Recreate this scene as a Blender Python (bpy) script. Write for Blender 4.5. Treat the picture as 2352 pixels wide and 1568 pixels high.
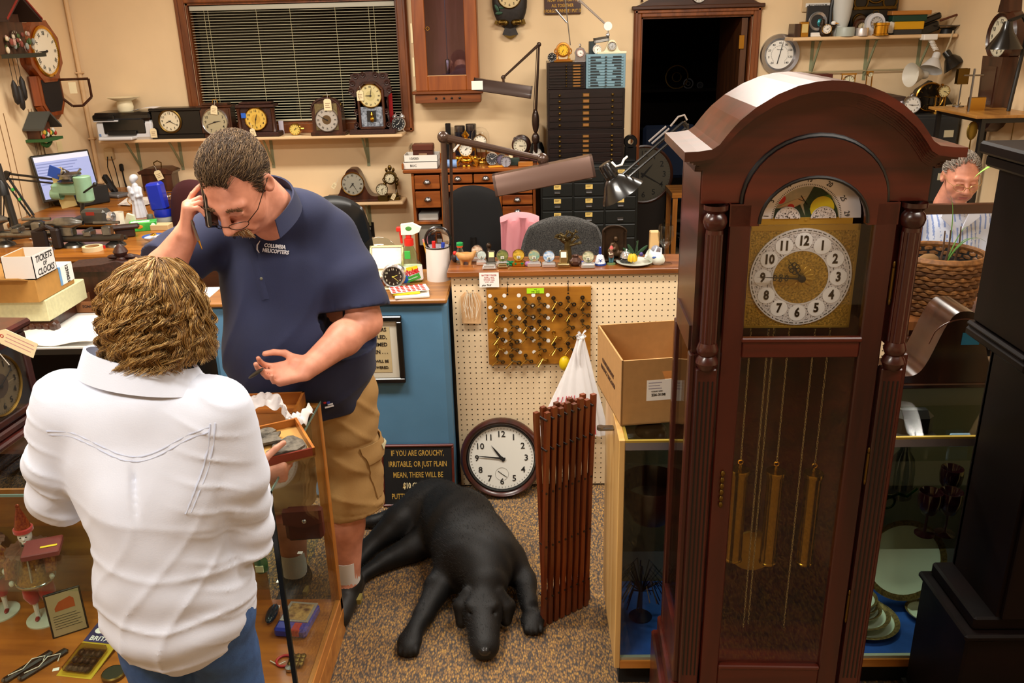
import bpy, math, random
import numpy as np
from mathutils import Vector, Matrix
for o in list(bpy.data.objects): bpy.data.objects.remove(o)
COL = bpy.context.scene.collection
SC = bpy.context.scene
PI = math.pi; sin = math.sin; cos = math.cos
random.seed(7); RNG = np.random.default_rng(7)
# ---------------------------------------------------------------- camera
def _rot(p, y, r):
 X = np.array([[1,0,0],[0,cos(p),-sin(p)],[0,sin(p),cos(p)]])
 Y = np.array([[cos(y),0,sin(y)],[0,1,0],[-sin(y),0,cos(y)]])
 Z = np.array([[cos(r),-sin(r),0],[sin(r),cos(r),0],[0,0,1]])
 return Z @ X @ Y
CR = _rot(.3547, .0269, -.0253); CF = 1955.0
CAM = np.array([.333, -3.495, 2.016])
cd = bpy.data.cameras.new('camera'); co = bpy.data.objects.new('camera', cd); COL.objects.link(co)
cd.sensor_width = 36; cd.lens = CF/2352*36; cd.clip_start = .05
_w = lambda a: Vector((a[0], a[2], -a[1]))
_cx, _cy, _cz = _w(CR[0]), -_w(CR[1]), -_w(CR[2])
co.matrix_world = Matrix(((_cx.x,_cy.x,_cz.x,CAM[0]),(_cx.y,_cy.y,_cz.y,CAM[1]),(_cx.z,_cy.z,_cz.z,CAM[2]),(0,0,0,1)))
SC.camera = co
# ---------------------------------------------------------------- world, lights, exposure
SC.view_settings.view_transform = 'Standard'; SC.view_settings.look = 'None'
SC.view_settings.gamma = 1; SC.view_settings.use_curve_mapping = False
SC.view_settings.exposure = 1.28
wd = bpy.data.worlds.new('world'); SC.world = wd; wd.use_nodes = True
wd.node_tree.nodes['Background'].inputs[0].default_value = (.9, .75, .6, 1)
wd.node_tree.nodes['Background'].inputs[1].default_value = .02
CEIL = 2.95
def ceiling_tube(x, y, power, sx=1.25, sy=.32, c=(1, .93, .83)):
 l = bpy.data.lights.new('fluorescent_fixture', 'AREA'); l.shape = 'RECTANGLE'; l.size = sx; l.size_y = sy
 l.energy = power; l.color = c
 o = bpy.data.objects.new('fluorescent_fixture', l); o.location = (x, y, CEIL-.06); COL.objects.link(o)
LIGHTS = [(-1.5,1.5,26),(1.3,1.5,26),(-.9,-.9,30),(1.2,-.9,22),(-1.1,-3.0,27),(1.8,-2.6,15)]  # last fixture is added to brighten the inside of the right showcase
for _x, _y, _p in LIGHTS: ceiling_tube(_x, _y, _p)
# ---------------------------------------------------------------- measuring helpers: photo ray -> point on a real plane
def ray(u, v):
 d = CR.T @ np.array([(u-1176)/CF, (v-784)/CF, 1.]); return np.array([d[0], d[2], -d[1]])
def pY(u, v, Y):
 d = ray(u, v); return Vector(CAM + d*(Y-CAM[1])/d[1])
def pZ(u, v, Z):
 d = ray(u, v); return Vector(CAM + d*(Z-CAM[2])/d[2])
def pX(u, v, X):
 d = ray(u, v); return Vector(CAM + d*(X-CAM[0])/d[0])
def spot(u0, v0, u1, v1, Z, lo=None, hi=None):
 """front-bottom edge of a thing standing on height Z: location, width, height"""
 Y = pZ((u0+u1)/2, v1, Z).y
 if lo is not None: Y = max(Y, lo)
 if hi is not None: Y = min(Y, hi)
 a = pY(u0, v1, Y); b = pY(u1, v1, Y); t = pY((u0+u1)/2, v0, Y)
 return Vector(((a.x+b.x)/2, Y, Z)), b.x-a.x, t.z-Z
# ---------------------------------------------------------------- materials
def lin(h):
 h = h.lstrip('#'); o = []
 for i in (0, 2, 4):
  c = int(h[i:i+2], 16)/255; o.append(c/12.92 if c <= .04045 else ((c+.055)/1.055)**2.4)
 return (*o, 1)
_M = {}
def _new(key):
 m = bpy.data.materials.new('m_%d' % len(_M)); m.use_nodes = True; _M[key] = m
 nt = m.node_tree; return m, nt, nt.nodes['Principled BSDF']
def _coord(nt, sc=(1,1,1)):
 tc = nt.nodes.new('ShaderNodeTexCoord'); mp = nt.nodes.new('ShaderNodeMapping')
 mp.inputs['Scale'].default_value = sc; nt.links.new(tc.outputs['Object'], mp.inputs[0]); return mp
def _noise(nt, mp, s, det=3):
 n = nt.nodes.new('ShaderNodeTexNoise'); n.inputs['Scale'].default_value = s; n.inputs['Detail'].default_value = det
 nt.links.new(mp.outputs[0], n.inputs['Vector']); return n
def _bump(nt, p, out, st, dist=.002):
 b = nt.nodes.new('ShaderNodeBump'); b.inputs['Strength'].default_value = st; b.inputs['Distance'].default_value = dist
 nt.links.new(out, b.inputs['Height']); nt.links.new(b.outputs[0], p.inputs['Normal'])
def mat(h, r=.5, m=0, n=None, b=None, em=0, h2=None, coat=0, al=1, sheen=0, stretch=(1,1,1), ramp=None):
 """plain paint/metal/fabric; n=(scale, amount) colour mottling towards h2, b=(scale, strength) bump"""
 key = (h, r, m, n, b, em, h2, coat, al, sheen, stretch, ramp)
 if key in _M: return _M[key]
 M, nt, p = _new(key)
 c = lin(h); p.inputs['Base Color'].default_value = c; p.inputs['Roughness'].default_value = r; p.inputs['Metallic'].default_value = m
 if coat: p.inputs['Coat Weight'].default_value = coat; p.inputs['Coat Roughness'].default_value = .08
 if sheen: p.inputs['Sheen Weight'].default_value = sheen
 if al < 1: p.inputs['Alpha'].default_value = al
 if em: p.inputs['Emission Color'].default_value = c; p.inputs['Emission Strength'].default_value = em
 if n or b: mp = _coord(nt, stretch)
 if n:
  t = _noise(nt, mp, n[0], 4); rp = nt.nodes.new('ShaderNodeValToRGB'); nt.links.new(t.outputs[0], rp.inputs[0])
  c2 = lin(h2) if h2 else (*[x*(1-n[1]) for x in c[:3]], 1)
  a, e = ramp or (.35, .65)
  rp.color_ramp.elements[0].position = a; rp.color_ramp.elements[1].position = e
  rp.color_ramp.elements[0].color = c2; rp.color_ramp.elements[1].color = c
  nt.links.new(rp.outputs[0], p.inputs['Base Color'])
 if b:
  t2 = _noise(nt, mp, b[0], 3); _bump(nt, p, t2.outputs[0], b[1])
 return M
def wood(h1, h2, r=.35, s=14, ax='z', coat=.25, st=9):
 """grain running along axis ax"""
 key = ('wood', h1, h2, r, s, ax, coat, st)
 if key in _M: return _M[key]
 M, nt, p = _new(key)
 sc = [st, st, st]; sc['xyz'.index(ax)] = .8
 mp = _coord(nt, tuple(x*.35 for x in sc)); t = _noise(nt, mp, s*.45, 5); t.inputs['Distortion'].default_value = .6
 rp = nt.nodes.new('ShaderNodeValToRGB'); nt.links.new(t.outputs[0], rp.inputs[0])
 rp.color_ramp.elements[0].position = .3; rp.color_ramp.elements[1].position = .7
 rp.color_ramp.elements[0].color = lin(h1); rp.color_ramp.elements[1].color = lin(h2)
 nt.links.new(rp.outputs[0], p.inputs['Base Color']); p.inputs['Roughness'].default_value = r
 p.inputs['Coat Weight'].default_value = coat; p.inputs['Coat Roughness'].default_value = .15
 p.inputs['Specular IOR Level'].default_value = .5 if coat else .12
 return M
def glass(tint='#ffffff', al=.12, r=.02):
 key = ('gl', tint, al, r)
 if key in _M: return _M[key]
 M, nt, p = _new(key)
 tr = nt.nodes.new('ShaderNodeBsdfTransparent'); g = nt.nodes.new('ShaderNodeBsdfGlossy'); g.inputs['Roughness'].default_value = r
 tr.inputs[0].default_value = lin(tint)
 fr = nt.nodes.new('ShaderNodeLayerWeight'); fr.inputs[0].default_value = .5
 pw = nt.nodes.new('ShaderNodeMath'); pw.operation = 'POWER'; pw.inputs[1].default_value = 4; nt.links.new(fr.outputs['Facing'], pw.inputs[0])
 ad = nt.nodes.new('ShaderNodeMath'); ad.operation = 'MULTIPLY_ADD'; ad.inputs[1].default_value = .45; ad.inputs[2].default_value = .015+al*.06
 nt.links.new(pw.outputs[0], ad.inputs[0])
 mx = nt.nodes.new('ShaderNodeMixShader'); nt.links.new(ad.outputs[0], mx.inputs[0])
 nt.links.new(tr.outputs[0], mx.inputs[1]); nt.links.new(g.outputs[0], mx.inputs[2])
 nt.links.new(mx.outputs[0], nt.nodes['Material Output'].inputs[0]); return M
def lens(tint='#ffffff', r=0.0, ior=1.45):
 key = ('le', tint, r, ior)
 if key in _M: return _M[key]
 M, nt, p = _new(key)
 p.inputs['Base Color'].default_value = lin(tint); p.inputs['Transmission Weight'].default_value = 1
 p.inputs['Roughness'].default_value = r; p.inputs['IOR'].default_value = ior; return M
# ---------------------------------------------------------------- mesh builder
def frame(loc=(0,0,0), rz=0, rx=0, ry=0, s=1):
 return Matrix.Translation(loc) @ Matrix.Rotation(rz,4,'Z') @ Matrix.Rotation(ry,4,'Y') @ Matrix.Rotation(rx,4,'X') @ Matrix.Scale(s,4)
class MB:
 def __init__(s, m=None): s.V=[]; s.F=[]; s.I=[]; s.mats=[]; s.M=Matrix(); s.cur=0; s.m(m) if m else None
 def m(s, m):
  if m not in s.mats: s.mats.append(m)
  s.cur = s.mats.index(m); return s
 def at(s, *a, **k): s.M = frame(*a, **k); return s
 def add(s, vs, fs):
  o = len(s.V); M = s.M
  s.V += [tuple(M @ Vector(v)) for v in vs]
  s.F += [tuple(i+o for i in f) for f in fs]; s.I += [s.cur]*len(fs); return s
 def box(s, x0, y0, z0, x1, y1, z1, b=0):
  if x1 < x0: x0, x1 = x1, x0
  if y1 < y0: y0, y1 = y1, y0
  if z1 < z0: z0, z1 = z1, z0
  b = min(b, (x1-x0)*.45, (y1-y0)*.45, (z1-z0)*.45)
  if b <= 0:
   v = [(x,y,z) for x in (x0,x1) for y in (y0,y1) for z in (z0,z1)]
   return s.add(v, [(0,1,3,2),(4,6,7,5),(0,4,5,1),(2,3,7,6),(0,2,6,4),(1,5,7,3)])
  X=(x0,x1); Y=(y0,y1); Z=(z0,z1); v=[]; ix={}
  for i in (0,1):
   for j in (0,1):
    for k in (0,1):
     for a in range(3):
      p=[X[i],Y[j],Z[k]]
      for q,t in enumerate((i,j,k)):
       if q!=a: p[q] += b if t==0 else -b
      ix[i,j,k,a]=len(v); v.append(tuple(p))
  f=[]
  for a in range(3):
   o=[q for q in range(3) if q!=a]
   for t in (0,1):
    q=[]
    for e in ((0,0),(1,0),(1,1),(0,1)):
     c=[0,0,0]; c[a]=t; c[o[0]]=e[0]; c[o[1]]=e[1]; q.append(ix[(*c,a)])
    if (t==0)^(a==1): q.reverse()
    f.append(tuple(q))
   for e0 in (0,1):
    for e1 in (0,1):
     c0=[0,0,0]; c0[o[0]]=e0; c0[o[1]]=e1; c1=list(c0); c1[a]=1
     q=[ix[(*c0,o[0])],ix[(*c1,o[0])],ix[(*c1,o[1])],ix[(*c0,o[1])]]
     if (e0==e1)^(a==1): q.reverse()
     f.append(tuple(q))
  for i in (0,1):
   for j in (0,1):
    for k in (0,1):
     q=[ix[i,j,k,a] for a in range(3)]
     if (i+j+k)%2==0: q.reverse()
     f.append(tuple(q))
  return s.add(v,f)
 def prism(s, poly, d0, d1, ax='y', b=0):
  """polygon extruded along ax; poly coords are the two other axes in xyz order; b = bevel of front rim"""
  def P(p, d):
   return {'x':(d,p[0],p[1]),'y':(p[0],d,p[1]),'z':(p[0],p[1],d)}[ax]
  n=len(poly); A=sum(poly[i][0]*poly[(i+1)%n][1]-poly[(i+1)%n][0]*poly[i][1] for i in range(n))
  if A<0: poly=poly[::-1]
  if ax=='y': d0,d1 = max(d0,d1),min(d0,d1)
  else: d0,d1 = min(d0,d1),max(d0,d1)
  v=[P(p,d0) for p in poly]+[P(p,d1) for p in poly]
  f=[tuple(range(n-1,-1,-1)), tuple(range(n,2*n))]
  f+=[(i,(i+1)%n,(i+1)%n+n,i+n) for i in range(n)]
  return s.add(v,f)
 def lathe(s, prof, seg=24, c=(0,0,0), ax="z", a0=0, a1=2*PI, cap=False):
  full = abs(a1-a0-2*PI)<1e-6; n=seg if full else seg+1; v=[]; f=[]
  for r,z in prof:
   for i in range(n):
    a=a0+(a1-a0)*i/seg; x,y=r*cos(a),r*sin(a)
    p={'z':(x,y,z),'y':(x,-z,y),'x':(z,x,y)}[ax]
    v.append((p[0]+c[0],p[1]+c[1],p[2]+c[2]))
  for j in range(len(prof)-1):
   for i in range(seg):
    k=(i+1)%n; f.append((j*n+i,j*n+k,(j+1)*n+k,(j+1)*n+i))
  if cap and prof[0][0]>1e-5 and full: f.append(tuple(range(n-1,-1,-1)))
  if cap and prof[-1][0]>1e-5 and full: f.append(tuple((len(prof)-1)*n+i for i in range(n)))
  return s.add(v,f)
 def ell(s, c, r, seg=16, rings=10):
  if not hasattr(r,'__len__'): r=(r,r,r)
  v=[(c[0],c[1],c[2]-r[2])]; f=[]
  for j in range(1,rings):
   t=-PI/2+PI*j/rings
   for i in range(seg):
    a=2*PI*i/seg; v.append((c[0]+r[0]*cos(t)*cos(a),c[1]+r[1]*cos(t)*sin(a),c[2]+r[2]*sin(t)))
  v.append((c[0],c[1],c[2]+r[2])); L=len(v)-1
  for i in range(seg):
   k=(i+1)%seg; f.append((0,1+k,1+i)); f.append((L,L-seg+i,L-seg+k))
   for j in range(rings-2):
    f.append((1+j*seg+i,1+j*seg+k,1+(j+1)*seg+k,1+(j+1)*seg+i))
  return s.add(v,f)
 def tube(s, pts, r, seg=8, closed=False, flat=1.0, up=None):
  pts=[Vector(p) for p in pts]; n=len(pts); R=r if hasattr(r,'__len__') else [r]*n; v=[]; f=[]
  nrm=None
  for i,p in enumerate(pts):
   t=(pts[(i+1)%n]-pts[i-1]) if closed else (pts[min(i+1,n-1)]-pts[max(i-1,0)])
   if t.length<1e-9: t=Vector((0,0,1))
   t.normalize()
   if nrm is None:
    a=Vector(up) if up else (Vector((0,0,1)) if abs(t.z)<.9 else Vector((1,0,0)))
    nrm=(a-t*a.dot(t)).normalized()
   else:
    nrm=nrm-t*nrm.dot(t)
    nrm = nrm.normalized() if nrm.length>1e-6 else t.orthogonal().normalized()
   bn=t.cross(nrm)
   for k in range(seg):
    a=2*PI*k/seg; v.append(tuple(p+nrm*(R[i]*cos(a)*flat)+bn*(R[i]*sin(a))))
  m=n if closed else n-1
  for i in range(m):
   for k in range(seg):
    a=i*seg; b=((i+1)%n)*seg; q=(k+1)%seg
    f.append((a+k,a+q,b+q,b+k))
  if not closed: f.append(tuple(range(seg-1,-1,-1))); f.append(tuple((n-1)*seg+k for k in range(seg)))
  return s.add(v,f)
 def bar(s, a, b, r, seg=8, r2=None): return s.tube([a,b],[r,r if r2 is None else r2],seg)
 def ring(s, c, R, r, seg=32, sg=8, ax='y'):
  pts=[]
  for i in range(seg):
   a=2*PI*i/seg; x,y=R*cos(a),R*sin(a)
   p={'y':(x,0,y),'z':(x,y,0),'x':(0,x,y)}[ax]; pts.append((c[0]+p[0],c[1]+p[1],c[2]+p[2]))
  return s.tube(pts,r,sg,True)
 def sheet(s, fn, nu, nv, th=0):
  """grid surface fn(u,v) in 0..1"""
  P=[[Vector(fn(i/nu,j/nv)) for j in range(nv+1)] for i in range(nu+1)]
  v=[tuple(p) for r in P for p in r]; w=nv+1
  f=[(i*w+j,(i+1)*w+j,(i+1)*w+j+1,i*w+j+1) for i in range(nu) for j in range(nv)]
  if th:
   o=len(v); N=[]
   for i in range(nu+1):
    for j in range(nv+1):
     a=P[min(i+1,nu)][j]-P[max(i-1,0)][j]; b=P[i][min(j+1,nv)]-P[i][max(j-1,0)]
     nn=a.cross(b); nn=nn.normalized() if nn.length>1e-12 else Vector((0,0,1)); N.append(P[i][j]-nn*th)
   v+=[tuple(p) for p in N]; f+=[tuple(x+o for x in q[::-1]) for q in f]
   rim=[(i,0) for i in range(nu)]+[(nu,j) for j in range(nv)]+[(i,nv) for i in range(nu,0,-1)]+[(0,j) for j in range(nv,0,-1)]
   ids=[i*w+j for i,j in rim]; n=len(ids)
   f+=[(ids[k],ids[k]+o,ids[(k+1)%n]+o,ids[(k+1)%n]) for k in range(n)]
  return s.add(v,f)
 def text(s, t, size, M, bold=0, depth=.0003, align='CENTER', sx=1, shear=0, space=1):
  """lettering in the local XZ plane of M, facing -Y"""
  cu=bpy.data.curves.new('lettering','FONT'); cu.body=t; cu.size=size; cu.align_x=align; cu.align_y='CENTER'
  cu.extrude=depth; cu.offset=bold*size; cu.shear=shear; cu.resolution_u=2; cu.space_character=space
  ob=bpy.data.objects.new('lettering',cu); me=bpy.data.meshes.new_from_object(ob)
  T=M @ Matrix.Rotation(PI/2,4,'X') @ Matrix.Diagonal((sx,1,1,1))
  s.add([T @ v.co for v in me.vertices],[tuple(p.vertices) for p in me.polygons])
  bpy.data.objects.remove(ob); bpy.data.curves.remove(cu); bpy.data.meshes.remove(me); return s
 def build(s, name, parent=None, loc=None, rz=0, ang=35, **pr):
  me=bpy.data.meshes.new(name); me.from_pydata(s.V,[],s.F)
  for m in s.mats: me.materials.append(m)
  me.polygons.foreach_set('material_index', s.I)
  me.polygons.foreach_set('use_smooth',[True]*len(s.F))
  me.set_sharp_from_angle(angle=math.radians(ang)); me.update()
  o=bpy.data.objects.new(name,me); COL.objects.link(o)
  if parent is not None: o.parent=parent
  if loc is not None: o.location=loc
  if rz: o.rotation_euler.z=rz
  for k,v in pr.items(): o[k]=v
  return o
def thing(name, label, cat, loc=(0,0,0), rz=0, group=None, rx=0, ry=0, s=1):
 o=bpy.data.objects.new(name,None); COL.objects.link(o); o.location=loc; o.rotation_euler=(rx,ry,rz)
 o.empty_display_size=.05; o['label']=label; o['category']=cat; o.scale=(s,s,s)
 if group: o['group']=group
 return o
def solo(mb, name, label, cat, loc=(0,0,0), rz=0, group=None, ang=35, rx=0, ry=0):
 o=mb.build(name,None,loc,0,ang); o.rotation_euler=(rx,ry,rz); o['label']=label; o['category']=cat
 if group: o['group']=group
 return o
def setting(mb, name, parent=None): 
 o=mb.build(name,parent)
 if parent is None: o['kind']='structure'
 return o
def dup(root, loc=None, rz=None, label=None):
 r=root.copy(); COL.objects.link(r)
 if loc is not None: r.location=loc
 if rz is not None: r.rotation_euler.z=rz
 if label: r['label']=label
 for ch in list(root.children):
  c=ch.copy(); COL.objects.link(c); c.parent=r
  for g in list(ch.children):
   d=g.copy(); COL.objects.link(d); d.parent=c
 return r
# ---------------------------------------------------------------- implicit surfaces for bodies
def smin(a,b,k):
 if k<=0: return np.minimum(a,b)
 h=np.clip(.5+.5*(b-a)/k,0,1); return b+(a-b)*h-k*h*(1-h)
class SDF:
 def __init__(s): s.L=[]; s.post=None
 def cap(s,a,b,ra,rb=None,k=.02,sub=False): s.L.append(('c',np.array(a,float),np.array(b,float),ra,ra if rb is None else rb,k,sub)); return s
 def path(s,pts,rs,k=.02,kj=.005):
  for i in range(len(pts)-1): s.cap(pts[i],pts[i+1],rs[i],rs[i+1],k if i==0 else kj)
  return s
 def ell(s,c,r,k=.02,R=None,sub=False): s.L.append(('e',np.array(c,float),np.array(r,float),None if R is None else np.array(R.to_3x3() if hasattr(R,'to_3x3') else R),0,k,sub)); return s
 def box(s,c,h,rd,k=.02,R=None,sub=False): s.L.append(('b',np.array(c,float),np.array(h,float),None if R is None else np.array(R.to_3x3()),rd,k,sub)); return s
 def __call__(s,P):
  D=np.full(len(P),1e3)
  for q in s.L:
   if q[0]=='c':
    _,a,b,ra,rb,k,sub=q; ab=b-a; t=np.clip(((P-a)@ab)/max(ab@ab,1e-12),0,1)
    d=np.linalg.norm(P-a-t[:,None]*ab,axis=1)-(ra+(rb-ra)*t)
   else:
    ty,c,r,R,rd,k,sub=q; X=P-c
    if R is not None: X=X@R
    if ty=='e':
     k0=np.linalg.norm(X/r,axis=1); k1=np.linalg.norm(X/(r*r),axis=1)+1e-9; d=k0*(k0-1)/k1
     d=np.where(k0<1e-6,-r.min(),d)
    else:
     Q=np.abs(X)-(r-rd); d=np.linalg.norm(np.maximum(Q,0),axis=1)+np.minimum(Q.max(1),0)-rd
   D = -smin(-D,d,k) if sub else smin(D,d,k)
  if s.post: D=s.post(P,D)
  return D
def nets(fn,lo,hi,h,slack=1.7):
 lo=np.array(lo,float); hi=np.array(hi,float); B=8
 nb=np.ceil((hi-lo)/(h*B)).astype(int)+1; n=nb*B
 bi=np.stack(np.meshgrid(*[np.arange(q) for q in nb],indexing='ij'),-1).reshape(-1,3)
 dc=fn(lo+(bi*B+(B-1)/2)*h); act=np.abs(dc)<h*B*.87*slack
 D=np.repeat(np.repeat(np.repeat(np.where(dc<0,-1.,1.).astype(np.float32).reshape(nb),B,0),B,1),B,2)
 off=np.stack(np.meshgrid(*[np.arange(B)]*3,indexing='ij'),-1).reshape(-1,3)
 A=bi[act]
 for i in range(0,len(A),400):
  g=(A[i:i+400,None,:]*B+off[None]).reshape(-1,3); D[g[:,0],g[:,1],g[:,2]]=fn(lo+g*h)
 S=D<0; c=np.zeros(n-1,np.int8)
 for dx in (0,1):
  for dy in (0,1):
   for dz in (0,1): c+=S[dx:n[0]-1+dx,dy:n[1]-1+dy,dz:n[2]-1+dz]
 I=np.argwhere((c>0)&(c<8)); idx=np.full(n-1,-1,np.int64); idx[I[:,0],I[:,1],I[:,2]]=np.arange(len(I))
 acc=np.zeros((len(I),3)); cnt=np.zeros(len(I))
 cs=[(0,0,0),(1,0,0),(0,1,0),(1,1,0),(0,0,1),(1,0,1),(0,1,1),(1,1,1)]
 for a in range(8):
  for ax in range(3):
   if cs[a][ax]: continue
   e=list(cs[a]); e[ax]=1; pa=I+cs[a]; pb=I+e
   da=D[pa[:,0],pa[:,1],pa[:,2]]; db=D[pb[:,0],pb[:,1],pb[:,2]]; m=(da<0)!=(db<0)
   t=np.where(m,da/np.where(m,da-db,1),0); q=pa+0.; q[:,ax]+=t; acc+=q*m[:,None]; cnt+=m
 V=lo+acc/cnt[:,None]*h; Fs=[]
 for ax in range(3):
  o1,o2=[(1,2),(2,0),(0,1)][ax]; sl=[slice(None)]*3; s2=list(sl); sl[ax]=slice(0,-1); s2[ax]=slice(1,None)
  a=S[tuple(sl)]; b=S[tuple(s2)]; E=np.argwhere(a!=b)
  E=E[(E[:,o1]>0)&(E[:,o2]>0)&(E[:,o1]<n[o1]-1)&(E[:,o2]<n[o2]-1)]
  fl=a[E[:,0],E[:,1],E[:,2]]; q=[]
  for d1,d2 in ((-1,-1),(0,-1),(0,0),(-1,0)):
   w=E.copy(); w[:,o1]+=d1; w[:,o2]+=d2; q.append(idx[w[:,0],w[:,1],w[:,2]])
  q=np.stack(q,1); q[~fl]=q[~fl][:,::-1]; Fs.append(q[(q>=0).all(1)])
 return V,np.concatenate(Fs)
def npmesh(name,V,F,mats,mi=None,parent=None,loc=None):
 me=bpy.data.meshes.new(name); me.vertices.add(len(V)); me.vertices.foreach_set('co',np.asarray(V,np.float32).ravel())
 k=F.shape[1]; me.loops.add(F.size); me.loops.foreach_set('vertex_index',F.astype(np.int32).ravel())
 me.polygons.add(len(F)); me.polygons.foreach_set('loop_start',np.arange(0,F.size,k,dtype=np.int32))
 for m in mats: me.materials.append(m)
 me.update(calc_edges=True); me.validate()
 if mi is not None: me.polygons.foreach_set('material_index',np.asarray(mi,np.int32))
 me.polygons.foreach_set('use_smooth',np.ones(len(me.polygons),bool)); me.update()
 o=bpy.data.objects.new(name,me); COL.objects.link(o)
 if parent is not None: o.parent=parent
 if loc is not None: o.location=loc
 return o
def wob(P,f,ph=0):
 return (np.sin(P[:,0]*f+1.3*np.sin(P[:,1]*f*.7+ph)+ph)+np.sin(P[:,1]*f*1.1+1.7*np.sin(P[:,2]*f*.6+ph*2)+2*ph)+np.sin(P[:,2]*f*.9+1.1*np.sin(P[:,0]*f*.8)+3*ph))/3
# ================================================================ palette
WALLP=mat('#ecd0a6',.85,n=(3,.05),b=(220,.06)); OAK=wood('#5a2a0e','#8c4c1e',.4); OAKX=wood('#5a2a0e','#8c4c1e',.4,ax='x')
HONEY=wood('#9a5a1c','#c8863a',.35,ax='x'); HONEYZ=wood('#94561c','#c07c34',.35); HONEYY=wood('#94561c','#c07c34',.35,ax='y')
WAL=wood('#241008','#4c2614',.35); WALX=wood('#241008','#4c2614',.35,ax='x'); CARV=mat('#3c1a10',.5,n=(60,.5),b=(90,.6))
MAH=wood('#1d0706','#46150c',.3,s=10,coat=.25); MAHX=wood('#220805','#521a0e',.3,s=10,ax='x',coat=.25); MAHY=wood('#1d0706','#46150c',.3,s=10,ax='y',coat=.25)
EBON=mat('#0a0909',.35); BLK=mat('#0c0b0b',.45); BLKP=mat('#101010',.25,coat=.3); MATTE=mat('#0b0a0a',.9)
WHT=mat('#efece6',.5); PAPER=mat('#f0ece2',.8); CREAM=mat('#e8dcb8',.6); TAG=mat('#ead9ae',.8); INK=mat('#15120f',.7)
BRASS=mat('#b58a3c',.25,1); GOLD=mat('#d9a53a',.2,1); OLDB=mat('#6b5428',.4,1); CHROME=mat('#eaeaec',.14,.8); STEEL=mat('#8c8c8e',.3,1); SILV=mat('#c4c4c8',.25,1); BRNZ=mat('#3a2818',.45,.6,n=(40,.4))
SHELF=wood('#d9b486','#e6c79c',.45,ax='x',coat=.1); SAGE=mat('#8f9473',.5); GLS=glass(); GLSG=glass('#f7fbf9',.1); STRING=mat('#d8d0c0',.8)
W=3.4; LX=-3.19; RX=3.47
def wb(u0,v0,u1,v1,Y=W):
 a=pY(u0,(v0+v1)/2,Y); b=pY(u1,(v0+v1)/2,Y); t=pY((u0+u1)/2,v0,Y); c=pY((u0+u1)/2,v1,Y)
 return Vector(((a.x+b.x)/2,Y,c.z)), b.x-a.x, t.z-c.z
def part(par,name,m,*boxes,b=0,ang=35):
 q=MB(m)
 for x in boxes: q.box(*x,b=b)
 return q.build(name,par,ang=ang)
ROM=['XII','I','II','III','IIII','V','VI','VII','VIII','IX','X','XI']
def dial(par,c,r,face=None,num='roman',hm=(10,48),bez=BRASS,nc=INK,bw=.09,hands=INK,chap=None,ctr=None,bold=.01,glassy=False,ns=.3,sub=False,single=False):
 """clock dial facing -Y at local c: dial with numerals, bezel ring, hour and minute hands"""
 face=face or mat('#efe8d6',.5); q=MB(face); x,y,z=c; q.lathe([(r,0),(r,.004),(0,.004)],40,(x,y,z),'y')
 if chap: q.m(chap).lathe([(r*.97,.0045),(r*.6,.0045)],40,(x,y,z),'y')
 if ctr: q.m(ctr).lathe([(r*.42,.0048),(0,.0048)],32,(x,y,z),'y')
 yy=y-.0056; q.m(nc)
 for i in range(12):
  a=i*PI/6; s_,c_=sin(a),cos(a)
  if num=='tick' or (num=='quarter'):
   L=.2 if num=='tick' else (.26 if i%3==0 else .1)
   q.at((x,yy,z),ry=a).box(-r*.028,-.0004,r*(.9-L),r*.028,.0004,r*.9); q.at()
  elif num=='arabic': q.text(str(i or 12),r*ns,Matrix.Translation((x+s_*r*.76,yy,z+c_*r*.76)),bold)
  else: q.text(ROM[i],r*ns*.85,Matrix.Translation((x+s_*r*.78,yy,z+c_*r*.78))@Matrix.Rotation(a,4,'Y'),bold,sx=.75)
 if r>.03:
  for i in range(60):
   q.at((x,yy,z),ry=i*PI/30).box(-r*.005,-.0003,r*.92,r*.005,.0003,r*(.96 if i%5 else .97)); q.at()
 q.build('dial',par)
 if bez: MB(bez).lathe([(r*(1-bw*.2),.002),(r*(1-bw*.1),.008),(r*(1+bw*.4),.012),(r*(1+bw),.006),(r*(1+bw),-.002)],44,(x,y,z),'y').build('bezel',par)
 h,m=hm; H=[('hour_hand',(h+m/60)*PI/6,.52,.045),('minute_hand',m*PI/30,.8,.03)]
 q=MB(hands)
 for n,a,L,w in H:
  if not single: q=MB(hands)
  y2=yy-.002-(.0015 if n[0]=='m' else 0)
  q.at((x,y2,z),ry=a).prism([(-r*w,-.12*r),(-r*w*.6,r*L*.6),(0,r*L),(r*w*.6,r*L*.6),(r*w,-.12*r)],-.0005,.0005,'y').lathe([(r*.06,0),(r*.06,.001),(0,.001)],12,(0,0,0),'y'); q.at()
  if not single: q.build(n,par)
 if single: q.build('hands',par)
 if glassy: MB(GLS).lathe([(r*.98,.008),(r*.7,.013),(r*.35,.016),(0,.017)],28,(x,y,z),'y').build('crystal',par)
def tag_on(par,c,w=.04,h=.055,rot=0,rz=0,lines=3,string=.04):
 """paper price tag hanging on a string, as a part"""
 q=MB(TAG); q.at(c,ry=rot,rz=rz).prism([(-w/2,-h),(w/2,-h),(w/2,-.012),(w*.28,0),(-w*.28,0),(-w/2,-.012)],-.0006,.0006,'y')
 q.m(mat('#7a5238',.8))
 for i in range(lines): q.box(-w*.32,-.0014,-h*.4-i*h*.17,w*(.32-.1*(i%2)),-.001,-h*.4-i*h*.17+h*.035)
 t=q.build('price_tag',par)
 MB(STRING).at(c,ry=rot,rz=rz).tube([(0,-.001,-.006),(.006,-.002,string*.5),(0,.002,string)],.0012,5).build('string',t)
 return t
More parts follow.
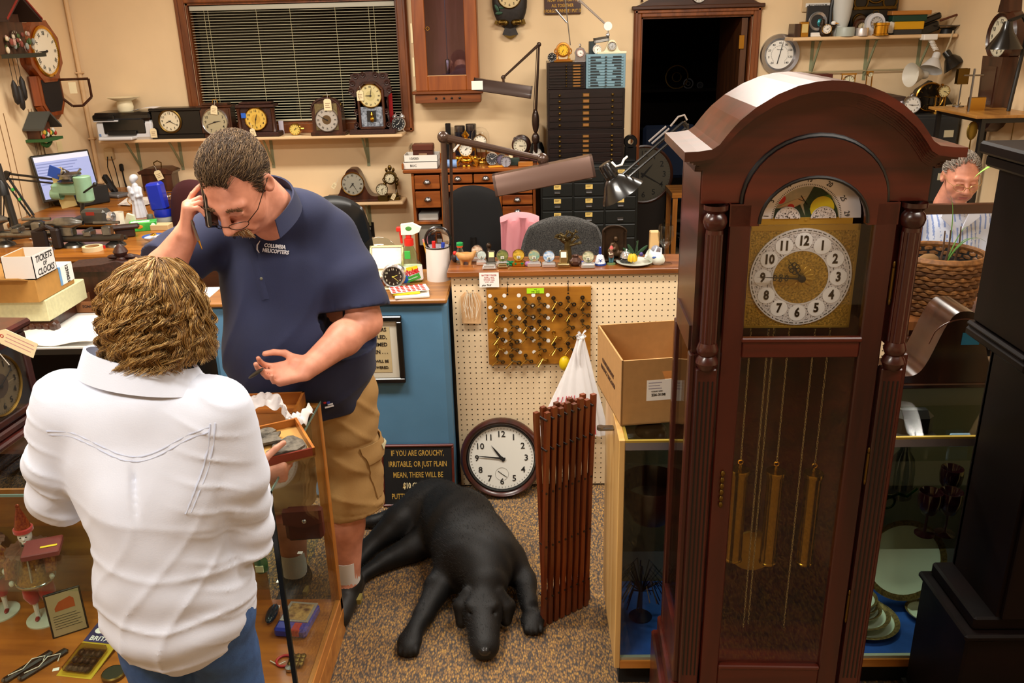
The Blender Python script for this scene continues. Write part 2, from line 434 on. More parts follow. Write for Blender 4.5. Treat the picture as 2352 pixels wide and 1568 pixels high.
# ================================================================ room
q=MB(mat('#a08258',.95,b=(260,.5))); q.box(-3.4,-6.2,-.1,3.7,W+.14,0); fl=setting(q,'floor')
def carpet():
 M,nt,p=_new('carpet'); mp=_coord(nt,(1.45,.62,1)); mp.inputs['Rotation'].default_value=(0,0,.12)
 v=nt.nodes.new('ShaderNodeTexVoronoi'); v.inputs['Scale'].default_value=125; nt.links.new(mp.outputs[0],v.inputs['Vector'])
 rp=nt.nodes.new('ShaderNodeValToRGB'); nt.links.new(v.outputs['Distance'],rp.inputs[0])
 rp.color_ramp.elements[0].position=.25; rp.color_ramp.elements[0].color=lin('#c6a65a'); rp.color_ramp.elements[1].position=.75; rp.color_ramp.elements[1].color=lin('#3a2a10')
 sp=nt.nodes.new('ShaderNodeSeparateColor'); nt.links.new(v.outputs['Color'],sp.inputs[0])
 r2=nt.nodes.new('ShaderNodeValToRGB'); nt.links.new(sp.outputs[0],r2.inputs[0]); r2.color_ramp.interpolation='CONSTANT'
 r2.color_ramp.elements[0].color=lin('#94742f'); r2.color_ramp.elements[1].position=.32; r2.color_ramp.elements[1].color=lin('#e0c06c')
 e=r2.color_ramp.elements.new(.62); e.color=lin('#b8944a')
 mx=nt.nodes.new('ShaderNodeMixRGB'); mx.blend_type='MULTIPLY'; mx.inputs[0].default_value=.9
 nt.links.new(rp.outputs[0],mx.inputs[1]); nt.links.new(r2.outputs[0],mx.inputs[2]); 
 br=nt.nodes.new('ShaderNodeBrightContrast'); br.inputs['Bright'].default_value=.05; nt.links.new(mx.outputs[0],br.inputs[0])
 nt.links.new(br.outputs[0],p.inputs['Base Color']); p.inputs['Roughness'].default_value=.95
 _bump(nt,p,v.outputs['Distance'],.6,-.004); return M
fl.data.materials[0]=carpet()
setting(MB(mat('#e9e2d2',.9)).box(-3.4,-6.2,CEIL,3.7,W+.14,CEIL+.1),'ceiling')
setting(MB(WALLP).box(LX-.12,-6.2,0,LX,W+.14,CEIL),'wall_left'); setting(MB(WALLP).box(RX,-6.2,0,RX+.12,W+.14,CEIL),'wall_right')
setting(MB(WALLP).box(LX,-6.2,0,RX,-6.08,CEIL),'wall_front')
wx0,wx1,wz0,wz1=-2.27,-.66,1.33,2.235; dx0,dx1,dz=1.186,2.025,2.053
q=MB(WALLP)
for b_ in [(LX,0,wx0,CEIL),(wx0,0,wx1,wz0),(wx0,wz1,wx1,CEIL),(wx1,0,dx0,CEIL),(dx0,dz,dx1,CEIL),(dx1,0,RX,CEIL)]: q.box(b_[0],W,b_[1],b_[2],W+.12,b_[3])
setting(q,'wall_back')
# the dark room behind the door and window
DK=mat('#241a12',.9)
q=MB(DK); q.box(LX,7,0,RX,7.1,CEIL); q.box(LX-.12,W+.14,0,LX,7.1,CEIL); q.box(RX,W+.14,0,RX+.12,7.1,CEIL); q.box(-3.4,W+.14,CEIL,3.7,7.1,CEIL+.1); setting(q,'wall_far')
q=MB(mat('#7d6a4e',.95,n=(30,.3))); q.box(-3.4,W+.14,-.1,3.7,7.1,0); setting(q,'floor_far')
# window
q=MB(OAK)
def cas(q,x0,x1,z0,z1,w,t=.03,foot=True):
 for (a,b_,c,d) in [(x0-w,z0-w*foot,x0,z1+w),(x1,z0-w*foot,x1+w,z1+w)]:
  q.box(a,W-t,b_,c,W-.001,d,.006); q.box(a+(.008 if a<x0 else w-.03),W-t-.012,b_,a+(.03 if a<x0 else w-.008),W-t+.002,d,.004)
 for (b_,d) in [(z0-w,z0),(z1,z1+w)][(0 if foot else 1):]: q.box(x0-.002,W-t,b_,x1+.002,W-.001,d,.006); q.box(x0-w,W-t-.012,(b_+.008 if b_<z0 else d-.03),x1+w,W-t+.002,(b_+.03 if b_<z0 else d-.008),.004)
cas(q,wx0,wx1,wz0,wz1,.075)
q.box(wx0,W,wz0,wx0+.015,W+.12,wz1); q.box(wx1-.015,W,wz0,wx1,W+.12,wz1); q.box(wx0,W,wz0,wx1,W+.12,wz0+.015); q.box(wx0,W,wz1-.015,wx1,W+.12,wz1)
wn=q.build('window_1'); wn['kind']='structure'; 
MB(glass('#2c2c30',0)).box(wx0+.015,W+.09,wz0+.015,wx1-.015,W+.095,wz1-.015).build('window_glass',wn)
bl=thing('window_blind','cream slatted venetian blind filling the oak framed window','blind',((wx0+wx1)/2,W+.035,wz0))
hw=(wx1-wx0)/2-.02; BC=mat('#d9d3b4',.45)
part(bl,'head_rail',mat('#b9b8a8',.4),(-hw,-.018,.85,hw,.018,.885),b=.003); part(bl,'bottom_rail',BC,(-hw,-.012,.02,hw,.012,.034),b=.003)
q=MB(BC)
for i in range(40): q.at((0,0,.052+i*.0202),rx=.12).box(-hw,-.0125,-.0007,hw,.0125,.0007)
q.build('slats',bl)
q=MB(mat('#cfc79c',.7))
for x in (-hw+.11,-hw+.14,-hw*.35,-hw*.02,hw*.42,hw-.2,hw-.16): q.bar((x,-.014,.03),(x,-.014,.86),.0012,5)
q.build('ladder_cords',bl)
t=thing('pale_tapered_shape','made-up pale tapered shape on a stand in the dark room behind the blind','lamp',(-1.45,W+.6,0)); MB(mat('#d8bf86',.7)).lathe([(.2,1.1),(.13,1.72),(.125,1.72),(.19,1.11)],24).build('shade',t); MB(BLK).bar((0,0,0),(0,0,1.5),.015).lathe([(.15,0),(.15,.02),(0,.03)],20).build('stand',t)  # pale shape of unsure kind, made up here as a shade on a stand
# door
q=MB(OAK); cas(q,dx0,dx1,0,dz,.058,.03,False); q.box(dx0,W,0,dx0+.012,W+.12,dz); q.box(dx1-.012,W,0,dx1,W+.12,dz); q.box(dx0,W,dz-.012,dx1,W+.12,dz)
d=q.build('door_1'); d['kind']='structure'
q=MB(wood('#3a2010','#5c3418',.4)).box(dx1-.075,W+.02,.01,dx1-.03,W+.8,dz-.02); q.build('door_leaf',d)
q=MB(BRASS)
for z in (1.86,1.38): q.box(dx1-.09,W+.008,z-.05,dx1-.05,W+.022,z+.05,.002)
q.build('hinge',d)
# pediment clock over the door
t=thing('door_pediment','scrolled dark wood pediment with small silver dial over the doorway','pediment',((dx0+dx1)/2,W-.002,2.113))
hw=.475; pl=[(-hw,0)]+[(x*hw,.035+.13*(1-abs(x))**1.6+.02*cos(x*9)) for x in [i/14-1 for i in range(29)]]+[(hw,0)]
q=MB(WALX).prism(pl,-.035,0); q.box(-hw-.02,-.05,-.008,hw+.02,0,.02,.005); q.build('crest',t)
for s_ in (-1,1): MB(WAL).at((s_*.42,-.02,.05)).lathe([(.012,0),(.006,.012),(.011,.028),(.004,.05),(0,.06)],12).build('finial',t)
dial(t,(0,-.04,.085),.05,mat('#cfcac0',.4,.3),'roman',(1,50),SILV,bw=.12)
# conduit in the left corner, baseboards
q=MB(mat('#dcb98c',.7)); q.bar((LX+.03,W-.03,0),(LX+.03,W-.03,CEIL),.016,10)
for z in (.9,1.25,1.75): q.box(LX+.005,W-.05,z,LX+.055,W-.005,z+.012)
setting(q,'trim_1')
# thin wires running down the left wall
q=MB(mat('#8a6a44',.8))
for y in (2.25,2.32,2.62,2.66,2.70): q.tube([(LX+.004,y,.8),(LX+.004,y,1.3),(LX+.004,y-.01,1.55)],.0022,5)
solo(q,'wall_wires','thin brown wires running straight down the left wall','wire')
# ================================================================ shelves
def bracket(x,z,d,h,lab,grp):
 q=MB(SAGE).at((x,W,z)); q.box(-.012,-.004,-h,.012,-.0005,-.002); q.box(-.012,-d+.03,-.006,.012,-.004,-.001)
 q.tube([(0,-d+.05,-.006),(0,-.006,-h*.86)],.009,6); solo(q,'shelf_bracket',lab,'bracket',group=grp)
S1=1.262; S1D=.26
q=MB(SHELF).box(-3.0,W-S1D,S1-.024,-.645,W-.001,S1,.006); solo(q,'wall_shelf','long pale wood shelf under the window carrying the mantel clocks','shelf')
for u,wh in ((318,'below the printer'),(415,'below the black slab clock'),(625,'right of the navy shirted man'),(845,'below the tall carved clock')):
 bracket(pY(u,350,W).x,S1-.024,.24,.25,'sage green steel bracket of the long window shelf, '+wh,'window shelf brackets')
S2=.735
q=MB(SHELF).box(-1.95,W-.22,S2-.024,-.68,W-.001,S2,.006); solo(q,'wall_shelf','short pale wood shelf holding the humped walnut clock','shelf')
bracket(pY(850,500,W).x,S2-.024,.2,.24,'sage green bracket of the short lower shelf, above the black outlet','window shelf brackets')
S3=1.888
q=MB(SHELF).box(2.27,W-.25,S3-.026,RX-.01,W-.001,S3,.006); solo(q,'wall_shelf','pale wood shelf high on the right full of small clocks and tools','shelf')
for u,wh in ((1865,'left one, beside the thermometer'),(1990,'middle one'),(2110,'right one behind the white lamp')):
 bracket(pY(u,120,W).x,S3-.026,.23,.30,'sage green bracket of the high right shelf, '+wh,'right shelf brackets')
q=MB(mat('#b3a37c',.6)).bar((2.3+.05,W-.03,1.63),(3.2,W-.03,1.635),.006,6); solo(q,'hanging_rail','thin pale rod running between the brackets of the right shelf','rod')
# ================================================================ things hung on the back wall
p,w,h=wb(1745,80,1835,169); t=thing('wall_thermometer','round silver rimmed wall thermometer between the doorway and the right shelf','thermometer',(p.x,W-.002,p.z+h/2))
r=w/2; MB(mat('#a9abb3',.28,1)).lathe([(r,0),(r,.02),(r*.97,.032),(r*.8,.028),(r*.7,.012),(r*.7,.004)],48,(0,0,0),'y').build('rim',t)
q=MB(mat('#f2efe6',.5)).lathe([(r*.7,.006),(0,.006)],40,(0,0,0),'y'); q.m(INK)
for i,s_ in enumerate(['-20','0','20','40','60','80','100','120','140']):
 a=math.radians(-138+i*34.5); q.text(s_,r*.15,Matrix.Translation((sin(a)*r*.56,-.008,cos(a)*r*.56)),.005)
for i in range(41):
 a=math.radians(-138+i*6.9); q.at((0,-.008,0),ry=a).box(-.001,-.0003,r*.41,.001,.0003,r*.44); q.at()
q.text('Fahrenheit',r*.075,Matrix.Translation((0,-.008,r*.24)))
q.build('dial',t); MB(INK).at((0,-.011,0),ry=.22).prism([(-.003,-.07),(-.002,.07),(0,.1),(.002,.07),(.003,-.07)],-.001,.001).build('pointer',t)
# oak wall case
p,w,h=wb(948,-60,1096,232,W-.2); t=thing('oak_wall_case','tall oak wall clock case with glass door, hung right of the window','clock',(p.x,W-.002,p.z))
zt=.95; w=.5; OK2=wood('#7a3a12','#a2581f',.4)
part(t,'case_back',wood('#c89070','#b07850',.6),(-w/2+.02,-.02,.06,w/2-.02,-.002,zt)); part(t,'case_side',OK2,(-w/2+.01,-.17,.06,-w/2+.03,-.002,zt)); part(t,'case_side',OK2,(w/2-.03,-.17,.06,w/2-.01,-.002,zt))  # case back coloured paler to stand in for the reflection on the door glass
q=MB(OK2); z0=.075
for b_ in [(-w/2+.012,z0,-w/2+.105,zt),(w/2-.105,z0,w/2-.012,zt),(-w/2+.105,z0,w/2-.105,z0+.11)]: q.box(b_[0],-.192,b_[1],b_[2],-.17,b_[3],.004)
q.m(mat('#c9a070',.5)).box(-w/2+.1,-.19,z0+.105,w/2-.1,-.178,z0+.112); dr=q.build('door',t)
MB(glass('#ddd8e4',.7)).box(-w/2+.1,-.184,z0+.105,w/2-.1,-.181,zt).build('door_glass',dr)
q=MB(mat('#e6d9b0',.4,.4))
for z in (.12,.36): q.box(-w/2-.004,-.195,z+.06,-w/2+.012,-.165,z+.2,.002)
q.build('hinge',dr); MB(BRASS).ring((-w/2+.125,-.2,.52),.012,.003,16,6).bar((-w/2+.1,-.2,.52),(-w/2+.113,-.2,.52),.003).build('door_key',dr)
q=MB(OAKX).box(-w/2-.02,-.21,.05,w/2+.02,-.002,.075,.006); q.box(-w/2,-.19,-.015,w/2,-.002,.05,.004); rl=q.build('bottom_rail',t)
for i in range(4): MB(EBON).ell((-.09+i*.06,-.194,.02),(.009,.008,.009),10,6).build('peg',rl)
q=MB(STEEL).bar((0,-.09,.2),(0,-.09,.95),.004,6); q.lathe([(.015,0),(.017,.01),(.017,.1),(.01,.11)],14,(0,-.09,.19)); q.build('pendulum',t)
MB(GOLD).box(-.1,-.13,.075,.1,-.1,.095,.004).ell((-.1,-.115,.088),(.025,.015,.014),10,6).ell((.1,-.115,.088),(.025,.015,.014),10,6).build('brass_ornament',t)
# owl clock (only its lower half is in frame)
p,w,h=wb(1131,-40,1211,85); t=thing('owl_clock','carved dark owl shaped wall clock perched upside of the oak case','clock',(p.x,W-.002,p.z)); t['label']='carved dark owl shaped clock on the wall right of the oak case'
OW=mat('#2a2420',.5,n=(30,.5),b=(40,.5)); r=w/2
q=MB(OW).ell((0,-.03,.25),(r,.05,.2),24,14); q.build('body',t)
dial(t,(0,-.08,.29),.085,mat('#d9c592',.6),'arabic',(10,10),OLDB,single=True)
for s_ in (-1,1): MB(OLDB).ell((s_*.05,-.06,.105),(.045,.025,.022),14,8).ell((s_*.03,-.075,.1),(.014,.01,.02),8,6).ell((s_*.075,-.07,.105),(.014,.01,.02),8,6).build('claw',t)
q=MB(OLDB).at((0,-.03,.1)).prism([(-.11,.02),(-.12,-.005),(0,-.02),(.12,-.01),(.11,.025)],-.015,.015); q.build('branch',t)
q=MB(mat('#244a34',.5))
for i in range(7): q.at((-.1+.014*i,-.075,.17+.02*i),ry=.5+(-1)**i).ell((0,0,.02),(.012,.004,.028),10,6); q.at()
q.build('leaves',t)
q=MB(OW).at((0,-.025,0)).prism([(-.028,.09),(-.06,.02),(-.035,0),(0,-.012),(.035,0),(.06,.02),(.028,.09)],-.02,.02); q.m(OLDB).prism([(-.05,.015),(-.035,0),(0,-.012),(.035,0),(.05,.015),(0,.008)],-.026,-.02); q.build('tail',t)
# joke sign
p,w,h=wb(1250,-30,1334,33); t=thing('plaque','small dark wooden plaque lettered about forgetting where I put it','sign',(p.x,W-.002,p.z+h/2))
part(t,'board',wood('#2c130b','#4a2312',.4,ax='x'),(-w/2,-.02,-h/2,w/2,0,h/2),b=.004)
q=MB(mat('#c79a3e',.35,.6))
for i,l in enumerate(['NOW THAT I GOT IT','ALL TOGETHER','I FORGOT WHERE I PUT IT']): q.text(l,h*.17,Matrix.Translation((0,-.021,h*.02-i*h*.2)),.01,sx=.72)
q.ring((0,-.02,0),.001,.0005); q.build('lettering',t)
# outlet on the back wall below
p,w,h=wb(838,510,860,544); t=thing('wall_outlet','black wall outlet plate with a white plug under the short shelf','outlet',(p.x,W-.001,p.z+h/2)); part(t,'plate',BLKP,(-w/2,-.008,-h/2,w/2,0,h/2),b=.003); MB(WHT).box(-.012,-.03,-.0,.012,-.008,.022,.004).tube([(0,-.03,.005),(0,-.04,-.03),(-.02,-.03,-.09)],.004,6).build('plug',t)
p,w,h=wb(245,342,263,362); t=thing('wall_outlet','beige outlet box with black cords hanging below the printer','outlet',(p.x,W-.001,p.z+h/2)); part(t,'box',mat('#cdb285',.6),(-.035,-.035,-.045,.035,0,.045),b=.004)
q=MB(BLK); q.tube([(-.01,-.04,-.02),(-.02,-.05,-.1),(0,-.04,-.25),(-.03,-.04,-.32),(.03,-.04,-.4)],.004,6); q.tube([(.02,-.04,-.02),(.04,-.05,-.12),(.05,-.05,-.3),(0,-.04,-.34)],.004,6); q.build('cord',t)
MB(BLK).box(.07,-.05,-.14,.1,-.02,-.08,.008).tube([(.085,-.035,-.1),(.09,-.04,-.2),(.1,-.04,-.28)],.007,6).build('power_adapter',t)
# ================================================================ left wall
def lw(u,v,off=0): return pX(u,v,LX+off)
L90=PI/2
# octagonal drop clock
c=lw(105,118,.09); t=thing('schoolhouse_clock','octagonal oak drop clock with open lower door on left wall','clock',(LX+.002,c.y,c.z),L90)
OC=wood('#6a2a0c','#96481a',.3); R8=.225
oc=[(R8*cos(PI/8+i*PI/4),R8*sin(PI/8+i*PI/4)) for i in range(8)]
q=MB(OC).prism(oc,-.085,-.05); q.prism([(x*.93,z*.93) for x,z in oc],-.05,0); q.build('octagon_frame',t)
dial(t,(0,-.087,0),.155,mat('#f1e8d0',.5),'roman',(8,45),GOLD,bw=.12,glassy=False,bold=.012)
dp=[(-.15,-.16),(.15,-.16),(.15,-.36),(.09,-.44),(-.09,-.44),(-.15,-.36)]
q=MB(OC).prism(dp,-.075,-.06); q.prism([(x*.98,z) for x,z in dp],-.012,0)
for i in range(len(dp)):
 a=Vector((dp[i][0],0,dp[i][1])); b_=Vector((dp[(i+1)%6][0],0,dp[(i+1)%6][1]))
 if i!=0: q.tube([a+Vector((0,-.035,0)),b_+Vector((0,-.035,0))],.03,4,flat=1.2)
q.build('drop_box',t); MB(mat('#120806',.8)).prism([(x*.8,-.3+(z+.3)*.8) for x,z in dp],-.078,-.0755).build('pendulum_opening',t)
dd=[(0,0),(.2,0),(.2,-.13),(.13,-.19),(.06,-.19),(0,-.13)]
q=MB(WAL).at((.13,-.07,-.2),rz=-1.25)
for i in range(6):
 a=dd[i]; b_=dd[(i+1)%6]; q.tube([(a[0],0,a[1]),(b_[0],0,b_[1])],.009,4)
d=q.build('open_door',t); MB(TAG).at((.13,-.07,-.2),rz=-1.25).box(.06,-.004,-.1,.11,-.002,-.02).build('paper_label',d)
# large cuckoo clock cut by the frame edge
c=lw(18,70,.1); t=thing('cuckoo_clock','dark carved cuckoo clock with red edged roof at left frame edge','clock',(LX+.002,c.y-.02,c.z-.15),L90)
CK=wood('#2c160c','#4a2814',.6); 
part(t,'house',CK,(-.13,-.14,0,.13,0,.2)); 
q=MB(mat('#2e1a12',.7)).at((0,-.1,.2)); 
q.prism([(-.2,.02),(0,.17),(.2,.02),(.2,.0),(0,.145),(-.2,0)],-.14,.1); q.m(mat('#7e1c14',.6)).prism([(-.205,.025),(0,.178),(.205,.025),(.205,.012),(0,.165),(-.205,.012)],-.146,-.14); q.build('roof',t)
part(t,'gable',CK,(-.12,-.13,.2,.12,-.02,.25)); part(t,'balcony',mat('#2b2a1c',.7),(-.17,-.24,-.02,.17,-.13,.005))
q=MB(mat('#c8b79c',.7))
for i in range(16):
 q.m(mat(['#c8b79c','#7b3a2a','#4a5a2c','#b48a7a','#8a8a80'][i%5],.7)); a=-.15+.02*i
 q.ell((a,-.17-.03*sin(i*2.3),.03+.05*abs(sin(i*1.7))),(.012,.012,.022),8,6); q.ell((a,-.16-.02*cos(i),.1+.05*sin(i*3.1)),(.012,.01,.016),8,6)
q.build('carved_figures',t)
dial(t,(0,-.145,.1),.05,mat('#3a2212',.6),'tick',(9,40),None,nc=mat('#d9cdb0',.6),hands=mat('#d9cdb0',.6),single=True)
q=MB(mat('#1a1410',.6))
for x,z in ((-.05,-.32),(0,-.36),(.05,-.3)):
 q.lathe([(0,0),(.016,.02),(.02,.06),(.018,.13),(.006,.16)],12,(x,-.1,z)); q.bar((x,-.1,z+.15),(x,-.1,0),.002,5)
q.build('pine_cone_weights',t)
# small chalet clock
c=lw(105,300,.08); t=thing('chalet_clock','small chalet cuckoo clock with grey roof lower on left wall','clock',(LX+.002,c.y-.03,c.z-.05),L90)
part(t,'house',wood('#4a2410','#6b3a1a',.6),(-.075,-.09,0,.075,0,.11)); 
q=MB(mat('#454640',.7)).at((0,-.06,.1)); q.prism([(-.125,-.02),(0,.085),(.125,-.02),(.125,-.035),(0,.068),(-.125,-.035)],-.09,.055); q.build('roof',t)
part(t,'base_board',mat('#2e5a2a',.7),(-.11,-.15,-.015,.11,0,.004))
q=MB(mat('#a8321e',.6))
for i in range(9): q.m(mat(['#a8321e','#d8b038','#3a6a30','#d8d0c0'][i%4],.6)).ell((-.07+.02*i,-.11,.02+.03*abs(sin(i*2))),(.012,.012,.018),8,6)
q.m(mat('#c9b48a',.6)).ring((-.035,-.095,.035),.025,.006,16,6); q.build('painted_figures',t)
q=MB(mat('#2f6b30',.7))
for i in range(8): q.ell((-.05+.016*i,-.08,-.03-.02*sin(i*PI/7)),(.014,.012,.016),8,6)
q.build('leaf_carving',t)
q=MB(mat('#2a2420',.6)).bar((.03,-.04,-.02),(.03,-.04,-.16),.002,5).ell((.03,-.04,-.18),(.016,.008,.05),12,8); q.bar((-.04,-.02,-.01),(-.04,-.02,-.13),.0015,5).ell((-.04,-.02,-.14),(.012,.012,.014),10,6); q.build('pendulum',t)
c=lw(137,340); solo(MB(mat('#e2cf9c',.8)).box(-.035,-.003,-.05,.035,0,.05,.001),'note','small cream paper note pinned beside the chalet clock','note',(LX+.002,c.y,c.z),L90)
# ================================================================ window shelf things
def sp(u0,v0,u1,v1,Z=S1,d=.2): return spot(u0,v0,u1,v1,Z,W-S1D+.005,W-.03-d)
# printer
p,w,h=sp(222,250,362,340,d=.18); t=thing('printer','white and black inkjet printer at the left end of window shelf','printer',(p.x,W-S1D+.01,S1))
w=.44; WP=mat('#d9dadd',.4)
part(t,'body',WP,(-w/2,.0,0,w/2,.24,.1),b=.015); part(t,'front_panel',BLKP,(-w/2+.06,-.006,.03,w/2-.05,.02,.115),b=.008)
q=MB(BLKP).box(-w/2+.0,-.015,.1,w/2,.24,.145,.015); q.m(WP).box(-w/2,-.02,.098,-w/2+.19,.0,.106,.003); q.build('scanner_lid',t); part(t,'control_panel',BLKP,(-w/2,-.03,.105,-w/2+.17,.02,.135),b=.008)
part(t,'paper_tray',WP,(-w/2+.05,-.09,.006,w/2-.13,.02,.022),b=.005); part(t,'output_slot',BLK,(-w/2+.1,-.03,.028,w/2-.12,.0,.05),b=.004)
part(t,'badge',mat('#6f8fc0',.4),(-w/2+.02,-.002,.02,-w/2+.035,.0,.035))
t.scale.z=1.42; p2=pY(292,278,W-.15); t=thing('spittoon','cream enamel dish with flaring painted rim standing on printer lid','bowl',(p2.x,W-.14,S1+.207))
MB(CREAM).lathe([(.055,0),(.062,.03),(.058,.06),(.05,.075),(.115,.1),(.12,.104),(.11,.104),(.05,.082),(.0,.07)],32).build('dish',t)
q=MB(mat('#5a4a22',.6))
for i in range(7): q.ell((.085*cos(i*.5+4),.085*sin(i*.5+4),.097),(.02,.01,.003),8,5)
q.m(mat('#8a3a2a',.5)).ell((.06,-.06,.098),(.016,.01,.004),8,5); q.build('painted_flowers',t)
p2=pY(318,265,W-.2); solo(MB(mat('#e9eaee',.7)).sheet(lambda u,v:(-.1+.2*u,-.07+.14*v,.006+.02*sin(u*2.5)),10,4,.001),'paper_sheet','loose white sheet sliding off the printer lid','paper',(p2.x+.06,W-.16,S1+.208))
# black slab clock
p,w,h=sp(352,248,472,328,d=.16); t=thing('slab_clock','black slab mantel clock with round cream dial beside the printer','clock',(p.x,p.y,S1))
q=MB(EBON).box(-w/2,0,0,w/2,.15,h*.15,.004).box(-w/2+.015,.01,h*.15,w/2-.015,.14,h*.9,.003).box(-w/2,-.002,h*.9,w/2,.15,h,.006); q.build('case',t)
dial(t,(-w*.12,.008,h*.58),w*.19,mat('#e0d4b4',.5),'arabic',(8,20),OLDB,bw=.18,single=True,glassy=True)
p2=pY(358,318,W-S1D-.005); tag_on(t,(-w*.45,-.012,h*.37),.05,.07,string=.06)
p2=pZ(403,327,S1); solo(MB(mat('#c83a86',.4)).lathe([(.02,0),(.022,.004),(.022,.022),(.018,.026),(.012,.022),(.012,0)],20).box(-.003,-.024,.006,.008,-.02,.02),'tape_roll','little pink tape roll in front of the black slab clock','tape',(p2.x,W-S1D+.03,S1))
# wooden box clock with silver dial
p,w,h=sp(462,236,540,330,d=.14); t=thing('shelf_clock','square walnut shelf clock with silver dial and cream tag, behind the man\'s hair','clock',(p.x,p.y+.01,S1))
q=MB(WAL).box(-w/2,0,0,w/2,.13,.03,.004).box(-w/2+.01,.005,.03,w/2-.01,.125,h*.86,.003).box(-w/2-.005,-.003,h*.86,w/2+.005,.13,h*.92,.005).box(-w/2+.03,.02,h*.92,w/2-.03,.11,h*.98,.004); q.build('case',t)
part(t,'dial_frame',WAL,(-w*.42,-.006,h*.14,w*.42,.006,h*.84),b=.003); dial(t,(0,-.008,h*.46),w*.36,mat('#b9b294',.35,.35),'arabic',(2,42),SILV,single=True)
tag_on(t,(w*.05,-.02,h*.93),.05,.065,.15); MB(BRASS).tube([(-.02,.05,h*.98),(-.015,.05,h*1.08),(.015,.05,h*1.08),(.02,.05,h*.98)],.004,6).build('handle',t)
# temple clock, yellow dial
p,w,h=sp(548,235,637,318,d=.14); t=thing('temple_clock','carved walnut mantel clock with yellow dial and side columns','clock',(p.x,p.y,S1))
q=MB(CARV).box(-w*.56,-.005,0,w*.56,.14,h*.14,.008).box(-w*.4,.02,h*.14,w*.4,.13,h*.84,.004).box(-w*.5,.0,h*.84,w*.5,.14,h*.93,.006).box(-w*.42,.02,h*.93,w*.42,.12,h,.008); q.build('case',t)
for s_ in (-1,1): MB(WAL).lathe([(.02,0),(.016,.012),(.013,.02),(.013,h*.6),(.017,h*.64),(.02,h*.68)],14,(s_*w*.44,.02,h*.15)).build('column',t)
dial(t,(0,.012,h*.52),w*.27,mat('#d9b34e',.45),'arabic',(12,32),BRASS,ctr=mat('#c9a040',.45),single=True)
tag_on(t,(-w*.12,-.01,h*.26),.04,.06,-.2); part(t,'blue_sticker',mat('#1f5fc8',.5),(-w*.36,-.0,h*.56,-w*.24,.01,h*.7))
# gold pocket clock
p,w,h=sp(665,290,690,312,d=.05); t=thing('travel_clock','tiny gold drum clock resting on a paper slip, middle of window shelf','clock',(p.x,p.y+.02,S1)); MB(GOLD).lathe([(.042,0),(.046,.01),(.046,.03),(.04,.035)],24,(0,.034,.046),'y').build('drum',t)
dial(t,(0,.0,.046),.04,mat('#d8c060',.5),'tick',(1,10),GOLD,single=True); part(t,'paper_slip',CREAM,(-.08,-.03,0,.05,-.0,.001)); MB(GOLD).bar((.04,.02,.05),(.065,.02,.05),.006,8).build('winding_knob',t)
# bracket clock
p,w,h=sp(716,219,793,312,d=.13); t=thing('bracket_clock','arched walnut bracket clock with silver chapter ring and brass corners','clock',(p.x,p.y,S1)); p2=h*.88
q=MB(WAL).box(-w*.52,-.008,0,w*.52,.13,h*.09,.005)
ar=[(-w*.44,h*.09),(-w*.44,h*.62)]+[(-w*.44*cos(a),h*.62+w*.36*sin(a)) for a in [i*PI/14 for i in range(15)]]+[(w*.44,h*.62),(w*.44,h*.09)]
q.prism(ar,.002,.12); q.build('case',t); MB(CARV).tube([(x,0,z) for x,z in ar[1:-1]],.009,6).build('arch_moulding',t)
part(t,'dial_plate',mat('#8d815c',.35,.7,n=(60,.4)),(-w*.33,-.004,h*.14,w*.33,.003,h*.8)); dial(t,(0,-.005,h*.4),w*.32,mat('#c9c6c0',.3,.5),'roman',(9,50),SILV,ctr=mat('#6a5438',.4,.5),single=True)
tag_on(t,(w*.08,-.02,h*.92),.058,.085,0,string=.05)
q=MB(OLDB).tube([(-.03,.06,h*.86),(-.025,.06,h*.98),(.025,.06,h*.98),(.03,.06,h*.86)],.005,6); q.build('handle',t)
for s_ in (-1,1): MB(OLDB).lathe([(.01,0),(.006,.01),(.012,.02),(.004,.035),(0,.04)],10,(s_*w*.42,.03,h*.68)).build('finial',t)
# gingerbread clock
p,w,h=sp(804,165,907,310,d=.1); t=thing('gingerbread_clock','tall carved walnut gingerbread clock with scalloped crest and silvered glass','clock',(p.x,p.y+.02,S1)); hw=w/2
half=[(.48,.0),(.5,.05),(.43,.06),(.42,.12),(.36,.2),(.33,.32),(.36,.42),(.34,.52),(.37,.6),(.46,.66),(.48,.72),(.44,.78),(.45,.86),(.4,.9),(.42,.96),(.3,.985),(.18,.965),(.08,1.0)]
ol=[(x*w,z*h) for x,z in half]+[(-x*w,z*h) for x,z in half[::-1]]
q=MB(CARV).prism(ol,.03,.055); q.box(-w*.52,-.015,0,w*.52,.11,h*.075,.006).box(-w*.36,.03,h*.07,w*.36,.1,h*.6); q.build('carved_case',t)
q=MB(CARV)
for s_ in (-1,1):
 for x,z in ((.38,.82),(.3,.93),(.42,.7),(.14,.95),(.36,.15),(.33,.36)): q.ring((s_*x*w,.028,z*h),w*.05,.005,14,5); q.ell((s_*x*w,.028,z*h),(w*.025,.008,w*.025),8,6)
q.build('scroll_carving',t)
dor=[(-w*.27,h*.1),(-w*.27,h*.72),(-w*.13,h*.82),(w*.13,h*.82),(w*.27,h*.72),(w*.27,h*.1)]
q=MB(WAL)
for i in range(6): a=dor[i]; b_=dor[(i+1)%6]; q.tube([(a[0],.022,a[1]),(b_[0],.022,b_[1])],.011,6)
d=q.build('door',t)
MB(mat('#4c525c',.5,n=(60,.5),h2='#9aa4b2')).box(-w*.25,.024,h*.12,w*.25,.028,h*.44).build('silvered_glass',d); part(d,'pendulum_window',mat('#15100c',.6),(-w*.11,.02,h*.2,w*.09,.025,h*.38))
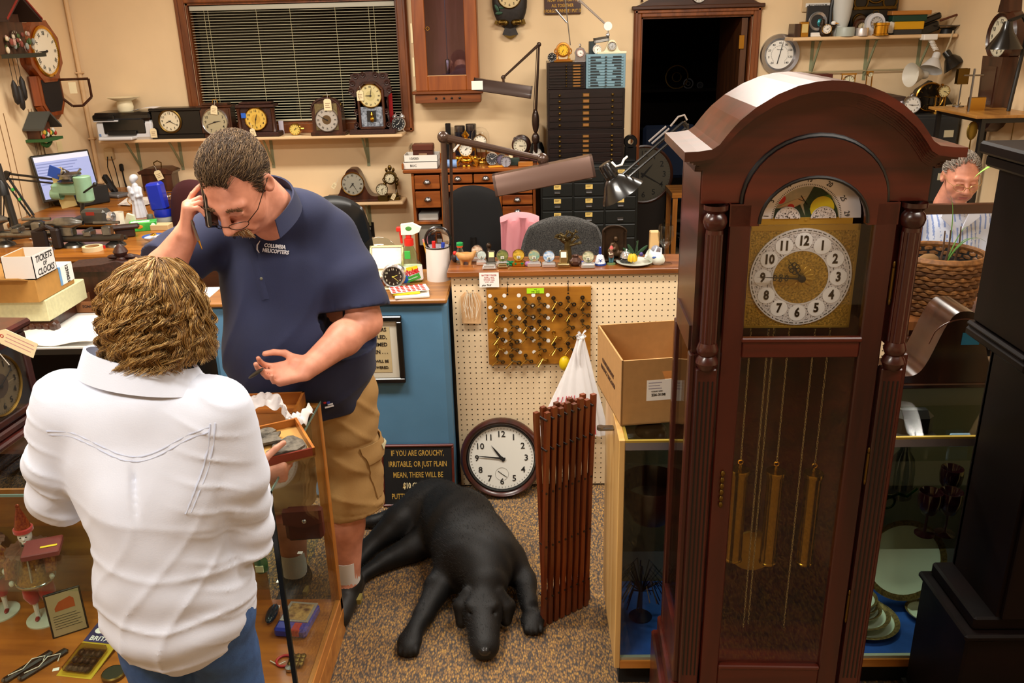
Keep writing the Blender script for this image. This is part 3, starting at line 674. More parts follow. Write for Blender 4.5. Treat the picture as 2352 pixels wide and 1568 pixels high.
MB(GOLD).ell((0,.018,h*.24),(.016,.006,.02),12,8).lathe([(.008,0),(.014,.02),(.005,.04)],10,(0,.018,h*.27)).build('pendulum',t)
dial(t,(0,.02,h*.62),w*.24,mat('#d2c48e',.5),'roman',(9,2),BRASS,ctr=mat('#c2b47a',.5),single=True); tag_on(t,(-w*.22,.01,h*.71),.05,.075,0,string=.03)
p,w,h=sp(885,214,903,295,d=.05); solo(MB(mat('#c01c22',.5)).box(-w/2,0,0,w/2,.03,h,.002),'box','thin red box standing behind the carved gingerbread clock','box',(p.x+.005,W-.07,S1))
# twin bell alarm clock
p,w,h=sp(902,240,932,288,d=.06)
def twin_bell(name_lab,loc,r,face,metal,hm,nc=INK,rz=0,num='arabic'):
 t=thing('alarm_clock',name_lab,'clock',loc,rz); z=r*1.2
 MB(metal).lathe([(r*.95,0),(r,.005),(r,r*.8),(r*.9,r*.9),(0,r*.92)],28,(0,r*.9,z),'y').build('drum',t)
 dial(t,(0,0,z),r*.9,face,num,hm,metal,nc=nc,hands=nc,bw=.13,single=True,ns=.34)
 for s_ in (-1,1):
  MB(metal).at((s_*r*.52,r*.45,z+r*.95),ry=s_*.5).lathe([(r*.42,0),(r*.4,r*.12),(r*.25,r*.3),(0,r*.36)],18).build('bell',t)
  MB(metal).bar((s_*r*.5,r*.4,z-r*.8),(s_*r*.72,r*.4,0),r*.07,8).build('foot',t)
 MB(metal).tube([(-r*.5,r*.45,z+r*1.25),(-r*.35,r*.45,z+r*1.55),(r*.35,r*.45,z+r*1.55),(r*.5,r*.45,z+r*1.25)],r*.06,6).build('handle',t)
 return t
twin_bell('chrome twin bell alarm clock with black dial at right end of window shelf',(p.x,W-.12,S1),w*.52,mat('#14161a',.4),CHROME,(8,5),mat('#e8e8e0',.5))
p2=pZ(755,312,S1); solo(MB(mat('#1c2f9a',.4)).bar((-.08,0,.006),(.02,0,.006),.006,8).m(WHT).bar((.02,0,.006),(.075,0,.006),.005,8),'pen','blue and white pen lying before the arched bracket clock','pen',(p2.x,W-S1D+.014,S1),.02)
p2=pY(648,288,W-.03); solo(MB(mat('#e8dff0',.6)).box(-.018,0,0,.018,.012,.1),'card','small white card leaning on the window frame behind the gold drum clock','card',(p2.x,W-.06,S1))
# ================================================================ short shelf things
def tambour(lab,loc,w,h,d,dr,face,rz=0,wm=WAL,num='roman',hm=(7,25)):
 t=thing('tambour_clock',lab,'clock',loc,rz); n=40
 pr=[]
 for i in range(n+1):
  x=-1+2*i/n; pr.append((x*w/2, h*(.16+.84*math.exp(-(abs(x)/.42)**3.2)+.06*math.exp(-((abs(x)-.8)/.15)**2)*0)))
 q=MB(wm).prism([(-w/2,.012)]+pr+[(w/2,.012)],0,d); q.box(-w/2-.008,-.008,0,w/2+.008,d+.008,.016,.003); q.build('case',t)
 if face: dial(t,(0,-.003,h*.55),dr,face,num,hm,BRASS,single=True,glassy=True)
 return t
p,w,h=spot(752,386,880,456,S2,W-.2,W-.15); t=tambour('humped walnut tambour clock with silvered dial on the short shelf',(p.x,W-.19,S2),w,h,.12,h*.33,mat('#b8b4a4',.35,.4),hm=(7,25))
tag_on(t,(-w*.3,-.01,h*.6),.03,.05,.6)
def filigree_clock(lab,loc,w,h,metal,face,tag=False):
 t=thing('filigree_clock',lab,'clock',loc); q=MB(metal)
 q.box(-w*.5,-.01,0,w*.5,.08,h*.1,.006).box(-w*.38,0,h*.1,w*.38,.07,h*.16,.004)
 for s_ in (-1,1):
  q.lathe([(w*.1,0),(w*.06,h*.06),(w*.05,h*.3),(w*.09,h*.34)],12,(s_*w*.3,.035,h*.15))
  q.ring((s_*w*.32,.035,h*.58),w*.12,w*.035,16,6); q.ell((s_*w*.36,.035,h*.45),(w*.09,.012,h*.06),10,8); q.ell((s_*w*.2,.035,h*.86),(w*.08,.012,h*.06),10,8)
 q.build('base',t); q=MB(metal); q.lathe([(w*.36,0),(w*.38,.01),(w*.36,.05),(0,.055)],28,(0,.03+.03,h*.64),'y'); q.ell((0,.035,h*.92),(w*.12,.012,h*.08),10,8); q.ell((0,.035,h*.48),(w*.2,.014,h*.05),10,8); q.build('case',t)
 dial(t,(0,.004,h*.64),w*.27,face,'roman',(6,35),metal,single=True)
 return t
p,w,h=spot(872,382,922,462,S2,W-.2,W-.1); t=filigree_clock('gilt openwork clock with a small tag at the right end of short shelf',(p.x,W-.15,S2),w*.8,h,OLDB,mat('#e4d8b4',.5)); tag_on(t,(w*.2,-.02,h*.2),.03,.05,.5)
p,w,h=spot(872,418,900,462,S2,W-.2,W-.1); t=thing('desk_clock','small brass desk clock with octagonal dial in front of gilt openwork clock','clock',(p.x-.02,W-.2,S2)); part(t,'stand',OLDB,(-w*.4,0,0,w*.4,.04,h*.3),b=.003); dial(t,(0,.0,h*.64),w*.45,mat('#d8cfae',.5),'arabic',(1,30),OLDB,single=True)
# ================================================================ watchmaker desk
DY=2.85; DZ=1.035; DW=wood('#6a300e','#a05820',.35,ax='x'); DWZ=wood('#6a300e','#a05820',.35)
t=thing('watchmaker_desk','oak watchmaker desk with cup pulls and low tray rail against back wall','desk',(-.108,DY,0))
part(t,'desk_top',DW,(-.508,-.01,DZ-.028,.508,W-DY-.005,DZ),b=.006)
q=MB(DWZ).box(-.515,-.0,DZ,-.5,.5,DZ+.045,.004).box(.488,-.0,DZ,.503,.5,DZ+.045,.004).box(-.5,.49,DZ,.5,.505,DZ+.05,.003); q.build('tray_rail',t)
q=MB(DWZ)
for x0,x1 in ((-.45,-.43),(-.235,-.215),(.2,.22),(.455,.475)): q.box(x0,.01,0,x1,.5,DZ-.028,.002)
q.box(-.45,.48,0,.475,.5,DZ-.03).box(-.43,.02,.1,-.235,.48,.12).box(-.43,.015,.62,-.235,.48,.64).box(.22,.02,.1,.455,.48,.12); q.build('carcass',t)
def cup_drawer(par,x0,z0,x1,z1,m=DW,pull='cup'):
 d=part(par,'drawer',m,(x0+.004,-.004,z0+.004,x1-.004,.4,z1-.004),b=.004); cx=(x0+x1)/2; cz=(z0+z1)/2
 if pull=='cup': MB(STEEL).lathe([(.028,0),(.027,.012),(.02,.022),(.008,.027),(0,.028)],18,(0,0,0),'y',0,PI).at().build('cup_pull',d,(cx,-.004,cz-.006))
 return d
for z0,z1 in ((.885,.995),(.745,.875)): cup_drawer(t,-.43,z0,-.235,z1)
cup_drawer(t,-.215,.925,.01,.995); cup_drawer(t,.012,.925,.2,.995); cup_drawer(t,-.215,.86,.2,.918)
for z0,z1 in ((.93,.995),(.84,.925),(.755,.835),(.66,.75),(.56,.655)): cup_drawer(t,.22,z0,.455,z1)
part(t,'cubby',mat('#3a1c0c',.6),(.09,.02,.77,.2,.4,.85),b=.003)
def od(x0,y0,z0,x1,y1,z1,m,name,lab,cat,b=.003,rz=0,grp=None):
 """box shaped thing given by its extents"""
 c=((x0+x1)/2,(y0+y1)/2,z0); return solo(MB(m).box(-(x1-x0)/2,-(y1-y0)/2,0,(x1-x0)/2,(y1-y0)/2,z1-z0,b),name,lab,cat,c,rz,grp)
od(-.42-.108,DY+.06,.641,-.27-.108,DY+.3,.69,mat('#cfd2cc',.7),'carton','white carton in the dark opening of oak desk','box')
od(-.43-.1,DY+.04,.45,-.26-.1,DY+.3,.62,mat('#8a8478',.7),'carton','pale box with yellow stripe low in oak desk','box'); 
# things on the desk
def dk(u0,v0,u1,v1,d=.1): return spot(u0,v0,u1,v1,DZ,DY+.01,W-.03-d)
def tray(lab,loc,w,d,h,txt,m=None):
 t=thing('card_tray',lab,'tray',loc); m=m or mat('#e6e2da',.7); q=MB(m).box(-w/2,0,0,w/2,d,.003)
 q.box(-w/2,0,0,w/2,.003,h).box(-w/2,d-.003,0,w/2,d,h).box(-w/2,0,0,-w/2+.003,d,h).box(w/2-.003,0,0,w/2,d,h); q.build('tray_body',t)
 MB(INK).text(txt,h*.5,Matrix.Translation((-w*.2,-.001,h*.5)),.01).build('lettering',t); return t
p,w,h=dk(930,372,1008,384); tray('lower white card tray at the left end of the oak desk',(p.x,DY+.02,DZ),w,.2,.05,'BUC')
tray('upper white card tray holding a brown jewel box on oak desk',(p.x+.005,DY+.03,DZ+.051),w*.98,.19,.05,'10/000')
t=thing('jewel_box','brown leather jewel box with flap in the white card tray','box',(p.x+.02,DY+.06,DZ+.055)); part(t,'body',mat('#4a2014',.4),(-.075,0,0,.075,.1,.09),b=.006); part(t,'flap',mat('#5a2a1a',.4),(-.078,-.006,.07,.078,.1,.12),b=.008); part(t,'label',mat('#9a7a5a',.5),(-.03,-.008,.035,.03,.002,.055))
q=MB(glass('#f4f4f4',.5))
q.sheet(lambda u,v:(-.05+.1*u,.12*v,.03*sin(u*9)+.02*cos(v*11+u*5)+.05),14,14,.001); solo(q,'plastic_bag','clear crumpled plastic bag behind the brown jewel box','bag',(p.x-.06,DY+.23,DZ+.06))
# gilt figural clock
p,w,h=dk(1056,300,1096,374)
t=thing('gilt_clock','ornate shiny gilt mantel clock with scroll feet, tallest on oak desk','clock',(p.x,DY+.05,DZ)); w*=1.3
q=MB(GOLD)
for s_ in (-1,1):
 q.tube([(s_*w*.12,.03,h*.3),(s_*w*.3,.03,h*.26),(s_*w*.44,.03,h*.14),(s_*w*.4,.03,h*.03),(s_*w*.3,.03,h*.07)],[.014,.018,.018,.014,.01],8); q.ell((s_*w*.36,.03,h*.26),(.022,.02,.022),10,8)
 q.tube([(s_*w*.3,.03,h*.5),(s_*w*.36,.03,h*.62),(s_*w*.26,.03,h*.76),(s_*w*.12,.03,h*.84)],[.01,.014,.012,.008],8); q.ell((s_*w*.1,.02,h*.02),(.016,.016,.016),8,6)
q.ell((0,.03,h*.2),(w*.3,.035,h*.1),14,10).ell((0,.03,h*.33),(w*.22,.03,h*.06),14,8); q.build('scroll_base',t)
q=MB(GOLD).lathe([(w*.3,0),(w*.32,.01),(w*.28,.05),(0,.06)],28,(0,.06,h*.56),'y').lathe([(.03,0),(.016,.02),(.03,.04),(.012,.06),(0,.08)],14,(0,.03,h*.8)).ell((0,.03,h*.78),(w*.2,.02,h*.05),12,8); q.build('case',t)
dial(t,(0,-.002,h*.55),w*.27,mat('#ece8da',.4),'roman',(1,10),GOLD,single=True,glassy=True)
MB(WHT).tube([(-w*.5,-.01,h*.5),(-w*.2,-.03,h*.76),(w*.25,-.02,h*.82)],.006,5).tube([(-w*.5,-.01,h*.55),(-w*.1,-.03,h*.84),(w*.25,-.02,h*.84)],.006,5).build('white_tape',t)
# anniversary clock under dome
p,w,h=dk(1083,285,1125,372)
def anniversary(lab,loc,w,h,dome=True,metal=BRASS,face=None):
 t=thing('anniversary_clock',lab,'clock',loc); y=w*.5
 MB(metal).lathe([(w*.5,0),(w*.5,.012),(w*.42,.018),(w*.4,.03),(0,.032)],28,(0,y,0)).build('base',t)
 q=MB(metal)
 for s_ in (-1,1): q.bar((s_*w*.28,y,.03),(s_*w*.28,y,h*.56),.006,8).ell((s_*w*.28,y,h*.2),(.009,.009,.014),8,6)
 q.box(-w*.32,y-.012,h*.5,w*.32,y+.012,h*.55,.003).ell((0,y,h*.9),(.012,.012,h*.03),8,6); q.build('columns',t)
 q=MB(metal).bar((0,y,h*.15),(0,y,h*.5),.003,6)
 for i in range(4): a=i*PI/2+.4; q.ell((w*.17*cos(a),y+w*.17*sin(a),h*.16),(.014,.014,.014),10,8)
 q.box(-w*.17,y-.004,h*.15,w*.17,y+.004,h*.16); q.build('pendulum',t)
 MB(metal).lathe([(w*.33,0),(w*.35,.01),(w*.33,.03),(0,.035)],24,(0,y,h*.7),'y').build('movement',t)
 dial(t,(0,y-.038,h*.7),w*.33,face or mat('#efe9d6',.45),'roman',(3,20),metal,single=True)
 if dome: MB(GLS).lathe([(w*.46,.02),(w*.46,h*.85),(w*.42,h*.97),(w*.3,h*1.07),(w*.14,h*1.12),(0,h*1.13)],28,(0,y,0)).build('glass_dome',t)
 return t
anniversary('brass anniversary clock under a clear glass dome on oak desk',(p.x+.01,DY+.12,DZ),w*1.05,h*.86)
for i,(u,lab) in enumerate(((1056,'left dark blue jar with steel lid behind the gilt clock'),(1082,'right dark blue jar with steel lid behind the gilt clock'))):
 x=pY(u,300,W-.12).x; t=thing('jar',lab,'jar',(x,W-.12,DZ)); zt=pY(u,288-4*i,W-.12).z-DZ; MB(mat('#0e1626',.2,coat=.5)).lathe([(.04,0),(.042,.01),(.042,zt-.05),(.034,zt-.04)],24).build('body',t); MB(STEEL).lathe([(.039,zt-.05),(.041,zt-.045),(.041,zt-.004),(.037,zt),(0,zt)],24).build('lid',t)
od(-.33,W-.08,DZ,-.29,W-.04,DZ+.28,BLKP,'box','tall thin black box behind the gilt clock','box')
solo(MB(mat('#7ea2d8',.5)).lathe([(.028,0),(.03,.005),(.03,.11),(.028,.115)],18,ax='x').at(),'bottle','pale blue cylinder lying in front of gilt clock','bottle',(pZ(1018,380,DZ).x,DY+.06,DZ+.03))
def rim_clock(lab,loc,r,metal,face,num='roman',hm=(3,20),tilt=0,thick=.03,nc=INK,hands=None,name='round_clock',foot=True):
 t=thing(name,lab,'clock',loc,rx=tilt); MB(metal).lathe([(r,0),(r*1.04,.006),(r*1.04,thick*.7),(r*.95,thick),(0,thick)],28,(0,thick,r*1.06),'y').build('drum',t)
 dial(t,(0,0,r*1.06),r*.9,face,num,hm,metal,nc=nc,hands=hands or nc,bw=.12,single=True)
 if foot: MB(metal).box(-r*.5,0,0,r*.5,thick,.008,.002).build('foot',t)
 return t
p,w,h=dk(1152,353,1175,376); rim_clock('silver disc clock with crossed hands at front of oak desk',(p.x,DY+.03,DZ),w*.52,SILV,mat('#b9b6c0',.35,.4),'quarter',(12,30))
p,w,h=dk(1187,312,1212,345); t=thing('round_clock','round walnut desk clock with pocket watch dial at right of oak desk','clock',(p.x-.005,W-.22,DZ)); MB(WAL).lathe([(.07,0),(.075,.01),(.075,.04),(.06,.05),(0,.05)],28,(0,.05,.12),'y').box(-.06,0,0,.06,.06,.05,.006).build('case',t); dial(t,(-.01,.0,.115),.05,mat('#e6dcc0',.5),'arabic',(3,15),SILV,single=True); MB(SILV).ring((-.045,-.002,.165),.014,.004,14,6).build('watch_bow',t)
p,w,h=dk(1126,340,1142,366); rim_clock('chrome travel clock half hidden by the lamp arm on oak desk',(p.x,DY+.14,DZ),.045,CHROME,mat('#55585c',.3,.5),'tick',(10,10),nc=WHT)
p,w,h=dk(1145,335,1165,362); rim_clock('smaller grey travel clock behind the silver disc clock',(p.x,DY+.13,DZ),.04,STEEL,mat('#7a7088',.4,.3),'tick',(4,5))
od(.13,DY+.1,DZ,.25,DY+.18,DZ+.05,mat('#24382e',.6,n=(8,.5),stretch=(1,1,9)),'booklet_stack','stack of dark green booklets on oak desk','booklets'); od(.17,DY+.12,DZ+.051,.2,DY+.14,DZ+.12,TAG,'price_card','cream price card standing on dark green booklets','card')
od(.24,DY+.04,DZ,.35,DY+.1,DZ+.03,HONEY,'wooden_block','small honey coloured wood block at right end of oak desk','block')
solo(MB(mat('#e89a20',.5)).at(rz=.3).box(-.06,-.02,0,.06,.02,.012,.004),'wrench','orange handled tool lying before the silver disc clock','tool',(pZ(1140,384,DZ).x,DY+.03,DZ))
p,w,h=dk(1218,340,1244,372); t=thing('watch_stand','black domed watch stand holding a silver pocket watch on oak desk','watch stand',(p.x+.01,DY+.3,DZ)); MB(EBON).lathe([(.06,0),(.06,.01),(.055,.1),(.04,.14),(0,.16)],24).build('dome',t); dial(t,(0,-.07,.075),.032,mat('#e8e4d8',.4),'arabic',(12,40),SILV,single=True)
p=pY(1217,335,W-.1); od(.42-.02,W-.2,DZ,.425-.02,W-.03,DZ+.27,PAPER,'paper_sheaf','white papers standing between oak desk and black drawer cabinets','paper')
# ================================================================ card cabinet and drawer cabinets
CY=2.8; CZ=1.043; GRN=mat('#0c100d',.45,n=(30,.3)); CX0,CX1=.403,1.125
t=thing('card_file_cabinet','dark green steel card file cabinet with cream labelled drawers','cabinet',((CX0+CX1)/2,CY,0)); w=CX1-CX0
part(t,'body',GRN,(-w/2,0,0,w/2,.45,CZ),b=.006)
LBL=mat('#d9b965',.7); LI=mat('#5a4a2a',.8)
for c_ in range(3):
 for r_ in range(6):
  x0=-w/2+.012+c_*(w-.02)/3; x1=x0+(w-.02)/3-.01; z1=CZ-.02-r_*.104-(.0 if c_<2 else .0); z0=z1-.096
  d=part(t,'drawer',GRN,(x0,-.008,z0,x1,.02,z1),b=.004); cx=(x0+x1)/2
  if not (c_==2 and r_ in (3,4)): q=MB(LBL).box(cx-.026,-.0095,z1-.042,cx+.026,-.008,z1-.01); q.m(LI); [q.box(cx-.02,-.01,z1-.02-k*.008,cx+.015-.006*k,-.0095,z1-.017-k*.008) for k in range(2)]; q.build('label',d)
  MB(STEEL).box(cx-.022,-.022,z0+.022,cx+.022,-.008,z0+.03,.002).box(cx-.022,-.01,z0+.022,cx+.022,-.008,z0+.045).build('drawer_pull',d)
BC_=wood('#100807','#1e0f0c',.35,ax='x')
BY=CY+.1
def drawer_box(lab,x0,z0,x1,z1,n,lb,kn,m=BC_,top=.03,cols=None):
 w=x1-x0; h=z1-z0; t=thing('drawer_cabinet',lab,'cabinet',((x0+x1)/2,BY,z0),group=None)
 part(t,'body',m,(-w/2,0,0,w/2,.4,h),b=.004); dh=(h-top-.012)/n
 for i in range(n):
  a=h-top-(i+1)*dh; d=part(t,'drawer',m,(-w/2+.015,-.006,a+.002,w/2-.015,.02,a+dh-.002),b=.002); cz=a+dh/2
  for x,s_ in lb: q=MB(OLDB).box(x*w-s_,-.009,cz-dh*.32,x*w+s_,-.005,cz+dh*.32,.001).m(mat('#8a5a24',.5)).box(x*w-s_*.8,-.0095,cz-dh*.22,x*w+s_*.8,-.0088,cz+dh*.22); q.build('label_holder',d)
  for x in kn: MB(OLDB).ell((x*w,-.012,cz),(min(.01,dh*.3),.01,min(.01,dh*.3)),10,8).build('knob',d)
 return t
zA=pY(1300,298,BY).z; zB=pY(1300,205,BY).z; zC=pY(1300,143,BY).z; zD=pY(1390,124,BY).z; x0=pY(1257,250,BY).x; x1=pY(1435,250,BY).x; xm=pY(1346,170,BY).x
drawer_box('lower black drawer cabinet with brass label holders, standing on the dark green card file',x0,CZ,x1,zA-.001,6,[(0,.025)],(-.34,.34))
drawer_box('upper black drawer cabinet with brass label holders, beneath the blue grey drawer unit',x0,zA,x1,zB-.001,6,[(0,.025)],(-.34,.34),top=.02)
drawer_box('small dark drawer chest with row of gold labels, left on top of the stack',x0,zB,xm-.003,zC,8,[(.27,.03)],(0,),top=.012)
BLU=mat('#6f8f9c',.45); t=drawer_box('blue grey steel drawer unit with many thin drawers, top right of the stack',xm,zB,x1,zD,11,[],(),m=BLU,top=.01)
for i,d in enumerate([c for c in t.children if c.name.startswith('drawer')]):
 z=(zD-zB)-.01-(i+.5)*((zD-zB)-.022)/11; r_=random.Random(i); q=MB(mat('#1c2428',.6)); a=.03+.05*r_.random(); q.box(-.11,-.0075,z-.005,-.11+a,-.006,z+.005).box(.11-.03-.04*r_.random(),-.0075,z-.005,.11,-.006,z+.005); q.build('label_slot',d)
 MB(STEEL).ell((.0,-.012,z),(.008,.008,.005),8,6).build('knob',d)
# clocks on top of the stack
def tp(u0,v0,u1,v1,z): return spot(u0,v0,u1,v1,z,BY+.01,BY+.3)
p,w,h=tp(1268,98,1316,141,zC); t=filigree_clock('orange gold ornate clock on the small dark drawer chest',(p.x,BY+.02,zC),w*.9,h,mat('#c98a3a',.3,.7),mat('#e0b020',.4)); 
p,w,h=tp(1256,108,1276,140,zC); rim_clock('round chrome clock at the left corner of the small dark drawer chest',(p.x,BY+.04,zC),w*.5,CHROME,mat('#2a2c2e',.3,.5),'tick',(9,0),nc=WHT)
p,w,h=tp(1317,98,1343,140,zC); t=thing('desk_clock','small silver arched clock with finial between the orange gold clock and the blue grey unit','clock',(p.x,BY+.03,zC)); MB(SILV).prism([(-w*.5,0),(-w*.42,h*.3),(-w*.5,h*.5),(-w*.3,h*.72),(0,h*.8),(w*.3,h*.72),(w*.5,h*.5),(w*.42,h*.3),(w*.5,0)],0,.03).ell((0,.015,h*.87),(w*.1,.01,h*.1),8,8).build('case',t); dial(t,(0,-.002,h*.48),w*.3,mat('#efe6dc',.4),'roman',(3,20),mat('#b05a3a',.4,.5),single=True)
p,w,h=tp(1349,94,1363,122,zD); od(p.x-w/2,BY+.06,zD,p.x+w/2,BY+.16,zD+h,mat('#1a2a2c',.4),'box','dark green box on the blue grey drawer unit','box')
p,w,h=tp(1358,99,1375,122,zD); rim_clock('little white clock leaning against the dark green box',(p.x,BY+.03,zD),w*.55,WHT,mat('#f0e8da',.5),'roman',(5,10))
p,w,h=tp(1368,90,1428,121,zD); tambour('small cream tambour clock with oval dial on the blue grey unit',(p.x,BY+.01,zD),w,h,.05,h*.3,mat('#b8b8b4',.4,.3),wm=mat('#d9d6b8',.35),hm=(6,2))
# cast iron and boxes beside the stack
p=pY(1443,330,2.95); t=thing('desk_telephone','black rotary handset lump on the card file beside the stack','telephone',(1.075,2.95,CZ)); t['label']='round black tape dispenser on the card file right of the black stack'; t['category']='dispenser'
MB(BLKP).lathe([(.045,0),(.05,.01),(.05,.04),(.045,.05),(.02,.05),(.02,0)],24,(0,.03,.15),'y').build('wheel',t); part(t,'stand',BLKP,(-.045,-.02,0,.045,.09,.12),b=.008)
# ================================================================ desk lamps
def tube_lamp(t,pts,m,shade,r=.008,hr=None,sm=None):
 """jointed arm lamp through world points pts (relative to the thing) with a fluorescent bar shade"""
 for a,b_ in zip(pts[:-1],pts[1:]): MB(m).tube([a,b_],[r*1.2,r*.9],10).ell(b_,r*1.9,10,8).build('arm',t)
 a,b_,wd,ht=shade; a=Vector(a); b_=Vector(b_); d=(b_-a); L=d.length; d.normalize(); up=Vector((0,0,1)); sd=up.cross(d).normalized(); up=d.cross(sd)
 q=MB(sm or m); n=10
 M=Matrix(((d.x,sd.x,up.x,a.x),(d.y,sd.y,up.y,a.y),(d.z,sd.z,up.z,a.z),(0,0,0,1))); q.M=M
 pr=[(-wd,-ht),(-wd*.93,-ht*.2),(-wd*.55,ht*.6),(wd*.55,ht*.6),(wd*.93,-ht*.2),(wd,-ht)]; pi=[(x*.94,z-.004) for x,z in pr[::-1]]
 q.prism(pr+pi,0,L,'x'); q.prism(pr,0,.012,'x'); q.prism(pr,L-.012,L,'x'); s=q.build('shade',t)
 q=MB(mat('#e8e8e0',.4)); q.M=M; q.bar((.03,0,-ht*.5),(L-.03,0,-ht*.5),.012,10); q.build('fluorescent_tube',s)
 return s
UMB=mat('#3a2820',.3,.3,coat=.3)
Y0=3.05; P_=lambda u,v,Y=None: pY(u,v,Y0 if Y is None else Y)
b0=Vector((P_(1232,350).x,Y0+.06,DZ)); t=thing('swing_arm_lamp','dark brown swing arm lamp by the wall with a slim bar shade and white card','lamp',b0)
R_=lambda u,v,Y=None: P_(u,v,Y)-b0
MB(UMB).lathe([(.045,0),(.045,.03),(.02,.05)],16).ell(R_(1230,318),(.03,.03,.045),12,8).ell(R_(1230,278),(.028,.028,.09),14,10).bar((0,0,.04),R_(1230,330),.016).build('base',t)
s_=tube_lamp(t,[R_(1230,270),R_(1238,102),R_(1156,178,Y0-.12)],UMB,(R_(1088,188,Y0-.2),R_(1222,208,Y0-.2),.055,.05),.009)
MB(UMB).bar(R_(1225,260),R_(1233,110),.003,5).bar(R_(1156,178,Y0-.12),R_(1157,190,Y0-.2),.01).build('tension_rod',t)
c=R_(1096,196,Y0-.26); part(s_,'white_card',PAPER,(c.x-.04,c.y-.002,c.z-.03,c.x+.04,c.y,c.z+.03))
Y0=.42; b0=Vector((P_(1030,600).x,Y0,0)); t=thing('swing_arm_lamp','large brown swing arm lamp with wide bar shade rising behind the blue counter','lamp',b0)
UM2=mat('#4a362c',.28,.3,coat=.4)
MB(UM2).bar((0,0,.0),R_(1030,600),.016).lathe([(.14,0),(.14,.02),(.02,.04)],24).build('stand',t)
s_=tube_lamp(t,[R_(1029,590),R_(1018,315),R_(1246,365)],UM2,(R_(1134,418,Y0-.05),R_(1362,372,Y0-.05),.062,.055),.0145,sm=mat('#6a5248',.3,.5))
MB(UM2).bar(R_(1040,590,Y0+.03),R_(1035,322,Y0+.03),.007,8).bar(R_(1018,318),R_(1036,322,Y0+.03),.02).bar(R_(1246,365),R_(1246,388),.014).build('tension_rod',t)
# black clip lamp
Y0=.12; b0=Vector((P_(1600,330).x,Y0+.02,1.046)); 
t=thing('architect_lamp','glossy black architect lamp with conical shade over the grey chair','lamp',b0)
q=MB(BLKP).bar(R_(1428,402),R_(1570,280),.006).bar(R_(1442,408),R_(1578,292),.006); q.bar(R_(1570,280),R_(1578,292),.009); q.build('arm',t)
MB(CHROME).tube([R_(1540,290),R_(1558,268),R_(1572,264),R_(1578,276)],.004,6).bar(R_(1490,325),R_(1530,290),.004,6).bar(R_(1497,330),R_(1537,295),.004,6).build('spring',t)
MB(BLKP).bar(R_(1578,285),(.0,0,0),.008).build('post',t)
MB(WHT).tube([R_(1405,372,Y0-.03),R_(1415,382,Y0-.04),R_(1428,378,Y0-.04),R_(1433,366,Y0-.03),R_(1440,360,Y0)],.005,6).build('cord',t)
a=R_(1388,376); b_=R_(1428,440); d=(b_-a).normalized(); q=MB(BLKP); q.M=Matrix.Translation(a)@d.to_track_quat('Z','Y').to_matrix().to_4x4()
L=(b_-a).length; q.lathe([(0,-.0),(.026,0),(.03,.01),(.03,L*.48),(.036,L*.5),(.05,L*.6),(.095,L*1.02),(.098,L*1.06),(.092,L*1.05),(.046,L*.62),(0,L*.6)],32)
q.m(mat('#2c2c2c',.4))
for i in range(8): a_=i*PI/4; q.box(.029*cos(a_)-.003,.029*sin(a_)-.003,L*.2,.03*cos(a_)+.003,.03*sin(a_)+.003,L*.38)
q.build('shade',t)
# chrome arm lamp above the stack
Y0=3.0; b0=P_(1392,98); b0=Vector((b0.x,Y0,zD)); t=thing('swing_arm_lamp','chrome armed lamp reaching down onto the drawer stack top','lamp',b0); tube_lamp(t,[R_(1300,-60),R_(1330,0),R_(1396,60),R_(1396,80)],CHROME,(R_(1363,92),R_(1398,86),.05,.02),.008,sm=mat('#6a6660',.3,.6))
MB(WHT).lathe([(.03,0),(.03,.03),(.0,.03)],18,tuple(R_(1396,60)+Vector((0,.01,0))),'y').build('joint',t); MB(STEEL).bar(R_(1276,22),R_(1302,52),.006).bar(R_(1296,-20),R_(1310,104),.004).build('tension_rod',t)
# ================================================================ chairs
def curved_pad(w,h,th,bow,m,rnd=.5,seg=24):
 q=MB(m); n=14
 def S(u,v,sg):
  a=(u-.5)*2; b=(v-.5)*2; R=rnd
  # rounded rectangle mapping of the square
  x=a*math.sqrt(max(0,1-b*b*R*.5)); z=b*math.sqrt(max(0,1-a*a*R*.5)); e=max(abs(a),abs(b))
  return (x*w/2, bow*a*a+sg*th/2*math.sqrt(max(0,1-e**6)), z*h/2+h/2)
 q.sheet(lambda u,v:S(u,v,-1),n*2,n*2); q.sheet(lambda u,v:S(1-u,v,1),n*2,n*2); return q
FAB=mat('#54524f',.95,n=(190,.7),h2='#1d1d1e',sheen=.2); BFAB=mat('#08080a',.9,n=(300,.3))
def office_chair(lab,loc,rz,w,hb,zb,m,seat=.47,arm=False):
 t=thing('office_chair',lab,'chair',loc,rz); o=curved_pad(w,hb,.07,-.05,m,.75).build('backrest',t); o.location=(0,0,zb)
 q=curved_pad(.48,.48,.08,0,m,.6); o=q.build('seat',t); o.rotation_euler.x=PI/2; o.location=(0,.08-.0,seat); o.location=(0,-.02,seat); 
 q=MB(BLK).bar((0,-.25,.1),(0,-.25,seat-.02),.028); q.bar((0,.05,zb+hb*.4),(0,.05,seat-.04),.02).bar((0,.05,seat-.04),(0,-.2,seat-.05),.02); q.build('column',t)
 for i in range(5):
  a=i*2*PI/5; e=(.28*cos(a),-.25+.28*sin(a),.07); MB(BLK).tube([(0,-.25,.12),e],[.03,.016],8).ell((e[0],e[1],.03),(.025,.025,.03),10,8).build('leg',t)
 if arm:
  for s_ in (-1,1): MB(BLK).tube([(s_*.24,-.1,seat),(s_*.27,-.1,seat+.2),(s_*.27,-.3,seat+.2)],.02,8).build('armrest',t)
 return t
a=pY(1292,495,1.4); office_chair('grey tweed office chair with rounded back behind the pegboard counter',(a.x,1.4,0),0,.50,a.z-.48,.48,FAB)
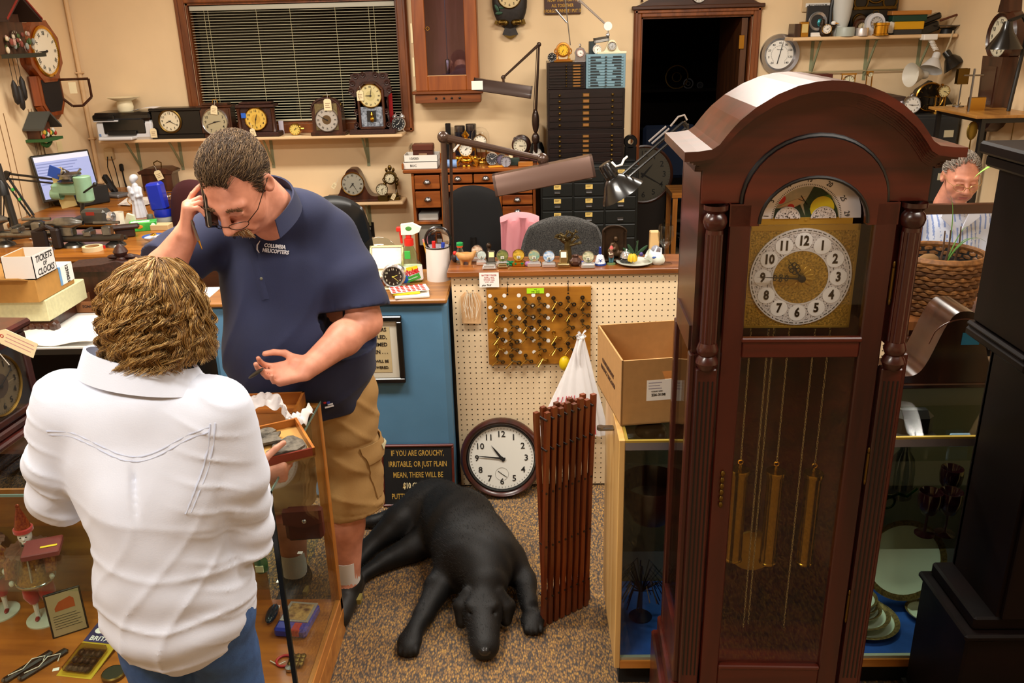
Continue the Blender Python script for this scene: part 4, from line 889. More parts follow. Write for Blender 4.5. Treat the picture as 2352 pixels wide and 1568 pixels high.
a=pY(1085,425,2.25); office_chair('tall black office chair pushed up to the oak desk',(a.x,2.25,0),PI-.1,.40,a.z-.44,.44,BFAB,arm=False)
a=pY(812,480,.85); office_chair('black leather office chair behind the navy shirted man',(a.x-.2,1.25,0),.15,.42,a.z-.5,.5,mat('#101010',.35))
a=pY(430,412,1.9); office_chair('maroon office chair at the rear left desk',(a.x+.02,1.9,0),PI-.1,.40,a.z-.45,.45,mat('#3a0a12',.9))
# black stool chair carrying the pink towel
a=pY(1182,497,1.75); t=thing('office_chair','low black chair between the tall black chair and grey chair','chair',(a.x-.02,1.8,0))
o=curved_pad(.42,.42,.08,0,BFAB,.6).build('seat',t); o.rotation_euler.x=PI/2; o.location=(-.08,.1,.55)
MB(BLK).bar((0,0,.1),(0,0,.53),.025).build('column',t); MB(BLK).tube([(0.03,.0,.5),(.05,.02,.8),(.05,.02,a.z-.03)],.02).box(-.06,-.01,a.z-.2,.14,.05,a.z-.02,.02).build('backrest',t)
for i in range(5):
 an=i*2*PI/5; MB(BLK).tube([(0,0,.12),(.26*cos(an),.26*sin(an),.03)],[.03,.016],8).build('leg',t)
zt=a.z; 
def tow(u,v):
 x=-.1+.24*u; ph=sin(u*13+v)*.008*min(1,v*3); L=.30+.05*u
 if v<.25: b=v/.25*PI; return (x+a.x+.01, 1.82+.045*cos(b), zt-.03+.035*sin(b)-.12*abs(u-.5)**2)
 s=(v-.25)/.75; return (x+a.x+.01+.01*s*sin(u*9), 1.775+ph*3-.01*s, zt-.03-L*s-.12*abs(u-.5)**2)
q=MB(mat('#d98a92',.95,b=(500,.5),sheen=.4)).sheet(tow,24,28,.008); solo(q,'towel','pink terry towel draped over the low black chair back','towel')
# ================================================================ pegboard counter
CT=1.045; EDGE=wood('#5c2c10','#9a5c26',.35,ax='x')
def peg_mat():
 M,nt,p=_new('peg'); p.inputs['Base Color'].default_value=lin('#ead2ac'); p.inputs['Roughness'].default_value=.55
 tc=nt.nodes.new('ShaderNodeTexCoord'); sp=nt.nodes.new('ShaderNodeSeparateXYZ'); nt.links.new(tc.outputs['Object'],sp.inputs[0])
 def mn(op,a,b=None):
  n=nt.nodes.new('ShaderNodeMath'); n.operation=op
  for i,x in enumerate((a,b)):
   if x is None: continue
   if isinstance(x,(int,float)): n.inputs[i].default_value=x
   else: nt.links.new(x,n.inputs[i])
  return n.outputs[0]
 def cell(o,off): return mn('SUBTRACT',mn('FRACT',mn('ADD',mn('DIVIDE',mn('ADD',o,-off),.0254),50.5)),.5)
 a=cell(sp.outputs[0],0); b=cell(sp.outputs[2],.01524); d=mn('SQRT',mn('ADD',mn('MULTIPLY',a,a),mn('MULTIPLY',b,b)))
 h=mn('LESS_THAN',d,.125); tr=nt.nodes.new('ShaderNodeBsdfTransparent'); mx=nt.nodes.new('ShaderNodeMixShader')
 nt.links.new(h,mx.inputs[0]); nt.links.new(p.outputs[0],mx.inputs[1]); nt.links.new(tr.outputs[0],mx.inputs[2]); nt.links.new(mx.outputs[0],nt.nodes['Material Output'].inputs[0]); return M
t=thing('pegboard_counter','cream pegboard fronted counter with brown wooden top, key board hung on it','counter',(0,0,0))
part(t,'counter_top',EDGE,(-.03,-.02,CT-.024,1.93,.22,CT),b=.003)
MB(peg_mat()).box(-.014,0,.01,1.93,.004,CT-.024).build('pegboard',t)
part(t,'end_panel',mat('#5a3a1e',.6),(-.014,.004,.0,.0,.21,CT-.024)); part(t,'shelf',mat('#2a1a10',.8),(0,.02,.5,1.91,.2,.515)); part(t,'back_panel',mat('#160f0a',.9),(0,.2,0,1.93,.21,.93))
def ct(u0,v0,u1,v1,d=.05): return spot(u0,v0,u1,v1,CT,-.012,.2-d)
# price card, tag bundle
p=pY(1101,628,-.024); p2=pY(1146,656,-.004)
t=thing('price_notice','small white card of battery prices with plus TAX handwritten, taped under counter edge','card',((p.x+p2.x)/2,-.022,CT-.068)); w=.083; part(t,'card',WHT,(-w/2,0,0,w/2,.001,.064))
q=MB(mat('#c86a6a',.8)); q.text('BATTERY PRICES',.0085,frame((0,-.0006,.053)),.01)
for i,l in enumerate(['SILVER 1 - $5.00','ALKALINE - $4.00','3.0 & LITH - $6.00','3.0 LIT - $6.00']): q.text(l,.006,frame((0,-.0006,.044-i*.007)))
q.build('printed_prices',t); q=MB(INK).text('plus TAX',.010,frame((-.012,-.0006,.009)),.015,shear=.3); q.build('handwriting',t)
p=pY(1080,672,-.02); t=thing('tag_bundle','bundle of blank tan paper tags with loose strings on the pegboard','tags',(p.x,-.012,p.z-.14)); MT=mat('#d2a878',.8)
for i in range(3): MB(MT).at((.003*i-.003,-.003*i,0),ry=.03*i-.02).prism([(-.038,0),(.038,0),(.038,.12),(.02,.14),(-.02,.14),(-.038,.12)],-.001,.001).build('tag',t)
q=MB(mat('#e8dcc4',.8))
for i in range(14): r_=random.Random(i); a=r_.uniform(-.02,.02); q.tube([(0,-.012,.12),(a,-.02,.145+r_.uniform(-.01,.01)),(a*2.2,-.017,.09),(a*1.8+r_.uniform(-.015,.015),-.014,.02+r_.uniform(0,.05))],.0011,4)
q.build('strings',t)
# key board
KB=wood('#8a5410','#b87c24',.45,ax='x'); p=pY(1116,661,-.016); p2=pY(1357,657,-.016); p3=pY(1125,838,-.016); kw=p2.x-p.x; kh=p.z-p3.z
kx,kz=p.x+.002,p3.z; t=thing('key_board','tan wooden board of winding keys hung by two hooks on pegboard','key board',(kx,-.004,kz))
part(t,'board',KB,(0,-.012,0,kw,0,kh),b=.002)
def kpos(c,r): return (kw*(.085+c*.1385), kh*(.865-r*.147))
q=MB(mat('#e8e4dc',.6))
miss={(0,2),(0,4),(0,5)}; stick=[(c,r) for r in range(6) for c in range(5) if (c,r) not in {(0,2),(0,4),(0,5),(4,5),(1,0)}]+[(1,0)]
for c,r in stick: x,z=kpos(c,r); MB(mat('#e8e4dc',.6)).lathe([(.0085,0),(.0085,.001),(0,.001)],18,(x-.024,-.012,z+.012),'y').build('round_sticker',t)
part(t,'green_label',mat('#a8e010',.6),(kw*.385,-.0135,kh*.92,kw*.55,-.012,kh*.985)); q=MB(INK)
for i,l in enumerate(['Keys','Large ... $6.50','Small ... $4.00']): q.text(l,.0062,frame((kw*.467,-.0139,kh*.971-i*.0075)),.0,shear=.2)
q.build('handwriting',t)
for x in (kw*.2,kw*.78): MB(BLK).tube([(x,-.004,kh+.022),(x,-.012,kh+.026),(x,-.016,kh+.01),(x,-.015,kh-.012),(x,-.012,kh-.02)],.0018,6).lathe([(.004,0),(.004,.001),(0,.001)],10,(x,-.012,kh-.03),'y').build('hook',t)
def clock_key(m,s=1,n=1):
 t=thing('clock_key','','key')
 q=MB(m); q.M=Matrix.Scale(s,4); lob=[(0,.0),(-.004,-.03),(.026,-.026)]
 q.tube([(0,-.006,0),(0,-.008,-.016),(.006,-.01,-.018),(.022,-.008,-.026)],[.0035,.006,.006,.0035],8,flat=.5)
 q.bar((.006,-.009,-.016),(-.001,-.009,-.03),.004); 
 for x,z in ((0,0),(.025,-.028)): q.ring((x,-.007,z),.0062,.003,14,6)
 q.build('bow',t)
 for i in range(n): q=MB(BRASS); q.M=Matrix.Scale(s,4); q.tube([(.008+.004*i,-.01,-.017),(-.022+.01*i,-.032,-.038-.004*i)],[.0026,.0024],8); q.build('shank',t)
 MB(STEEL).bar((0,.002,.002),(0,-.012,.002),.0012,6).build('peg_hook',t)
 return t
OB1=mat('#57452a',.4,.8); OB2=mat('#3a3024',.4,.8); BR2=mat('#c8a24a',.25,1)
rows=['top','second','third','fourth','fifth','bottom']; cols=['first','second','third','fourth','fifth','sixth','seventh']
proto={k:clock_key(m,s,n) for k,m,s,n in (('a',OB1,1,1),('b',OB2,1.05,2),('c',BR2,1.05,2),('d',OB1,1.25,1))}
lay=['a.dabba','badabda','cabb.aa','bdaaca.','caa.bb.','adbc...']; used=set(); 
lay=['a.dabbb','badabba','cabb.aa','bdaaca.','ca.abb.','adac...']
for r in range(6):
 for c in range(7):
  k=lay[r][c]
  if k=='.': continue
  x,z=kpos(c,r); loc=(kx+x,-.018,kz+z); lab={'a':'brass','b':'dark double','c':'bright brass','d':'large'}[k]+' winding key, %s in the %s row of the key board'%(cols[c],rows[r])
  o=proto[k]
  if k in used: o=dup(o)
  used.add(k); o.location=loc; o['label']=lab; o['group']='winding keys on the key board'; o.rotation_euler.y=random.uniform(-.15,.15); o.scale=(1,1,1)
# things along the counter top
def disc_clock(lab,u0,v0,u1,v1,fc,fc2,metal=SILV,base=CHROME,scale=30):
 p,w,h=ct(u0,v0,u1,v1); t=thing('disc_clock',lab,'clock',p,group='disc clocks on the pegboard counter'); w=min(w,.05); r=w*.5
 MB(base).box(-w*.58,0,0,w*.58,.04,h*.22,.004).box(-w*.4,.01,h*.2,w*.4,.03,h*.3,.003).build('base',t)
 z=h*.3+r*.92; MB(metal).lathe([(r,0),(r*1.04,.003),(r*1.04,.01),(0,.011)],28,(0,.02,z),'y').build('rim',t)
 MB(mat(fc,.4,n=(scale*2,1),h2=fc2)).lathe([(r*.95,0),(0,.001)],28,(0,.008,z),'y').build('picture_disc',t)
 part(t,'digital_window',mat('#d8d8cc',.4),(-r*.3,.004,z-r*.5,r*.3,.0065,z-r*.1)); MB(INK).text('22',r*.34,frame((0,.0035,z-r*.3)),.02).build('digits',t)
disc_clock('silver based disc clock with brown portrait dial, left behind the grey one',1078,560,1115,602,'#e8d8c0','#8a5a3a'); 
disc_clock('grey pearly disc clock beside the wooden bowl, left end of the clip clocks',1096,566,1117,610,'#c8d4cc','#98a8a4')
disc_clock('green camouflage disc clock, third of the row',1140,570,1169,613,'#8a8a4a','#3e5230')
disc_clock('all gold disc clock on gold base',1177,567,1206,613,'#d8b040','#8a7020',GOLD,GOLD)
disc_clock('teal world map disc clock left of the blue collage one',1212,569,1242,614,'#5a9a94','#b8a878')
disc_clock('blue and white collage disc clock left of bronze tree',1246,571,1276,615,'#e8ecf0','#4a86b8')
disc_clock('cream disc clock with red flag, right of bronze tree',1336,571,1366,617,'#e4dcb8','#7a8468')
def clip_clock(lab,u0,v0,u1,v1,metal,face):
 p,w,h=ct(u0,v0,u1,v1); t=thing('clip_clock',lab,'clock',p); w=min(w,.045); MB(metal).box(-w*.6,0,0,w*.6,.035,h*.25,.004).build('base',t)
 MB(metal).at((0,.012,h*.22),rx=-.25).box(-w*.38,0,0,w*.38,.01,h*.76,.004).build('body',t); MB(face).at((0,.012,h*.22),rx=-.25).box(-w*.26,-.002,h*.34,w*.26,.001,h*.66).build('display',t)
clip_clock('pewter upright clip clock between grey and green disc clocks',1118,577,1140,612,mat('#77746c',.3,.9),mat('#d8cc90',.5))
clip_clock('gilt and silver clip clock standing before the bronze tree',1282,576,1308,616,mat('#c8b88a',.2,1),mat('#e8e4d0',.5))
for lab,u0,u1,v,m in (('silver money clip lying before the pewter clip clock',1107,1140,620,CHROME),('pale brass money clip before the green disc clock',1142,1167,617,mat('#c8b48a',.2,1))):
 p,w,h=ct(u0,v-16,u1,v); solo(MB(m).box(-w/2,0,0,w/2,.03,.012,.005).box(-w/2+.004,.002,.012,w/2-.004,.026,.02,.004),'money_clip',lab,'clip',p)
# wooden bowl, bottle
p,w,h=ct(1050,580,1090,612); t=thing('wooden_pig','carved pale wood animal shaped bowl at the left end of the counter','carving',p); PW=mat('#c08a4c',.6,n=(40,.2))
S=SDF(); S.ell((0,.04,h*.55),(w*.45,.03,h*.36),.01); S.cap((-.25*w,.03,h*.3),(-.25*w,.03,0),.008,.007,.006); S.cap((.2*w,.03,h*.3),(.2*w,.03,0),.008,.007,.006); S.cap((-.25*w,.055,h*.3),(-.25*w,.055,0),.008,.007,.006); S.cap((.2*w,.055,h*.3),(.2*w,.055,0),.008,.007,.006)
S.cap((.35*w,.04,h*.65),(.5*w,.04,h*.85),.012,.008,.01); S.cap((-.35*w,.04,h*.6),(-.48*w,.04,h*.72),.014,.01,.01); S.ell((0,.04,h*.95),(w*.3,.02,h*.2),.004,sub=True)
V,F=nets(S,(-w*.65,-.005,-.012),(w*.65,.085,h*1.2),.0028); npmesh('body',V,F,[PW],None,t)
p,w,h=ct(1046,555,1070,600); t=thing('soda_bottle','small plastic bottle with green cap behind the wooden bowl','bottle',(p.x,.14,CT)); MB(lens('#cfe4ee',.05)).lathe([(.017,0),(.018,.004),(.018,h*.5),(.011,h*.7),(.011,h*.78)],20).build('body',t); MB(mat('#4a86c0',.5)).lathe([(.0183,h*.15),(.0183,h*.45)],20).build('label',t); MB(mat('#d8541e',.4)).lathe([(.013,h*.76),(.014,h*.78),(.014,h*.86),(.0,h*.86)],20).build('cap_ring',t); MB(mat('#0f8a44',.4)).lathe([(.015,h*.85),(.015,h*.98),(.012,h),(0,h)],20).build('cap',t)
p,w,h=ct(1030,585,1048,607); solo(MB(mat('#2a1a18',.5)).ell((0,.03,.02),(.018,.02,.02),12,8).m(mat('#c8281e',.5)).ell((0,.02,.042),(.009,.009,.01),10,8),'figurine','small dark figurine with red cap left of the soda bottle','figurine',(p.x+.01,.12,CT))
p,w,h=ct(1115,560,1132,590); solo(MB(BRNZ).lathe([(.016,0),(.014,.02),(.01,.05),(.006,.06)],14).ell((0,0,.07),(.012,.012,.013),10,8),'figurine','dark bronze bust behind the pewter clip clock','figurine',(p.x,.15,CT))
q=MB(mat('#0f7a4a',.25,.4))
for i in range(40): r_=random.Random(i); q.ell((r_.uniform(-.05,.05),r_.uniform(-.015,.015),.006+r_.uniform(0,.012)),(.007,.005,.005),6,5)
p=pZ(1175,607,CT); solo(q,'bead_garland','green metallic bead garland behind the green and gold disc clocks','beads',(p.x,.06,CT))
p=pZ(1212,603,CT); solo(MB(mat('#8a5a8a',.4)).ell((0,0,.012),(.013,.012,.012),12,8).ell((.01,-.008,.014),(.006,.006,.005),8,6),'shell','small purple shell between the gold and teal disc clocks','shell',(p.x,.05,CT))
# bronze tree
p,w,h=ct(1276,530,1330,615,.06); t=thing('bronze_tree','branching bronze tree sculpture standing before the grey chair','sculpture',(p.x+.005,.12,CT)); h*=.95
BT=mat('#5a4a26',.4,.7,n=(60,.4)); q=MB(BT); q.tube([(0,0,0),(.002,0,h*.25),(0,0,h*.5),(.003,0,h*.66)],[.024,.016,.013,.014],10); r_=random.Random(4)
def br(a,d,L,r,n):
 b_=a+d*L; q.tube([a,a+d*L*.5+Vector((r_.uniform(-.004,.004),r_.uniform(-.004,.004),.002)),b_],[r,r*.85,r*.6],7)
 if n==0: q.ell(b_,(r*1.1,r*1.1,r*1.1),6,5); return
 for k in range(2): br(b_,(d+Vector((r_.uniform(-.9,.9),r_.uniform(-.6,.6),r_.uniform(-.1,.7)))).normalized(),L*.62,r*.62,n-1)
for i in range(7): a=i*2*PI/7; br(Vector((0,0,h*(.45+.03*i))),Vector((cos(a),sin(a)*.5,.25+.05*i)).normalized(),h*.2,.009,2)
for i in range(5): a=i*1.3; q.tube([(0,0,.01),(.035*cos(a),.025*sin(a),.002)],[.012,.004],6)
q.build('trunk_and_branches',t)
p,w,h=ct(1310,588,1334,612); solo(MB(mat('#4a2e22',.35,.3)).lathe([(.015,0),(.026,.012),(.027,.024),(.012,.038),(.016,.046),(.013,.046),(.009,.038)],20),'clay_pot','little brown clay pot right of the bronze tree','pot',(p.x,.05,CT))
p,w,h=ct(1342,586,1352,602); solo(MB(mat('#1f3aa0',.4)).box(-.012,0,0,.012,.02,.012,.004),'trinket','tiny blue trinket between clay pot and red flag disc clock','trinket',(pZ(1338,603,CT).x,.07,CT))
p,w,h=ct(1366,576,1393,612); t=thing('delft_bell','blue and white delft bell with dark blue handle','bell',(p.x,p.y+.03,CT)); DEL=mat('#dfe4ee',.2,coat=.5)
MB(DEL).lathe([(.025,.006),(.022,.012),(.018,.03),(.015,.04),(.006,.046),(0,.046)],24).build('body',t); MB(mat('#1c3a8a',.3)).lathe([(.026,0),(.027,.003),(.025,.009)],24).build('blue_rim',t); MB(mat('#1c2e7a',.3)).lathe([(.005,.045),(.007,.055),(.005,.07),(.006,.078),(0,.08)],14).build('handle',t)
MB(mat('#2a4a9a',.4)).at((0,-.0195,.024)).bar((-.008,0,-.006),(.008,0,.006),.0012,5).bar((-.008,0,.006),(.008,0,-.006),.0012,5).bar((0,0,0),(0,0,-.012),.002,5).build('windmill_painting',t)
p,w,h=ct(1368,575,1375,588); solo(MB(mat('#c89a5a',.8)).lathe([(.006,0),(.007,.02),(0,.02)],12),'cork','cork bottle stopper behind the delft bell','cork',(p.x,.12,CT))
p,w,h=ct(1385,524,1437,600); t=thing('bronze_bookend','arched bronze relief bookend of a seated figure','bookend',(p.x,.12,CT)); w=.105; h=.155
ar=[(-w/2,0),(-w/2,h*.82)]+[(-w/2*cos(a),h*.82+h*.18*sin(a)) for a in [i*PI/12 for i in range(13)]]+[(w/2,h*.82),(w/2,0)]
q=MB(BRNZ).prism(ar,.0,.02).box(-w*.55,-.035,0,w*.55,.025,.014,.004); q.build('plaque',t); q=MB(BRNZ)
for s_ in (-1,1): q.lathe([(.008,0),(.005,.008),(.005,h*.7),(.008,h*.76)],10,(s_*w*.44,-.004,.012))
q.tube([(x*.96,-.003,z) for x,z in ar[1:-1]],.004,6); q.build('arch_frame',t)
S=SDF(); S.ell((0,0,.05),(.022,.016,.032),.01); S.ell((.005,-.004,.098),(.011,.011,.013),.008); S.path([(-.01,-.005,.075),(-.024,-.012,.05),(0,-.016,.055)],[.009,.007,.006],.008); S.path([(.01,-.005,.03),(.028,-.014,.04),(.025,-.012,.012)],[.012,.01,.008],.008); S.path([(-.01,-.005,.03),(-.02,-.014,.04),(-.022,-.012,.012)],[.012,.01,.008],.008)
V,F=nets(S,(-.05,-.04,0),(.06,.03,.125),.003); npmesh('seated_figure',V,F,[mat('#46321e',.4,.6)],None,t)
p,w,h=ct(1394,552,1416,610); t=thing('boy_figurine','painted boy figurine with red hat standing before the bronze bookend','figurine',(p.x,p.y+.025,CT)); MB(mat('#5a6a3a',.7)).lathe([(.02,0),(.019,.005),(0,.007)],18).build('base',t)
for n_,pts,rs,m in (('trousers',[(-.005,0,.008),(-.005,0,.034)],[.004,.007],'#3a6a78'),('trousers',[(.005,0,.008),(.005,0,.034)],[.004,.007],'#3a6a78'),('coat',[(0,0,.03),(0,0,.05),(0,0,.058)],[.011,.01,.006],'#5a3a28')): MB(mat(m,.6)).tube(pts,rs,10).build(n_,t)
MB(mat('#d8a888',.6)).ell((0,-.001,.066),(.006,.006,.007),10,8).build('face',t); MB(mat('#c0504a',.6)).lathe([(.009,.069),(.008,.071),(.006,.078),(0,.083)],14).build('hat',t); MB(mat('#c8b8a0',.6)).tube([(-.01,0,.052),(-.008,-.011,.045),(.006,-.011,.048)],.003,6).build('arm',t)
# plate with bell, flower, creamer
p=pZ(1457,613,CT); t=thing('china_plate','grey plate edge on carrying the call bell and yellow flower','plate',(p.x+.005,.06,CT)); MB(mat('#c8ccc0',.25,coat=.4)).lathe([(0,.002),(.05,.002),(.075,.01),(.078,.013),(.05,.007),(0,.006)],36).build('dish',t)
t=thing('call_bell','chrome domed call bell on black base on the grey plate','bell',(p.x-.028,.07,CT+.008)); MB(BLKP).lathe([(.028,0),(.028,.012),(.024,.016),(0,.016)],24).build('base',t); MB(CHROME).lathe([(.027,.02),(.026,.03),(.018,.044),(0,.049)],24).ell((0,0,.052),(.005,.005,.005),8,6).build('dome',t)
t=thing('silk_flower','yellow silk flower with green leaves lying on the grey plate','flower',(p.x-.005,.04,CT+.01)); q=MB(mat('#d8b020',.6))
for i in range(6): a=i*PI/3; q.at((.004*cos(a),.004*sin(a),.004),rz=a,ry=-.5).ell((.012,0,.018),(.013,.009,.022),10,8); q.at()
q.build('petals',t); q=MB(mat('#24462a',.6)); [q.at((.01,0,.03),rz=a,ry=b_).ell((0,0,.035),(.008,.002,.035),8,8) for a,b_ in ((.2,.9),(.5,-.6),(1,.4),(2.4,1.2))]; q.at().tube([(.02,0,.02),(.02,.0,.07),(.015,0,.095)],.0015,5); q.build('leaves',t); MB(mat('#3a2a6a',.5)).ell((.035,-.01,.04),(.009,.009,.009),10,8).build('berry',t)
p,w,h=ct(1484,560,1516,612); t=thing('creamer','white china creamer tipped over beside the plate','jug',(p.x+.01,.05,CT)); MB(mat('#dfe6d8',.2,coat=.5)).at((0,0,.03),ry=-1.1).lathe([(.012,-.045),(.026,-.03),(.03,-.01),(.02,.02),(.024,.036),(.021,.036),(.016,.02),(.026,-.01),(0,-.04)],24).build('body',t); MB(DEL).tube([(.0,0,.052),(.01,0,.075),(.028,0,.07),(.028,0,.045)],.004,8).build('handle',t); MB(mat('#3a5aa0',.4)).ell((-.004,-.024,.036),(.01,.003,.005),8,6).build('blue_pattern',t)
p,w,h=ct(1493,536,1520,603); od(p.x-w*.4,.13,CT,p.x+w*.4,.17,CT+h*.95,mat('#d8b27a',.6),'wooden_block','upright pale wood block behind the creamer','block'); solo(MB(mat('#a8aabc',.3,.4)).lathe([(.018,0),(.02,.004),(.0,.012)],20,ax='y'),'glass_paperweight','pale blue round glass paperweight leaning on the pale wood block','paperweight',(p.x+.004,.128,CT+.045))
p,w,h=ct(1508,512,1546,612); t=thing('wine_glass','clear stemmed wine glass beside the tall case clock','glass',(p.x+.005,.05,CT)); h=.17
MB(glass('#f0f0ec',.5)).lathe([(.032,0),(.032,.003),(.005,.008),(.004,h*.4),(.015,h*.47),(.03,h*.6),(.034,h*.75),(.03,h),(.028,h),(.032,h*.75),(.027,h*.61),(.0,h*.5)],28).build('bowl_and_stem',t)
# ================================================================ blue counter
BT_=.955; t=thing('blue_counter','blue painted counter end with oak top, framed notice hung on it','counter',(-.5,0,0)); BLUE=mat('#5788ad',.55,n=(6,.08),b=(300,.1))
part(t,'cabinet',BLUE,(-.55,-.09,.0,.468,.36,BT_-.022),b=.02); part(t,'counter_top',wood('#7a4a1e','#a8702f',.4,ax='x'),(-.56,-.11,BT_-.022,.474,.37,BT_),b=.006)
def bt(u0,v0,u1,v1,d=.05): return spot(u0,v0,u1,v1,BT_,-.105,.36-d)
# framed notice
p,w,h=wb(760,728,926,882,-.115); w=.32; cx=pY(926,800,-.115).x-w/2; t=thing('framed_notice','black framed cream notice about customers on the blue counter end','notice',(cx,-.092,p.z)); z=h
q=MB(BLKP); [q.box(*b_,.004) for b_ in ((-w/2,-.022,0,w/2,0,.024),(-w/2,-.022,z-.024,w/2,0,z),(-w/2,-.022,.024,-w/2+.024,0,z-.024),(w/2-.024,-.022,.024,w/2,0,z-.024))]; q.build('frame',t)
part(t,'mat_board',mat('#d8d4c4',.7),(-w/2+.02,-.01,.02,w/2-.02,-.002,z-.02)); part(t,'notice_paper',mat('#cdb98c',.8,n=(12,.12)),(-w/2+.055,-.0115,.05,w/2-.055,-.01,z-.05))
q=MB(INK)
for i,(l,s_) in enumerate((('CUSTOMERS',.024),('WILL BE STAMPED,',.024),('COUNTED',.024),('AND BEATEN...',.024),('',.01),('THEY WILL BE',.016),('MAIMED.',.016))): pass
for l,s_,zz in (('CUSTOMERS',.023,.80),('TRAMPLED,',.023,.69),('MAIMED',.023,.58),('BEATEN . . .',.023,.47),('WILL BE',.017,.33),('ANSWERED.',.017,.235)): q.text(l,s_,frame((w/2-.068,-.0125,z*zz)),.02,align='RIGHT',sx=.92)
q.build('lettering',t)
# grouchy sign
p=pY(880,1162,-.165); p2=pY(1047,1018,-.11); t=thing('grouchy_sign','black sign with gold capitals about a charge for the grouchy, standing on carpet','sign',(p.x+.165,-.165,.002),rx=-.2); w=.325; h=.285
FR=wood('#3a120c','#6a2418',.35,ax='x'); q=MB(FR); [q.box(*b_,.003) for b_ in ((-w/2,-.014,0,w/2,.006,.01),(-w/2,-.014,h-.01,w/2,.006,h),(-w/2,-.014,.01,-w/2+.01,.006,h-.01),(w/2-.01,-.014,.01,w/2,.006,h-.01))]; q.build('frame',t)
part(t,'panel',mat('#0d0f12',.6),(-w/2+.008,-.008,.008,w/2-.008,.004,h-.008)); q=MB(mat('#c09a44',.6))
L=['IF YOU ARE GROUCHY,','IRRITABLE, OR JUST PLAIN','MEAN, THERE WILL BE','A      ','PUTTING UP WITH YOU']
for i,l in enumerate(L): q.text(l,.036,frame((-.045 if l.startswith('A') else 0,-.0086,h-.04-i*.05)),.006,sx=.62)
q.m(mat('#efe0b0',.6)).text('$10 CHARGE FOR',.036,frame((.02,-.0086,h-.04-3*.05)),.03,sx=.62); q.build('lettering',t)
# round wall clock on the carpet
p=pY(1152,1040,-.06); r=.187; t=thing('wall_clock','large round mahogany wall clock standing on carpet against the pegboard','clock',(p.x,-.085,r+.003),rx=-.17)
MB(MAH).lathe([(r*.99,0),(r,.015),(r*.985,.03),(r*.93,.042),(r*.87,.036),(r*.85,.03)],64,(0,.03,0),'y').build('rim',t); MB(EBON).lathe([(r*.86,.028),(r*.82,.03),(r*.78,.012)],64,(0,.03,0),'y').build('inner_ring',t)
dial(t,(0,.016,0),r*.785,mat('#e2e2da',.5),'arabic',(10,46),None,bold=.012,ns=.27)
q=MB(mat('#9a9a94',.6)); q.ring((0,.011,-r*.4),.03,.0006,32,4).m(INK)
for a,L_ in ((-.9,.022),(2.2,.026)): q.at((0,.0105,-r*.4),ry=a).box(-.0012,-.0005,-.004,.0012,.0005,L_)
q.at(); q.build('seconds_dial',t)
q=MB(WHT)
# Blue counter things
p,w,h=bt(910,515,962,650); t=thing('spray_bottle','green window cleaner spray bottle with red trigger and white head','bottle',(p.x+.014,p.y+.03,BT_)); w=.1; hb=h*.62
bs=lambda k:[(x*k,y*k*.5) for x,y in ((-.05,-.045),(.05,-.045),(.05,.045),(-.05,.045))]
def loft(q,secs,n=28):
 rows=[]; 
 for z,a,b_ in secs: rows.append([(a*np.sign(cos(t_))*abs(cos(t_))**.6,b_*np.sign(sin(t_))*abs(sin(t_))**.6,z) for t_ in [2*PI*i/n for i in range(n)]])
 v=[p_ for r_ in rows for p_ in r_]; f=[(j*n+i,j*n+(i+1)%n,(j+1)*n+(i+1)%n,(j+1)*n+i) for j in range(len(secs)-1) for i in range(n)]+[tuple(range(n-1,-1,-1)),tuple((len(secs)-1)*n+i for i in range(n))]; return q.add(v,f)
loft(MB(glass('#dfe9d2',.6)),[(0,.05,.026),(.01,.053,.029),(hb*.45,.05,.028),(hb*.62,.032,.022),(hb*.75,.034,.023),(hb*.9,.022,.018),(hb,.016,.016)]).build('bottle',t)
loft(MB(mat('#a6c832',.3,al=.85)),[(.004,.048,.024),(.01,.05,.026),(hb*.42,.048,.026)]).build('green_liquid',t)
loft(MB(mat('#e8e8ea',.4)),[(.012,.0545,.0303),(hb*.3,.0525,.0297),(hb*.44,.051,.029)]).build('label',t)
q=MB(mat('#c81e24',.4)).text('Windex',.036,frame((.004,-.0305,hb*.3))@Matrix.Rotation(-.35,4,'Y'),.045,depth=.0004,sx=.62); q.m(mat('#3f9a34',.5)).at((.012,-.0304,hb*.14),ry=-.35).box(-.034,-.0004,-.012,.034,.0004,.012); q.at().m(mat('#1f5fb8',.5)).ell((-.02,-.03,hb*.1),(.022,.001,.022),14,8).m(mat('#e8d020',.5)).at((.01,-.0302,hb*.41),ry=-.2).box(-.026,-.0004,-.008,.026,.0004,.008); q.at().m(mat('#e8f4e8',.5)).text('Glass & Surface',.007,frame((.012,-.0312,hb*.14))@Matrix.Rotation(-.35,4,'Y'),.02); q.build('label_print',t)
MB(mat('#3cae44',.5)).box(-.02,-.0245,hb*.66,.006,-.021,hb*.88,.003).build('green_sticker',t)
q=MB(mat('#d0281c',.4)).lathe([(.02,hb),(.021,hb+.005),(.02,hb+.03),(.012,hb+.032)],20); q.box(-.012,-.012,hb+.03,.012,.012,hb+.05,.004); q.tube([(-.02,0,hb+.075),(-.034,0,hb+.055),(-.032,0,hb+.01)],[.008,.007,.005],8).box(-.052,-.01,hb+.062,-.02,.01,hb+.084,.004); q.build('trigger',t)
MB(mat('#ece8dc',.4)).prism([(-.03,hb+.05),(-.03,hb+.095),(.02,hb+.1),(.058,hb+.08),(.05,hb+.062),(.02,hb+.05)],-.014,.014).build('spray_head',t); MB(mat('#4a8a3a',.5)).ell((.004,-.0142,hb+.078),(.014,.001,.01),14,8).build('oval_badge',t)
p,w,h=bt(978,570,1034,648); t=thing('pen_cup','white cylindrical cup holding pens and a magnifier','cup',(p.x,p.y+.05,BT_)); r=w/2*.98
